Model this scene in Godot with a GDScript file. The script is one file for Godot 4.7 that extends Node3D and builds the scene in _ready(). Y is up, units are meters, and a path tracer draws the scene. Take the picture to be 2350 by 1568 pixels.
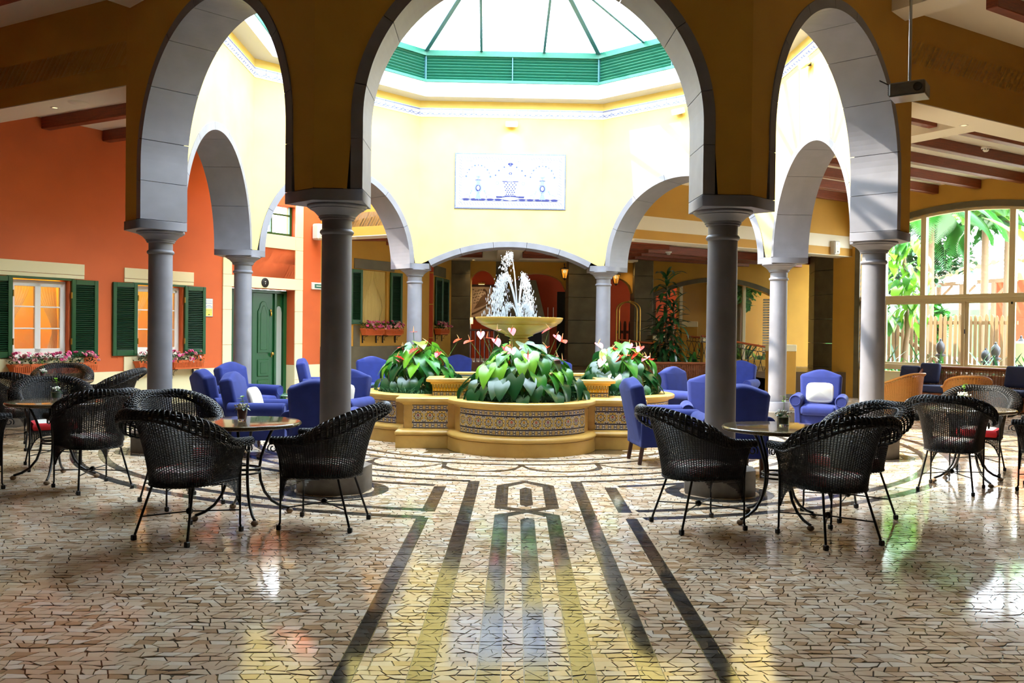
extends Node3D
# An octagonal fountain court: arcaded rotunda under a glass roof, wicker cafe seating, planted tile fountain.

const AI := 4.40        # inner face of the rotunda wall (distance from the centre)
const AO := 4.97        # outer face
const HI := 2.78        # underside of the imposts
const HB := 2.895       # top of the impost band
const T8 := 0.41421356  # tan(22.5 deg)
const EYE := Vector3(-0.40439426, 1.5857875, 13.36187878)
const ROT := Vector3(-0.01264049, -0.02624055, 0.01201667)
const FPX := 2045.33
var rng := RandomNumberGenerator.new()
var M := {}
var used := {}
var eye_inv: Transform3D

# ---------------------------------------------------------------- mesh builder
class B:
	var v := PackedVector3Array()
	var n := PackedVector3Array()
	var uv := PackedVector2Array()
	var c := PackedColorArray()
	var ix := PackedInt32Array()
	var col := Color(1, 1, 1)
	var xf := Transform3D()
	func vert(p: Vector3, nn: Vector3, t := Vector2()) -> int:
		v.append(xf * p)
		n.append((xf.basis * nn).normalized())
		uv.append(t)
		c.append(col)
		return v.size() - 1
	func face(i: int, j: int, k: int) -> void:
		var g = (v[j] - v[i]).cross(v[k] - v[i])
		if g.dot(n[i] + n[j] + n[k]) > 0.0:
			ix.append_array(PackedInt32Array([i, k, j]))
		else:
			ix.append_array(PackedInt32Array([i, j, k]))
	func tri(a: Vector3, b: Vector3, d: Vector3, hint := Vector3()) -> void:
		var g = (b - a).cross(d - a).normalized()
		if hint != Vector3() and g.dot(hint) < 0.0:
			g = -g
		face(vert(a, g), vert(b, g), vert(d, g))
	func quad(a: Vector3, b: Vector3, d: Vector3, e: Vector3, hint := Vector3(), u0 := Vector2(0, 1), u1 := Vector2(1, 0)) -> void:
		var g = (d - a).cross(e - b).normalized()
		if hint != Vector3() and g.dot(hint) < 0.0:
			g = -g
		var i = vert(a, g, Vector2(u0.x, u0.y))
		var j = vert(b, g, Vector2(u1.x, u0.y))
		var k = vert(d, g, Vector2(u1.x, u1.y))
		var l = vert(e, g, Vector2(u0.x, u1.y))
		face(i, j, k)
		face(i, k, l)
	func box(p: Vector3, s: Vector3, bev := 0.0, bs := Basis()) -> void:
		var old = xf
		xf = xf * Transform3D(bs, p)
		var h = s * 0.5
		var b: float = min(bev, min(h.x, min(h.y, h.z)) * 0.9)
		for ax in 3:
			for sg in [-1.0, 1.0]:
				var a1 = (ax + 1) % 3
				var a2 = (ax + 2) % 3
				var q = []
				for w in [[-1, -1], [1, -1], [1, 1], [-1, 1]]:
					var pt = Vector3()
					pt[ax] = sg * h[ax]
					pt[a1] = w[0] * (h[a1] - b)
					pt[a2] = w[1] * (h[a2] - b)
					q.append(pt)
				var nn = Vector3()
				nn[ax] = sg
				quad(q[0], q[1], q[2], q[3], nn)
		if b > 0.0:
			for ax in 3:
				var a1 = (ax + 1) % 3
				var a2 = (ax + 2) % 3
				for w in [[-1, -1], [1, -1], [1, 1], [-1, 1]]:
					var q = []
					for e in [[-1, 0], [1, 0], [1, 1], [-1, 1]]:
						var pt = Vector3()
						pt[ax] = e[0] * (h[ax] - b)
						pt[a1] = w[0] * (h[a1] - (b if e[1] == 1 else 0.0))
						pt[a2] = w[1] * (h[a2] - (0.0 if e[1] == 1 else b))
						q.append(pt)
					var nn = Vector3()
					nn[a1] = w[0]
					nn[a2] = w[1]
					quad(q[0], q[1], q[2], q[3], nn)
			for sx in [-1, 1]:
				for sy in [-1, 1]:
					for sz in [-1, 1]:
						tri(Vector3(sx * h.x, sy * (h.y - b), sz * (h.z - b)), Vector3(sx * (h.x - b), sy * h.y, sz * (h.z - b)), Vector3(sx * (h.x - b), sy * (h.y - b), sz * h.z), Vector3(sx, sy, sz))
		xf = old
	func bar(a: Vector3, b: Vector3, w: float, h: float, bev := 0.0) -> void:
		var d = (b - a).normalized()
		var up = Vector3.UP if abs(d.y) < 0.98 else Vector3.RIGHT
		var x = up.cross(d).normalized()
		box((a + b) * 0.5, Vector3(w, h, a.distance_to(b)), bev, Basis(x, d.cross(x), d))
	# rows of points -> smooth surface
	func grid(rows: Array, cu := false, cv := false, uvs := Vector2(1, 1)) -> void:
		var nr = rows.size()
		var nc: int = rows[0].size()
		var nn = PackedVector3Array()
		nn.resize(nr * nc)
		for r in (nr if cv else nr - 1):
			var r2 = (r + 1) % nr
			for k in (nc if cu else nc - 1):
				var k2 = (k + 1) % nc
				var g: Vector3 = (rows[r2][k2] - rows[r][k]).cross(rows[r2][k] - rows[r][k2])
				nn[r * nc + k] += g
				nn[r * nc + k2] += g
				nn[r2 * nc + k] += g
				nn[r2 * nc + k2] += g
		var base = v.size()
		for r in nr:
			for k in nc:
				var g = nn[r * nc + k]
				vert(rows[r][k], g.normalized() if g.length_squared() > 1e-18 else Vector3.UP, Vector2(float(k) / (nc - 1) * uvs.x, float(r) / (nr - 1) * uvs.y))
		for r in (nr if cv else nr - 1):
			var r2 = (r + 1) % nr
			for k in (nc if cu else nc - 1):
				var k2 = (k + 1) % nc
				face(base + r * nc + k, base + r * nc + k2, base + r2 * nc + k2)
				face(base + r * nc + k, base + r2 * nc + k2, base + r2 * nc + k)
	func tube(path: Array, rad, sides := 8, caps := true) -> void:
		var m = path.size()
		var rows = []
		var x = Vector3()
		for i in m:
			var d: Vector3 = (path[min(i + 1, m - 1)] - path[max(i - 1, 0)]).normalized()
			if x == Vector3():
				x = d.cross(Vector3.UP if abs(d.y) < 0.9 else Vector3.RIGHT).normalized()
			x = (x - d * x.dot(d)).normalized()
			var y = d.cross(x)
			var r: float = rad[i] if rad is Array else rad
			var row = []
			for k in sides:
				var a = TAU * k / sides
				row.append(path[i] + (x * cos(a) + y * sin(a)) * r)
			rows.append(row)
		grid(rows, true)
		if caps:
			for e in [0, m - 1]:
				var d: Vector3 = (path[1] - path[0]) * -1.0 if e == 0 else path[m - 1] - path[m - 2]
				var i0 = vert(path[e], d.normalized())
				var ring = []
				for k in sides:
					ring.append(vert(rows[e][k], d.normalized()))
				for k in sides:
					face(i0, ring[k], ring[(k + 1) % sides])
	# profile of Vector2(radius, height), creased where it turns sharply
	func lathe(pr: Array, seg := 32, p := Vector3(), a0 := 0.0, a1 := TAU, squash := 1.0) -> void:
		var full = absf(a1 - a0) > TAU - 1e-4
		var m = pr.size()
		var nr = []
		for i in m - 1:
			var d: Vector2 = pr[i + 1] - pr[i]
			nr.append(Vector2(d.y, -d.x).normalized())
		for i in m - 1:
			var na: Vector2 = nr[i]
			var nb: Vector2 = nr[i]
			if i > 0 and nr[i - 1].dot(nr[i]) > 0.6:
				na = (nr[i - 1] + nr[i]).normalized()
			if i < m - 2 and nr[i + 1].dot(nr[i]) > 0.6:
				nb = (nr[i + 1] + nr[i]).normalized()
			var prev = []
			for k in seg + 1:
				var a = a0 + (a1 - a0) * k / seg
				var rd = Vector3(sin(a), 0, cos(a) * squash)
				var cur = [vert(p + rd * pr[i].x + Vector3.UP * pr[i].y, rd * na.x + Vector3.UP * na.y, Vector2(float(k) / seg, float(i) / (m - 1))), vert(p + rd * pr[i + 1].x + Vector3.UP * pr[i + 1].y, rd * nb.x + Vector3.UP * nb.y, Vector2(float(k) / seg, float(i + 1) / (m - 1)))]
				if k > 0:
					face(prev[0], cur[0], cur[1])
					face(prev[0], cur[1], prev[1])
				prev = cur
		if not full:
			return
	# polygon in x-y pushed along z from z0 to z1 (rounded rim if r > 0)
	func prism(o: PackedVector2Array, z0: float, z1: float, r := 0.0, dome := 0.0, steps := 3) -> void:
		var m = o.size()
		if Geometry2D.is_polygon_clockwise(o):
			o = o.duplicate()
			o.reverse()
		var nrm = []
		for i in m:
			var d: Vector2 = (o[(i + 1) % m] - o[i]).normalized() + (o[i] - o[(i - 1 + m) % m]).normalized()
			d = d.normalized()
			nrm.append(Vector2(d.y, -d.x))
		if r <= 0.0:
			for i in m:
				var a = o[i]
				var b = o[(i + 1) % m]
				var d = b - a
				quad(Vector3(a.x, a.y, z0), Vector3(b.x, b.y, z0), Vector3(b.x, b.y, z1), Vector3(a.x, a.y, z1), Vector3(d.y, -d.x, 0))
			cap(o, z0, Vector3(0, 0, -1))
			cap(o, z1, Vector3(0, 0, 1))
			return
		var rows = []
		for s in [0, 1]:
			for j in steps + 1:
				var a = PI * 0.5 * (float(steps - j) / steps if s == 0 else float(j) / steps)
				var row = []
				for i in m:
					var q: Vector2 = o[i] - nrm[i] * r * (1.0 - cos(a))
					row.append(Vector3(q.x, q.y, z0 + r - r * sin(a) if s == 0 else z1 - r + r * sin(a)))
				rows.append(row)
		grid(rows, true)
		for s in [0, 1]:
			var ring: Array = rows[0] if s == 0 else rows[rows.size() - 1]
			if dome == 0.0:
				var q = PackedVector2Array()
				for pt in ring:
					q.append(Vector2(pt.x, pt.y))
				cap(q, ring[0].z, Vector3(0, 0, -1 if s == 0 else 1))
			else:
				var ce = Vector3()
				for pt in ring:
					ce += pt / ring.size()
				var rs = []
				for j in 6:
					var f = 1.0 - j / 5.0
					var row = []
					for pt in ring:
						var qq: Vector3 = ce.lerp(pt, f)
						qq.z += (1.0 - f * f) * dome * (-1 if s == 0 else 1)
						row.append(qq)
					rs.append(row)
				grid(rs, true)
	func cap(o: PackedVector2Array, z: float, nn: Vector3) -> void:
		var t = Geometry2D.triangulate_polygon(o)
		var base = v.size()
		for q in o:
			vert(Vector3(q.x, q.y, z), nn, q)
		for i in range(0, t.size(), 3):
			face(base + t[i], base + t[i + 1], base + t[i + 2])
	func ball(p: Vector3, r: Vector3, su := 12, sv := 8) -> void:
		var base = v.size()
		for j in sv + 1:
			var b = PI * j / sv - PI * 0.5
			for k in su + 1:
				var a = TAU * k / su
				var d = Vector3(cos(b) * cos(a), sin(b), cos(b) * sin(a))
				vert(p + d * r, d / r, Vector2(float(k) / su, float(j) / sv))
		for j in sv:
			for k in su:
				var i = base + j * (su + 1) + k
				if j > 0:
					face(i, i + 1, i + su + 2)
				if j < sv - 1 or true:
					face(i, i + su + 2, i + su + 1)
	func done(colors := false) -> ArrayMesh:
		var m = ArrayMesh.new()
		var a = []
		a.resize(Mesh.ARRAY_MAX)
		a[Mesh.ARRAY_VERTEX] = v
		a[Mesh.ARRAY_NORMAL] = n
		a[Mesh.ARRAY_TEX_UV] = uv
		if colors:
			a[Mesh.ARRAY_COLOR] = c
		a[Mesh.ARRAY_INDEX] = ix
		m.add_surface_from_arrays(Mesh.PRIMITIVE_TRIANGLES, a)
		return m

# ---------------------------------------------------------------- nodes
func numbered(called: String) -> String:
	used[called] = used.get(called, -1) + 1
	return called if used[called] == 0 else "%s_%03d" % [called, used[called]]

func thing(called: String, label: String, cat: String, at := Vector3(), turn := 0.0, group := "") -> Node3D:
	var o = Node3D.new()
	o.name = numbered(called)
	add_child(o)
	o.position = at
	o.rotation.y = turn
	meta(o, label, cat, group)
	return o

func meta(o: Node3D, label: String, cat: String, group := "") -> void:
	if label:
		var ws = label.replace(",", "").split(" ")
		if ws.size() > 16:      # keep within sixteen words, not ending on a joining word
			ws = ws.slice(0, 16)
			while ws[ws.size() - 1] in ["the", "a", "of", "its", "in", "with", "by", "and", "to", "on", "at", "left", "right", "before", "under", "behind", "between", "seen"]:
				ws.remove_at(ws.size() - 1)
			label = " ".join(ws)
		o.set_meta("label", label)
	if cat:
		o.set_meta("category", cat)
	if group:
		o.set_meta("group", group)

func struct_node(called: String, xf := Transform3D()) -> Node3D:
	var o = Node3D.new()
	o.name = numbered(called)
	add_child(o)
	o.transform = xf
	o.set_meta("kind", "structure")
	return o

func part(called: String, b, mat: Material, parent: Node3D, colors := false) -> MeshInstance3D:
	var o = MeshInstance3D.new()
	o.name = called
	o.mesh = b.done(colors) if b is B else b
	o.material_override = mat
	parent.add_child(o, true)
	return o

func solo(called: String, b, mat: Material, label: String, cat: String, at := Vector3(), turn := 0.0, group := "", colors := false) -> MeshInstance3D:
	var o = MeshInstance3D.new()
	o.name = numbered(called)
	o.mesh = b.done(colors) if b is B else b
	o.material_override = mat
	add_child(o)
	o.position = at
	o.rotation.y = turn
	meta(o, label, cat, group)
	return o

func again(src: Node3D, at: Vector3, turn: float, label: String, group := "") -> Node3D:
	var o: Node3D = src.duplicate()
	var base: String = src.get_meta("base_name")
	o.name = numbered(base)
	add_child(o)
	o.position = at
	o.rotation.y = turn
	meta(o, label, src.get_meta("category"), group)
	return o

func frame(ox: float, oz: float, dx: float, dz: float) -> Transform3D:
	var d = Vector3(dx, 0, dz).normalized()
	return Transform3D(Basis(d, Vector3.UP, d.cross(Vector3.UP)), Vector3(ox, 0, oz))

func pixel(p: Vector3) -> Vector3:
	var q = eye_inv * p
	if q.z > -0.05:
		return Vector3(-9999, -9999, -1)
	return Vector3(1175.0 + FPX * q.x / -q.z, 784.0 - FPX * q.y / -q.z, -q.z)

func oct_dir(k: int) -> Transform3D:      # local x along the side, z outwards
	var a = k * PI / 4.0
	var nz = Vector3(sin(a), 0, cos(a))
	return Transform3D(Basis(Vector3(cos(a), 0, -sin(a)), Vector3.UP, nz), Vector3())

func rnd(a: float, b: float) -> float:
	return rng.randf_range(a, b)

# ---------------------------------------------------------------- materials
func srgb(r: int, g: int, b: int) -> Color:
	return Color(r / 255.0, g / 255.0, b / 255.0)

func mat(called: String, c: Color, rough := 0.6, metal := 0.0) -> StandardMaterial3D:
	var m = StandardMaterial3D.new()
	m.resource_name = called
	m.albedo_color = c
	m.roughness = rough
	m.metallic = metal
	M[called] = m
	return m

func noise_tex(sz: int, freq: float, c0: Color, c1: Color, oct := 4, typ := FastNoiseLite.TYPE_SIMPLEX_SMOOTH, sd := 1) -> NoiseTexture2D:
	var f = FastNoiseLite.new()
	f.noise_type = typ
	f.frequency = freq
	f.fractal_octaves = oct
	f.seed = sd
	var t = NoiseTexture2D.new()
	t.width = sz
	t.height = sz
	t.seamless = true
	t.noise = f
	var g = Gradient.new()
	g.set_color(0, c0)
	g.set_color(1, c1)
	t.color_ramp = g
	return t

func triplanar(m: StandardMaterial3D, t: Texture2D, sc: Vector3, world := true) -> void:
	m.albedo_texture = t
	m.uv1_triplanar = true
	m.uv1_world_triplanar = world
	m.uv1_scale = sc

func make_materials() -> void:
	mat("ochre", srgb(196, 146, 50), 0.75)
	triplanar(M.ochre, noise_tex(256, 0.01, Color(0.93, 0.92, 0.9), Color(1, 1, 1)), Vector3.ONE * 0.4)
	mat("rotunda_yellow", srgb(238, 210, 118), 0.75)
	triplanar(M.rotunda_yellow, M.ochre.albedo_texture, Vector3.ONE * 0.4)
	mat("orange", srgb(206, 98, 46), 0.75)
	triplanar(M.orange, M.ochre.albedo_texture, Vector3.ONE * 0.4)
	mat("cream", srgb(238, 226, 178), 0.7)
	mat("white", srgb(242, 238, 226), 0.7)
	mat("ceiling", srgb(244, 236, 214), 0.8)
	mat("grey", srgb(128, 127, 134), 0.5)
	triplanar(M.grey, noise_tex(256, 0.012, Color(0.9, 0.9, 0.9), Color(1, 1, 1), 5), Vector3.ONE * 0.8)
	mat("joint", srgb(40, 38, 38), 0.9)
	mat("plinth", srgb(118, 112, 104), 0.35)
	triplanar(M.plinth, noise_tex(256, 0.02, Color(0.78, 0.77, 0.75), Color(1, 1, 1), 5), Vector3.ONE * 1.5)
	mat("paleband", srgb(214, 214, 220), 0.6)
	mat("olive", srgb(104, 94, 66), 0.5)
	triplanar(M.olive, M.plinth.albedo_texture, Vector3.ONE * 0.5)
	mat("louvre", srgb(28, 104, 82), 0.4)
	mat("rib", srgb(58, 104, 112), 0.35, 0.2)
	mat("green", srgb(16, 72, 34), 0.35)
	mat("slat", srgb(12, 50, 26), 0.4)
	mat("beam", srgb(140, 62, 28), 0.5)
	triplanar(M.beam, noise_tex(256, 0.02, Color(0.7, 0.66, 0.6), Color(1, 1, 1), 3), Vector3(0.5, 6, 6), false)
	mat("darkwood", srgb(58, 26, 14), 0.35)
	mat("railwood", srgb(150, 70, 28), 0.35)
	mat("iron", srgb(20, 19, 18), 0.45, 0.3)
	mat("wicker", srgb(13, 12, 12), 0.45)
	mat("rattan", srgb(214, 146, 66), 0.5)
	mat("rattan_dark", srgb(130, 66, 26), 0.55)
	mat("velvet", srgb(24, 40, 112), 0.9)
	M.velvet.rim_enabled = true
	M.velvet.rim = 0.55
	M.velvet.rim_tint = 0.6
	triplanar(M.velvet, noise_tex(256, 0.01, Color(0.82, 0.82, 0.86), Color(1, 1, 1), 3), Vector3.ONE * 1.6, false)
	mat("navy", srgb(32, 38, 70), 0.85)
	mat("pillow", srgb(236, 226, 206), 0.9)
	mat("cushion", Color(1, 1, 1), 0.85)
	M.cushion.vertex_color_use_as_albedo = true
	mat("granite", srgb(150, 140, 120), 0.08)
	triplanar(M.granite, noise_tex(256, 0.16, Color(0.35, 0.3, 0.24), Color(1, 0.97, 0.9), 3, FastNoiseLite.TYPE_CELLULAR), Vector3.ONE * 3.0, false)
	mat("fountain", srgb(224, 184, 98), 0.35)
	triplanar(M.fountain, noise_tex(256, 0.012, Color(0.84, 0.8, 0.74), Color(1, 1, 1), 5), Vector3.ONE * 0.7)
	mat("bowl", srgb(226, 192, 104), 0.2)
	triplanar(M.bowl, M.fountain.albedo_texture, Vector3.ONE * 0.7)
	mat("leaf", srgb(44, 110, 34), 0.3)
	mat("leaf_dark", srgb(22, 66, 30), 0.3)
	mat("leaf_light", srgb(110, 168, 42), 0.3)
	for k in ["leaf", "leaf_dark", "leaf_light"]:
		M[k].backlight_enabled = true
		M[k].backlight = M[k].albedo_color * 0.7
		M[k].cull_mode = BaseMaterial3D.CULL_DISABLED
	mat("grass", srgb(34, 84, 26), 0.5)
	mat("stem", srgb(86, 124, 46), 0.5)
	mat("spathe", srgb(226, 32, 22), 0.25)
	mat("spathe_pink", srgb(226, 116, 126), 0.3)
	for k in ["spathe", "spathe_pink"]:
		M[k].backlight_enabled = true
		M[k].backlight = M[k].albedo_color * 0.6
	mat("spadix", srgb(238, 214, 150), 0.5)
	mat("pink", srgb(222, 84, 140), 0.6)
	mat("pale_pink", srgb(238, 170, 176), 0.6)
	mat("terracotta", srgb(204, 98, 44), 0.75)
	mat("soil", srgb(40, 30, 20), 0.95)
	mat("brass", srgb(190, 150, 70), 0.3, 0.9)
	mat("chrome", srgb(190, 190, 190), 0.2, 1.0)
	mat("plastic", srgb(226, 224, 216), 0.5)
	mat("dark", srgb(14, 13, 13), 0.6)
	mat("burgundy", srgb(120, 12, 50), 0.3)
	mat("blossom", srgb(244, 244, 230), 0.6)
	mat("alu", srgb(226, 210, 166), 0.45)
	mat("curtain", srgb(240, 226, 170), 0.9)
	M.curtain.backlight_enabled = true
	M.curtain.backlight = Color(0.9, 0.82, 0.5)
	mat("drape", srgb(226, 204, 130), 0.9)
	mat("skin_wall", srgb(240, 206, 110), 0.8)
	mat("glass", Color(0.9, 0.95, 0.95, 0.06), 0.02)
	M.glass.transparency = BaseMaterial3D.TRANSPARENCY_ALPHA
	mat("frosted", srgb(150, 160, 150), 0.35)
	mat("crystal", Color(0.95, 0.97, 0.97, 0.05), 0.03)
	M.crystal.refraction_enabled = true
	M.crystal.refraction_scale = 0.05
	mat("tabglass", Color(0.5, 0.75, 0.65, 0.25), 0.03)
	M.tabglass.transparency = BaseMaterial3D.TRANSPARENCY_ALPHA
	mat("water", Color(0.9, 0.95, 0.98, 0.05), 0.03)
	M.water.refraction_enabled = true
	M.water.refraction_scale = 0.033
	mat("spray", srgb(250, 252, 255), 0.3)
	M.spray.backlight_enabled = true
	M.spray.backlight = Color(0.9, 0.92, 0.95)
	mat("pool", srgb(70, 92, 84), 0.05)
	mat("stone", Color(1, 1, 1), 0.09)
	M.stone.vertex_color_use_as_albedo = true
	mat("mortar", srgb(84, 68, 48), 0.16)
	mat("step", srgb(96, 78, 56), 0.3)
	mat("glow", srgb(255, 240, 200), 0.5)
	M.glow.emission_enabled = true
	M.glow.emission = srgb(255, 226, 160)
	M.glow.emission_energy_multiplier = 4.0
	mat("amber", Color(0.95, 0.75, 0.3, 0.5), 0.2)
	M.amber.transparency = BaseMaterial3D.TRANSPARENCY_ALPHA
	mat("redwall", srgb(170, 62, 26), 0.8)
	mat("bark", srgb(120, 98, 74), 0.9)
	mat("fencewood", srgb(128, 98, 66), 0.85)
	mat("soilgreen", srgb(120, 116, 84), 0.95)
	mat("paving", srgb(214, 206, 190), 0.85)
	mat("rooftile", srgb(206, 150, 110), 0.85)
	mat("pinkwall", srgb(226, 176, 178), 0.9)
	mat("yellowwall", srgb(240, 210, 130), 0.9)
	mat("chess", srgb(34, 36, 40), 0.4)
	mat("chess_white", srgb(235, 235, 230), 0.6)

func _ready() -> void:
	rng.seed = 7
	# camera
	var cam = Camera3D.new()
	cam.name = "camera"
	add_child(cam)
	cam.position = EYE
	cam.rotation = ROT
	cam.fov = rad_to_deg(2.0 * atan(784.0 / FPX))
	cam.near = 0.05
	cam.far = 200.0
	cam.current = true
	eye_inv = cam.transform.affine_inverse()
	# sky, exposure
	var we = WorldEnvironment.new()
	we.name = "environment"
	var e = Environment.new()
	var sm = ProceduralSkyMaterial.new()
	sm.sky_top_color = Color(0.86, 0.93, 1.0)
	sm.sky_horizon_color = Color(1.0, 1.0, 1.0)
	sm.ground_bottom_color = Color(0.5, 0.48, 0.42)
	sm.ground_horizon_color = Color(0.8, 0.8, 0.76)
	sm.sky_energy_multiplier = 5.5
	sm.ground_energy_multiplier = 2.0
	sm.sun_angle_max = 20.0
	var sky = Sky.new()
	sky.sky_material = sm
	e.background_mode = Environment.BG_SKY
	e.sky = sky
	e.tonemap_mode = Environment.TONE_MAPPER_LINEAR
	e.tonemap_exposure = 0.42
	e.sdfgi_enabled = true
	e.ssao_enabled = true
	e.ssil_enabled = true
	we.environment = e
	add_child(we)
	# sun, high over the left of the court
	var sun = DirectionalLight3D.new()
	sun.name = "sun"
	sun.light_color = Color(1.0, 0.96, 0.88)
	sun.light_energy = 13.0
	sun.light_angular_distance = 0.6
	sun.shadow_enabled = true
	add_child(sun)
	var towards = Vector3(-0.642, 0.766, -0.05)
	sun.look_at_from_position(towards * 30.0, Vector3())
	make_materials()
	paint_tiles_once()
	build_rotunda()
	build_floor()
	build_shell()
	build_fountain()
	build_facade()
	build_window_wall()
	build_back()
	build_tables_and_chairs()
	build_armchairs()
	build_rattan()
	build_plants()
	build_garden()
	build_fittings()

# ---------------------------------------------------------------- rotunda
const SIDES := ["front", "front_right", "right", "back_right", "back", "back_left", "left", "front_left"]

func arch_of(k: int) -> Array:        # [centre height, inner radius]
	if k in [0, 1, 7]:
		return [3.55, 1.6]
	if k == 4:
		return [-0.15, 3.39]
	return [2.87, 1.6]

func arch_y(k: int, s: float, add: float) -> float:
	var a = arch_of(k)
	var r: float = a[1] + add
	if absf(s) >= r:
		return HB
	return maxf(HB, a[0] + sqrt(r * r - s * s))

func build_rotunda() -> void:
	# eight columns
	var names = ["front right column, in front of the clipped armchairs", ""]
	var clabel = ["nearest grey column on the right, behind the round table with the green vase", "grey column beside the wicker chairs at far right, sunlit down its left side", "pale sunlit grey column standing by the blue armchair with the white pillow", "slim grey column behind the right anthurium clump, at the right end of the low arch", "slim grey column by the curtained window, at the left end of the low arch", "blue-grey column in front of the green door", "grey column standing before the second shuttered window of the orange wall", "nearest grey column on the left, behind the table with the burgundy vase"]
	for k in 8:
		var a = PI / 8.0 + k * PI / 4.0
		var p = Vector3(sin(a), 0, cos(a)) * 4.9651
		var col = thing("column", clabel[k], "column", p, 0.0, "")
		var b = B.new()
		var oct = PackedVector2Array()
		var tw: float = a + (0.2 if k in [0, 7] else 0.0)
		for j in 8:
			var t = tw + PI / 8.0 + j * PI / 4.0
			oct.append(Vector2(sin(t), cos(t)) * 0.365)
		b.xf = Transform3D(Basis(Vector3.RIGHT, -PI / 2), Vector3())
		for i in 8:
			oct[i].y = -oct[i].y
		b.prism(oct, 0.0, 0.25, 0.006)
		part("plinth", b, M.plinth, col)
		b = B.new()
		b.lathe([Vector2(0.0, 0.25), Vector2(0.21, 0.25), Vector2(0.21, 0.40), Vector2(0.204, 0.41), Vector2(0.15, 0.413), Vector2(0.148, 0.42)], 40)
		part("base_drum", b, M.grey, col)
		b = B.new()
		b.lathe([Vector2(0.15, 0.41), Vector2(0.149, 1.2), Vector2(0.144, 2.66)], 48)
		part("shaft", b, M.grey, col)
		b = B.new()
		b.lathe([Vector2(0.144, 2.492), Vector2(0.152, 2.496), Vector2(0.162, 2.508), Vector2(0.166, 2.52), Vector2(0.162, 2.532), Vector2(0.152, 2.544), Vector2(0.144, 2.548)], 40)
		part("astragal", b, M.grey, col)
		b = B.new()
		b.lathe([Vector2(0.144, 2.638), Vector2(0.165, 2.64), Vector2(0.168, 2.652), Vector2(0.165, 2.656), Vector2(0.178, 2.66), Vector2(0.178, 2.676), Vector2(0.19, 2.684), Vector2(0.204, 2.70), Vector2(0.224, 2.72), Vector2(0.25, 2.735), Vector2(0.262, 2.74), Vector2(0.262, 2.747), Vector2(0.272, 2.75), Vector2(0.286, 2.758), Vector2(0.29, 2.768), Vector2(0.288, HI), Vector2(0.0, HI)], 48)
		part("capital", b, M.grey, col)
		# impost block between two arches
		var o = PackedVector2Array()
		var f0 = oct_dir(k)
		var f1 = oct_dir((k + 1) % 8)
		var ai = AI - 0.014
		var ao = AO + 0.014
		for q in [f0 * Vector3(1.6, 0, ai), f0 * Vector3(1.6, 0, ao), f0 * Vector3(ao * T8, 0, ao), f1 * Vector3(-1.6, 0, ao), f1 * Vector3(-1.6, 0, ai), f1 * Vector3(-ai * T8, 0, ai)]:
			o.append(Vector2(q.x - p.x, -(q.z - p.z)))
		b = B.new()
		b.xf = Transform3D(Basis(Vector3.RIGHT, -PI / 2), Vector3())
		b.prism(o, HI, HB - 0.006, 0.004)
		part("impost", b, M.grey, col)
	# eight walls with arches
	for k in 8:
		var w = struct_node("wall_" + SIDES[k], oct_dir(k))
		var ac = arch_of(k)
		var cy: float = ac[0]
		var r0: float = ac[1]
		var hi = AI * T8
		var ho = AO * T8
		for fc in [["plaster_inner", AI, hi, 6.12, -1.0], ["plaster_outer", AO, ho, 6.4, 1.0]]:
			var b = B.new()
			var ss = []
			var n = 48
			for i in n + 1:
				ss.append(-1.745 + 3.49 * i / n)
			var pts = [-fc[2]] + ss + [fc[2]]
			for i in pts.size() - 1:
				var s0: float = pts[i]
				var s1: float = pts[i + 1]
				b.quad(Vector3(s0, arch_y(k, s0, 0.113), fc[1]), Vector3(s1, arch_y(k, s1, 0.113), fc[1]), Vector3(s1, fc[3], fc[1]), Vector3(s0, fc[3], fc[1]), Vector3(0, 0, fc[4]))
			part(fc[0], b, M.rotunda_yellow if fc[0] == "plaster_inner" else M.ochre, w)
		var b = B.new()
		var pv = -1.745
		for i in 60:
			var s = -1.745 + 3.49 * (i + 1) / 60.0
			b.quad(Vector3(pv, arch_y(k, pv, 0.108), AI), Vector3(s, arch_y(k, s, 0.108), AI), Vector3(s, arch_y(k, s, 0.108), AO), Vector3(pv, arch_y(k, pv, 0.108), AO), Vector3(0, -1, 0))
			pv = s
		b.quad(Vector3(-hi, 6.12, AI), Vector3(hi, 6.12, AI), Vector3(ho, 6.4, AO), Vector3(-ho, 6.4, AO), Vector3(0, 1, 0))
		part("arch_core", b, M.joint, w)
		# voussoirs
		var blocks = []          # polygons in (s, y)
		if k == 4:
			var am = asin(1.6 / 3.45)
			for i in 5:
				blocks.append([-am + 2 * am * i / 5.0, -am + 2 * am * (i + 1) / 5.0])
		elif k in [0, 1, 7]:
			for i in 8:
				var st = [-84.0, -57.0, -34.0, -11.0, 11.0, 34.0, 57.0, 84.0]
				pass
			var cuts = [-79.0, -56.0, -33.0, -10.0, 10.0, 33.0, 56.0, 79.0]
			for i in 7:
				blocks.append([deg_to_rad(cuts[i]), deg_to_rad(cuts[i + 1])])
		else:
			var cuts = [-90.0, -64.0, -38.0, -12.0, 12.0, 38.0, 64.0, 90.0]
			for i in 7:
				blocks.append([deg_to_rad(cuts[i]), deg_to_rad(cuts[i + 1])])
		var r1: float = r0 + 0.113
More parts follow.
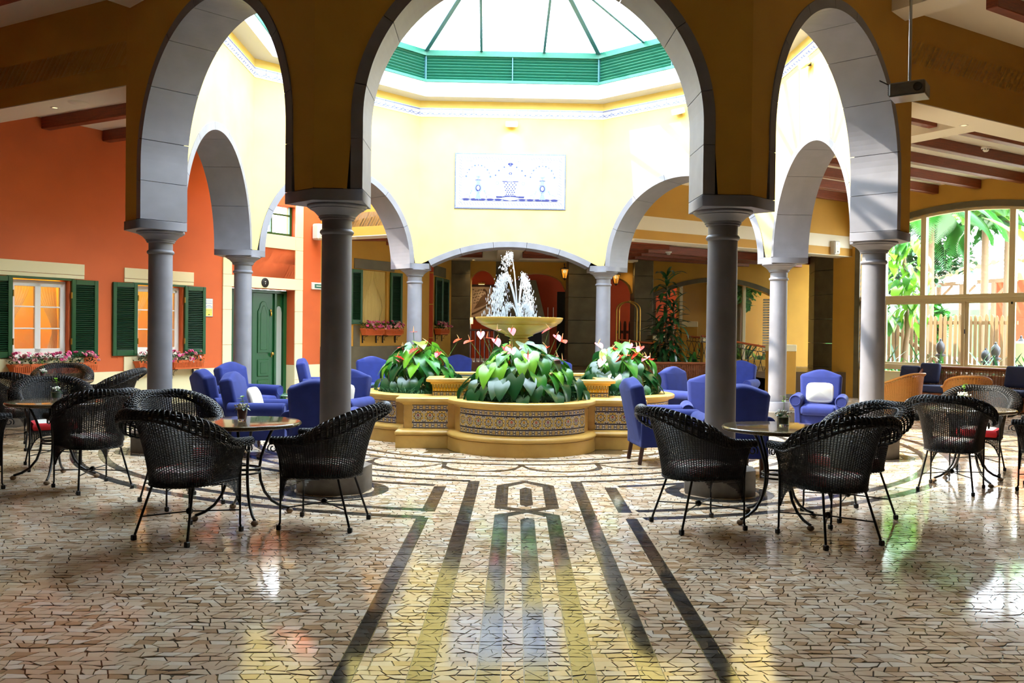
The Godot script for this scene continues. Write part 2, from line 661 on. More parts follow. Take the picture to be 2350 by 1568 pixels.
		for bl in blocks:
			var o = PackedVector2Array()
			var g = 0.0035 / r0
			var m = 10
			for i in m + 1:
				var t: float = lerpf(bl[0] + g, bl[1] - g, float(i) / m)
				o.append(Vector2(sin(t) * r0, cy + cos(t) * r0))
			for i in m + 1:
				var t: float = lerpf(bl[1] - g, bl[0] + g, float(i) / m)
				o.append(Vector2(sin(t) * r1, cy + cos(t) * r1))
			var bb = B.new()
			bb.prism(o, AI - 0.014, AO + 0.014)
			part("arch_block", bb, M.grey, w)
		if k in [0, 1, 7]:
			for sg in [-1.0, 1.0]:
				var js = [HB, 3.36]
				var o = PackedVector2Array([Vector2(sg * 1.6, HB), Vector2(sg * 1.6, 3.357), Vector2(sg * 1.713, 3.357), Vector2(sg * 1.713, HB)])
				var bb = B.new()
				bb.prism(o, AI - 0.014, AO + 0.014)
				part("arch_block", bb, M.grey, w)
				o = PackedVector2Array([Vector2(sg * 1.6, 3.363)])
				var te = deg_to_rad(79.0) + 0.0022
				for i in 5:
					var t = lerpf(PI / 2, te, i / 4.0)
					o.append(Vector2(sg * sin(t) * r0, cy + cos(t) * r0))
				for i in 5:
					var t = lerpf(te, PI / 2, i / 4.0)
					o.append(Vector2(sg * sin(t) * r1, cy + cos(t) * r1))
				o.append(Vector2(sg * 1.713, 3.363))
				bb = B.new()
				bb.prism(o, AI - 0.014, AO + 0.014)
				part("arch_block", bb, M.grey, w)
		# frieze of blue and white tiles
		if not k in [0]:
			var nt = 17
			var tw = 2.0 * hi / nt
			for row in 2:
				for i in nt:
					var bb = B.new()
					var x0 = -hi + tw * i + 0.003
					var y0 = 5.80 if row == 0 else 5.92
					var y1 = 5.914 if row == 0 else 5.975
					bb.box(Vector3(x0 + tw * 0.5 - 0.003, (y0 + y1) * 0.5, AI - 0.004), Vector3(tw - 0.006, y1 - y0, 0.012))
					bb.quad(Vector3(x0 + tw - 0.006, y0, AI - 0.0105), Vector3(x0, y0, AI - 0.0105), Vector3(x0, y1, AI - 0.0105), Vector3(x0 + tw - 0.006, y1, AI - 0.0105), Vector3(0, 0, -1), Vector2(0, 1 if row == 0 else 0.12), Vector2(1, 0.12 if row == 0 else 0))
					part("frieze_tile", bb, M.tile_frieze, w)
	# cornice blocks, louvres and glass roof
	for k in 8:
		var t = struct_node("trim_%d" % (k + 1), oct_dir(k))
		var ac = 4.06
		var hc = ac * T8
		for i in 5:
			var x0 = -1.0 + 0.4 * i
			var x1 = x0 + 0.4
			var o = [Vector3(x0 * hc, 0, ac), Vector3(x1 * hc, 0, ac), Vector3(x1 * AO * T8, 0, AO), Vector3(x0 * AO * T8, 0, AO)]
			var pp = PackedVector2Array()
			for q in o:
				pp.append(Vector2(q.x, -q.z))
			var bb = B.new()
			bb.xf = Transform3D(Basis(Vector3.RIGHT, -PI / 2), Vector3())
			bb.prism(pp, 6.115, 6.392)
			part("cornice_block", bb, M.paleband, t)
		var b = B.new()
		b.box(Vector3(0, 6.42, ac + 0.03), Vector3(2 * hc + 0.02, 0.056, 0.08), 0.004)
		part("lower_rail", b, M.louvre, t)
		b = B.new()
		b.box(Vector3(0, 6.955, ac + 0.03), Vector3(2 * hc + 0.03, 0.115, 0.1), 0.006)
		part("upper_rail", b, M.louvre, t)
		for i in 8:
			b = B.new()
			b.box(Vector3(0, 6.475 + 0.057 * i, ac + 0.05), Vector3(2 * hc, 0.01, 0.075), 0.002, Basis(Vector3.RIGHT, 0.75))
			part("slat", b, M.louvre, t)
		for x in [-hc, 0.0, hc]:
			b = B.new()
			b.box(Vector3(x, 6.67, ac + 0.022), Vector3(0.022, 0.48, 0.05), 0.003)
			part("post", b, M.rib, t)
		b = B.new()
		b.box(Vector3(0, 6.68, ac + 0.13), Vector3(2 * hc + 0.1, 0.66, 0.03))
		part("backing_panel", b, M.louvre, t)
	var roof = struct_node("skylight")
	var apex = Vector3(0, 8.0, 0)
	var eb = 7.01
	var er = 4.09
	var b = B.new()
	b.lathe([Vector2(0.0, 7.93), Vector2(0.16, 7.94), Vector2(0.16, 8.06), Vector2(0, 8.1)], 16)
	part("apex_ring", b, M.rib, roof)
	for k in 8:
		var f = oct_dir(k)
		var hc = er * T8
		var c0 = f * Vector3(-hc, eb, er)
		var c1 = f * Vector3(hc, eb, er)
		b = B.new()
		b.bar(c1, apex, 0.09, 0.09, 0.008)
		b.bar(c1 + Vector3(0, 0.06, 0), apex + Vector3(0, 0.06, 0), 0.03, 0.09, 0.004)
		part("hip_rib", b, M.rib, roof)
		var sl = (apex.y - eb) / er
		for sg in [-1.0, 1.0]:
			var s: float = sg * hc * 0.36
			var zt: float = absf(s) / T8
			b = B.new()
			b.bar(f * Vector3(s, eb, er), f * Vector3(s, eb + (er - zt) * sl, zt), 0.05, 0.08, 0.005)
			part("jack_rib", b, M.rib, roof)
		var s1 = hc * 0.36
		var z1 = s1 / T8
		var y1 = eb + (er - z1) * sl
		for pn in [[Vector3(-hc, eb, er), Vector3(-s1, eb, er), Vector3(-s1, y1, z1), Vector3(-s1, y1, z1)], [Vector3(-s1, eb, er), Vector3(s1, eb, er), Vector3(s1, y1, z1), Vector3(-s1, y1, z1)], [Vector3(s1, eb, er), Vector3(hc, eb, er), Vector3(s1, y1, z1), Vector3(s1, y1, z1)], [Vector3(-s1, y1, z1), Vector3(s1, y1, z1), Vector3(0, apex.y, 0), Vector3(0, apex.y, 0)]]:
			b = B.new()
			b.xf = f
			var up = Vector3(0, 0.03, 0)
			if pn[2] == pn[3]:
				b.tri(pn[0] + up, pn[1] + up, pn[2] + up, Vector3.UP)
			else:
				b.quad(pn[0] + up, pn[1] + up, pn[2] + up, pn[3] + up, Vector3.UP)
			part("glass_pane", b, M.glass, roof)

# ---------------------------------------------------------------- floor
var bandhash := {}

func add_band(q: PackedVector2Array) -> void:
	var lo = q[0]
	var hi = q[0]
	for p in q:
		lo = lo.min(p)
		hi = hi.max(p)
	for i in range(floori(lo.x / 0.3), floori(hi.x / 0.3) + 1):
		for j in range(floori(lo.y / 0.3), floori(hi.y / 0.3) + 1):
			var key = Vector2i(i, j)
			if not bandhash.has(key):
				bandhash[key] = []
			bandhash[key].append([q, lo, hi])

func axis_pt(x: float, z: float) -> Vector2:        # the straight bands run very slightly askew
	return Vector2(x - 0.031 * maxf(0.0, z - 3.9), z)

func strip(x0: float, x1: float, za: float, zb: float) -> void:
	var z = za
	while z < zb - 1e-4:
		var z2 = minf(z + 0.5, zb)
		add_band(PackedVector2Array([axis_pt(x0, z), axis_pt(x1, z), axis_pt(x1, z2), axis_pt(x0, z2)]))
		z = z2

func poly_strip(p: Array) -> void:
	var q = PackedVector2Array()
	for a in p:
		q.append(axis_pt(a[0], a[1]))
	add_band(q)

func ring(r: float, w: float, a0: float, a1: float, c := Vector2(), steps := 0.05) -> void:
	var n = maxi(1, ceili((a1 - a0) / steps))
	for i in n:
		var t0 = a0 + (a1 - a0) * i / n
		var t1 = a0 + (a1 - a0) * (i + 1) / n
		var q = PackedVector2Array()
		for t in [[t0, r - w], [t0, r + w], [t1, r + w], [t1, r - w]]:
			q.append(c + Vector2(sin(t[0]), cos(t[0])) * t[1])
		add_band(q)

func build_bands() -> void:
	# long bands leading to the camera
	for sg in [-1.0, 1.0]:
		strip(sg * 0.835, sg * 0.93, 5.86, 17.0)
		strip(sg * 0.805, sg * 0.92, 4.36, 5.61)
		strip(sg * 0.478, sg * 0.59, 4.03, 17.0)
		strip(sg * 0.165, sg * 0.277, 5.80, 17.0)
		strip(sg * 0.175, sg * 0.287, 4.36, 5.38)
		poly_strip([[0, 3.98], [0, 4.12], [sg * 0.175, 4.36], [sg * 0.287, 4.36], [sg * 0.287, 4.28]])
		poly_strip([[sg * 0.175, 5.38], [sg * 0.287, 5.38], [sg * 0.287, 5.44], [0, 5.64], [0, 5.5]])
		poly_strip([[0, 5.5], [0, 5.64], [sg * 0.165, 5.80], [sg * 0.277, 5.80], [sg * 0.277, 5.73]])
	strip(-0.056, 0.056, 5.92, 17.0)
	poly_strip([[0, 5.84], [-0.056, 5.92], [0.056, 5.92]])
	strip(-0.056, 0.056, 4.48, 5.28)
	poly_strip([[0, 4.38], [-0.056, 4.48], [0.056, 4.48]])
	poly_strip([[0, 5.36], [-0.056, 5.28], [0.056, 5.28]])
	# rings about the fountain
	ring(2.57, 0.045, 0, TAU)
	ring(2.88, 0.045, 0, TAU)
	ring(3.73, 0.045, 0, TAU)
	ring(4.07, 0.045, 0.145, TAU - 0.145)
	ring(4.40, 0.05, 0.215, TAU - 0.215)
	ring(5.62, 0.05, 0.165, TAU - 0.165)
	ring(5.93, 0.055, 0.158, TAU - 0.158)
	# scallops
	for i in 20:
		var t0 = i * TAU / 20.0
		var flip = i >= 10
		for j in 12:
			var q = PackedVector2Array()
			for e in [[j, 1.0], [j + 1, 1.0], [j + 1, -1.0], [j, -1.0]]:
				var f: float = e[0] / 12.0
				var g = 1.0 - f if not flip else f
				var r = 2.92 + 0.5 * sqrt(maxf(0.0, 1.0 - pow(2.0 * f - 1.0, 2.0)))
				var w = 0.04 + 0.05 * pow(absf(2.0 * f - 1.0), 2.0)
				var t = t0 + f * TAU / 20.0
				q.append(Vector2(sin(t), cos(t)) * (r + w * e[1]))
			add_band(q)
	for k in 8:
		var a = PI / 8.0 + k * PI / 4.0
		ring(0.46, 0.07, 0, TAU, Vector2(sin(a), cos(a)) * 4.9651, 0.3)
		if k in [1, 6]:      # leaf-shaped loop by the side columns
			var c = Vector2(sin(a), cos(a)) * 4.9651
			ring(0.78, 0.05, 0.5 * PI if k == 1 else PI * 0.5 - 1.0, PI if k == 1 else PI * 1.2, c, 0.1)

func shrink_poly(q: PackedVector2Array, g: float) -> PackedVector2Array:
	var r = Geometry2D.offset_polygon(q, -g)
	var best = PackedVector2Array()
	var area = 0.0
	for p in r:
		if Geometry2D.is_polygon_clockwise(p):
			continue
		var a = 0.0
		for i in p.size():
			a += p[i].cross(p[(i + 1) % p.size()])
		if absf(a) > area:
			area = absf(a)
			best = p
	return best if area > 0.0001 else PackedVector2Array()

func build_floor() -> void:
	build_bands()
	var fl = struct_node("floor")
	var slab = B.new()
	slab.box(Vector3(2, -0.153, 0.5), Vector3(34, 0.3, 36))
	part("mortar_bed", slab, M.mortar, fl)
	var stones = []
	var z = -9.2
	var row = 0
	var fnA = FastNoiseLite.new()
	fnA.seed = 3
	fnA.frequency = 5.0
	fnA.noise_type = FastNoiseLite.TYPE_SIMPLEX
	while z < 9.9:
		var far = z < 2.4
		var hz = 0.105 if far else 0.056
		var wx = 0.15 if far else 0.082
		var depth = 13.36 - z
		var xl = maxf(-9.5, -0.4 - depth * 0.62 - 0.4)
		var xr = minf(12.5, -0.4 + depth * 0.66 + 0.5)
		var x = xl + rnd(0, wx)
		var sl0 = rnd(-0.02, 0.02)
		while x < xr:
			var w = wx * rnd(0.62, 1.42)
			var x2 = x + w
			var sl1 = rnd(-0.026, 0.026)
			var skip = absf(x) < 1.3 and absf(z) < 1.9 or (x * 0.832 + z * 0.555) < -6.8 or (x * 0.832 - z * 0.555) > 12.3
			if not skip:
				var q = PackedVector2Array()
				for c in [[x - sl0, 0], [x2 - sl1, 0], [x2 + sl1, 1], [x + sl0, 1]]:
					var zz: float = z + hz * c[1]
					q.append(Vector2(c[0], zz + hz * 0.42 * fnA.get_noise_2d(c[0] * 2.2, (row + c[1]) * 31.7)))
				if not far and rng.randf() < 0.22:      # chipped corner
					var ci = rng.randi() % 4
					var pc = q[ci]
					var pa = q[(ci + 3) % 4]
					var pb = q[(ci + 1) % 4]
					q.remove_at(ci)
					q.insert(ci, pc.lerp(pb, rnd(0.2, 0.45)))
					q.insert(ci, pc.lerp(pa, rnd(0.2, 0.45)))
				lay(q, stones)
			x = x2
			sl0 = sl1
		z += hz
		row += 1
	# the largest in the picture are parts of their own
	stones.sort_custom(func(a, b): return a[2] > b[2])
	var rest = B.new()
	for i in stones.size():
		var s: Array = stones[i]
		var bb = B.new() if i < 300 else rest
		bb.col = s[1]
		stone_mesh(bb, s[0], s[3])
		if i < 300:
			part("paving_stone", bb, M.stone, fl, true)
	var o = part("paving_stones", rest, M.stone, fl, true)
	o.set_meta("kind", "stuff")

func lay(q: PackedVector2Array, stones: Array) -> void:
	var lo = q[0]
	var hi = q[0]
	var ce = Vector2()
	for p in q:
		lo = lo.min(p)
		hi = hi.max(p)
		ce += p / q.size()
	if Geometry2D.is_polygon_clockwise(q):
		q.reverse()
	var hits = []
	for i in range(floori(lo.x / 0.3), floori(hi.x / 0.3) + 1):
		for j in range(floori(lo.y / 0.3), floori(hi.y / 0.3) + 1):
			for h in bandhash.get(Vector2i(i, j), []):
				if h[1].x < hi.x and h[2].x > lo.x and h[1].y < hi.y and h[2].y > lo.y and not hits.has(h[0]):
					hits.append(h[0])
	var light = [q]
	var dark = []
	for h in hits:
		dark.append_array(Geometry2D.intersect_polygons(q, h))
		var nx = []
		for l in light:
			nx.append_array(Geometry2D.clip_polygons(l, h))
		light = nx
	if dark.size() > 1:      # pieces of one band join again
		var mg = [dark[0]]
		for i in range(1, dark.size()):
			var r = Geometry2D.merge_polygons(mg[mg.size() - 1], dark[i])
			if r.size() == 1:
				mg[mg.size() - 1] = r[0]
			else:
				mg.append(dark[i])
		dark = mg
	var px = pixel(Vector3(ce.x, 0, ce.y))
	var gap = 0.0034 if ce.y > 2.4 else 0.005
	for set_ in [[light, false], [dark, true]]:
		for p in set_[0]:
			var s = shrink_poly(p, gap * (0.55 if set_[1] else 1.0))
			if s.size() < 3:
				continue
			var cl: Color
			var t = rng.randf()
			if set_[1]:
				cl = srgb(62, 60, 58) * rnd(0.7, 1.35)
				if t < 0.3:
					cl = srgb(84, 72, 60) * rnd(0.8, 1.1)
			else:
				cl = srgb(232, 212, 182).lerp(srgb(220, 190, 158), rng.randf())
				if t < 0.12:
					cl = srgb(190, 158, 122)
				elif t < 0.3:
					cl = srgb(240, 226, 204)
			cl = Color(clampf(cl.r, 0, 1), clampf(cl.g, 0, 1), clampf(cl.b, 0, 1)).srgb_to_linear()
			var vis = px.z > 0 and px.x > 20 and px.x < 2330 and px.y < 1550 and px.y > 1240
			stones.append([s, cl, (ce.y + (2.0 if s.size() > 3 and ((s[0] - s[2]).length() > 0.05) else 0.0)) if vis else ce.y - 100.0, ce.y > 2.4])

func stone_mesh(b: B, s: PackedVector2Array, sides: bool) -> void:
	var t = Geometry2D.triangulate_polygon(s)
	var base = b.v.size()
	for p in s:
		b.vert(Vector3(p.x, 0, p.y), Vector3.UP)
	for i in range(0, t.size(), 3):
		b.face(base + t[i], base + t[i + 1], base + t[i + 2])
	if sides:
		for i in s.size():
			var p = s[i]
			var r = s[(i + 1) % s.size()]
			var d = r - p
			b.quad(Vector3(p.x, 0, p.y), Vector3(r.x, 0, r.y), Vector3(r.x, -0.004, r.y), Vector3(p.x, -0.004, p.y), Vector3(d.y, 0, -d.x))

# ---------------------------------------------------------------- outer shell
func wall_panel(b: B, x0: float, x1: float, y0: float, y1: float, th: float, holes: Array) -> void:
	var xs = [x0, x1]
	for h in holes:
		xs.append_array([h[0], h[1]])
	xs.sort()
	for i in xs.size() - 1:
		var a: float = xs[i]
		var c: float = xs[i + 1]
		if c - a < 1e-4:
			continue
		var m = (a + c) * 0.5
		var spans = [[y0, y1]]
		for h in holes:
			if m > h[0] and m < h[1]:
				var nx = []
				for s in spans:
					if h[2] > s[0]:
						nx.append([s[0], minf(h[2], s[1])])
					if h[3] < s[1]:
						nx.append([maxf(h[3], s[0]), s[1]])
				spans = nx
		for s in spans:
			if s[1] - s[0] > 1e-4:
				b.box(Vector3(m, (s[0] + s[1]) * 0.5, -th * 0.5), Vector3(c - a, s[1] - s[0], th))

var FL: Transform3D      # frame of the orange wall: x along it (away), z into the room
var FR: Transform3D      # frame of the garden window wall: x along it (towards the camera), z into the room

func slab(called: String, pts: Array, y0: float, y1: float, m: Material) -> Node3D:
	var o = struct_node(called)
	var q = PackedVector2Array()
	for p in pts:
		q.append(Vector2(p.x, -p.y))
	var b = B.new()
	b.xf = Transform3D(Basis(Vector3.RIGHT, -PI / 2), Vector3())
	b.prism(q, y0, y1)
	part("plaster", b, m, o)
	return o

func build_shell() -> void:
	FL = frame(-6.53, -2.37, 0.555, -0.832)
	FR = frame(12.2 * 0.832, -12.2 * 0.555, 0.555, 0.832)
	var R = AO / cos(PI / 8.0)
	var v = []
	for k in 8:
		var a = PI / 8.0 + k * PI / 4.0
		v.append(Vector2(sin(a), cos(a)) * R)
	var nr: Vector2 = v[0]
	var mr: Vector2 = v[1]
	var br: Vector2 = v[2]
	var fr: Vector2 = v[3]
	var fl: Vector2 = v[4]
	var bl: Vector2 = v[5]
	var ml: Vector2 = v[6]
	var nl: Vector2 = v[7]
	var dR = Vector2(0.862, -0.507)
	var dL = Vector2(-0.862, -0.507)
	# ceilings, each at its own height
	slab("ceiling", [ml, nl, nr, mr, mr + dR * 9.4, Vector2(14.8, 0.3), Vector2(16, 17.6), Vector2(-16.2, 17.6), Vector2(-16.2, 5), ml + dL * 4.2], 5.715, 6.0, M.ceiling)
	slab("ceiling", [bl, ml, ml + dL * 4.2, fl + dL * 2.6], 4.85, 5.15, M.ceiling)
	slab("ceiling", [mr, br, fr, fr + dR * 9.0, mr + dR * 9.6], 5.06, 5.36, M.ceiling)
	slab("ceiling", [fl, fr, Vector2(9.9, -9.58), Vector2(9.9, -17), Vector2(-6, -17), fl + dL * 2.6], 3.74, 4.04, M.ceiling)
	# hanging walls between the ceilings
	for w in [["wall_hanging_left", ml, dL, 4.0, 4.58, 6.0], ["wall_hanging_right", mr, dR, 9.4, 4.57, 6.0], ["wall_hanging_back_left", fl, dL, 2.5, 3.535, 5.3], ["wall_hanging_back_right", fr, dR, 8.9, 3.535, 5.5]]:
		var d3 = Vector3(w[2].x, 0, w[2].y)
		var left: bool = w[2].x < 0
		var s = struct_node(w[0], frame(w[1].x, w[1].y, w[2].x, w[2].y))
		var th = -0.5 if left else 0.5
		var b = B.new()
		b.box(Vector3(w[3] * 0.5 - 0.1, (w[4] + 0.012 + w[5]) * 0.5, th * -0.5), Vector3(w[3] + 0.2, w[5] - w[4] - 0.012, 0.5))
		part("plaster", b, M.ochre, s)
		b = B.new()
		b.box(Vector3(w[3] * 0.5 - 0.1, w[4] + 0.006, th * -0.5), Vector3(w[3] + 0.2, 0.012, 0.5))
		part("soffit", b, M.ceiling, s)
	# camera-side ribs and beams under the high ceiling
	for q in [[Vector2(4.365, 2.43), Vector2(4.683, 2.103), Vector2(0.558, 0.83)], [Vector2(-4.561, 2.371), Vector2(-4.877, 2.087), Vector2(-0.558, 0.83)]]:
		var t = struct_node("trim_%d" % (9 + int(q[0].x < 0)))
		var pp = PackedVector2Array()
		for a in [q[0] - q[2] * 0.2, q[1] - q[2] * 0.2, q[1] + q[2] * 7.0, q[0] + q[2] * 7.0]:
			pp.append(Vector2(a.x, -a.y))
		var b = B.new()
		b.xf = Transform3D(Basis(Vector3.RIGHT, -PI / 2), Vector3())
		b.prism(pp, 5.53, 5.72)
		part("ceiling_rib", b, M.ceiling, t)
	var bi = 0
	var bd = []
	for i in 5:
		bd.append([Vector3(5.5 + 0.558 * (0.2 + 0.9 * i), 5.64, 2.72 + 0.83 * (0.0 + 0.9 * i)), Vector3(0.862, 0, -0.507), 5.6, "red-brown ceiling beam over the camera side at upper right"])
		bd.append([Vector3(-5.72 - 0.558 * (0.2 + 0.9 * i), 5.64, 2.55 + 0.83 * (0.0 + 0.9 * i)), Vector3(-0.862, 0, -0.507), 1.2, "red-brown ceiling beam in the upper left corner"])
	# right bay: beams either side of a white rib
	var ax = Vector3(0.862, 0, -0.507)
	var ay = Vector3(0.507, 0, 0.862)
	var o = Vector3(mr.x, 0, mr.y)
	var t2 = struct_node("trim_11")
	var rb = B.new()
	rb.bar(o + ax * 2.95 - ay * 8.0 + Vector3(0, 4.93, 0), o + ax * 2.95 + ay * 0.3 + Vector3(0, 4.93, 0), 0.5, 0.27)
	part("ceiling_rib", rb, M.ceiling, t2)
	for i in 7:
		var c = o - ay * (1.45 + 0.98 * i) + Vector3(0, 4.96, 0)
		bd.append([c - ax * 3.0, ax, 5.7, "red-brown beam on the right bay ceiling"])
		bd.append([c + ax * 3.2, ax, 6.2, "red-brown beam on the right bay ceiling"])
	var ax2 = Vector3(-0.862, 0, -0.507)
	var ay2 = Vector3(-0.507, 0, 0.862)
	var o2 = Vector3(ml.x, 0, ml.y)
	for i in 5:
		var c = o2 - ay2 * (1.35 + 1.05 * i) + Vector3(0, 4.77, 0)
		bd.append([c - ax2 * 2.6, ax2, 6.47, "red-brown beam on the left bay ceiling"])
	for q in bd:
		var a: Vector3 = q[0]
		var e: Vector3 = a + q[1] * q[2]
		# keep clear of the rotunda and inside the rooms
		var a_in = a
		var n = 0
		while n < 60 and octo(a_in) < AO + 0.02:
			a_in += q[1] * 0.1
			n += 1
		while n < 120 and e.distance_to(a_in) > 0.2 and (((FL.affine_inverse() * e).z < 0.0) or ((FR.affine_inverse() * e).z < 0.0)):
			e -= q[1] * 0.05
			n += 1
		if e.distance_to(a_in) < 0.4:
			continue
		var b = B.new()
		b.bar(a_in - (a_in + e) * 0.5, e - (a_in + e) * 0.5, 0.15, 0.2, 0.008)
		var m = solo("ceiling_beam", b, M.beam, q[3], "beam", (a_in + e) * 0.5, 0.0, q[3].replace("red-brown beam", "beams"))
	# walls the picture does not show close the room
	var wb = struct_node("wall_behind", frame(-16.2, 17.6, 1, 0))
	var b3 = B.new()
	b3.box(Vector3(16, 3, 0.15), Vector3(33, 6, 0.3))
	part("plaster", b3, M.ochre, wb)
	for q in [["wall_side_left", -13.6, 8.0], ["wall_side_right", 14.6, 0.0]]:
		var ws2 = struct_node(q[0])
		var b4 = B.new()
		b4.box(Vector3(q[1], 3, (q[2] + 17.6) * 0.5), Vector3(0.3, 6.2, 17.6 - q[2]))
		part("plaster", b4, M.ochre, ws2)

func octo(p: Vector3) -> float:
	var m = 0.0
	for k in 8:
		m = maxf(m, (oct_dir(k).basis.z).dot(p))
	return m

# ---------------------------------------------------------------- painted tiles
func i_poly(im: Image, q: PackedVector2Array, c: Color) -> void:
	var lo = q[0]
	var hi = q[0]
	for p in q:
		lo = lo.min(p)
		hi = hi.max(p)
	for y in range(maxi(0, floori(lo.y)), mini(im.get_height() - 1, ceili(hi.y)) + 1):
		for x in range(maxi(0, floori(lo.x)), mini(im.get_width() - 1, ceili(hi.x)) + 1):
			if Geometry2D.is_point_in_polygon(Vector2(x + 0.5, y + 0.5), q):
				im.set_pixel(x, y, c)

func i_disc(im: Image, x: float, y: float, r: float, c: Color, ry := -1.0) -> void:
	if ry < 0:
		ry = r
	for j in range(maxi(0, floori(y - ry)), mini(im.get_height() - 1, ceili(y + ry)) + 1):
		for i in range(maxi(0, floori(x - r)), mini(im.get_width() - 1, ceili(x + r)) + 1):
			if pow((i + 0.5 - x) / r, 2) + pow((j + 0.5 - y) / ry, 2) <= 1.0:
				im.set_pixel(i, j, c)

func i_line(im: Image, a: Vector2, b: Vector2, w: float, c: Color) -> void:
	var d = (b - a)
	var nn = Vector2(-d.y, d.x).normalized() * w * 0.5
	if d.length() < 0.01:
		return
	i_poly(im, PackedVector2Array([a + nn, b + nn, b - nn, a - nn]), c)
	if w > 2.0:
		i_disc(im, a.x, a.y, w * 0.5, c)
		i_disc(im, b.x, b.y, w * 0.5, c)

func i_curve(im: Image, a: Vector2, m: Vector2, b: Vector2, w: float, c: Color) -> void:
	var p = a
	for i in 8:
		var t = (i + 1) / 8.0
		var q = a.lerp(m, t).lerp(m.lerp(b, t), t)
		i_line(im, p, q, w, c)
		p = q

func tile_mat(called: String, im: Image, rough := 0.15) -> void:
	var m = mat(called, Color(1, 1, 1), rough)
	m.albedo_texture = ImageTexture.create_from_image(im)

func star(cx: float, cy: float, r0: float, r1: float, n: int, off := 0.0) -> PackedVector2Array:
	var q = PackedVector2Array()
	for i in n * 2:
		var a = TAU * i / (n * 2) + off
		q.append(Vector2(cx + sin(a) * (r0 if i % 2 == 0 else r1), cy - cos(a) * (r0 if i % 2 == 0 else r1)))
	return q

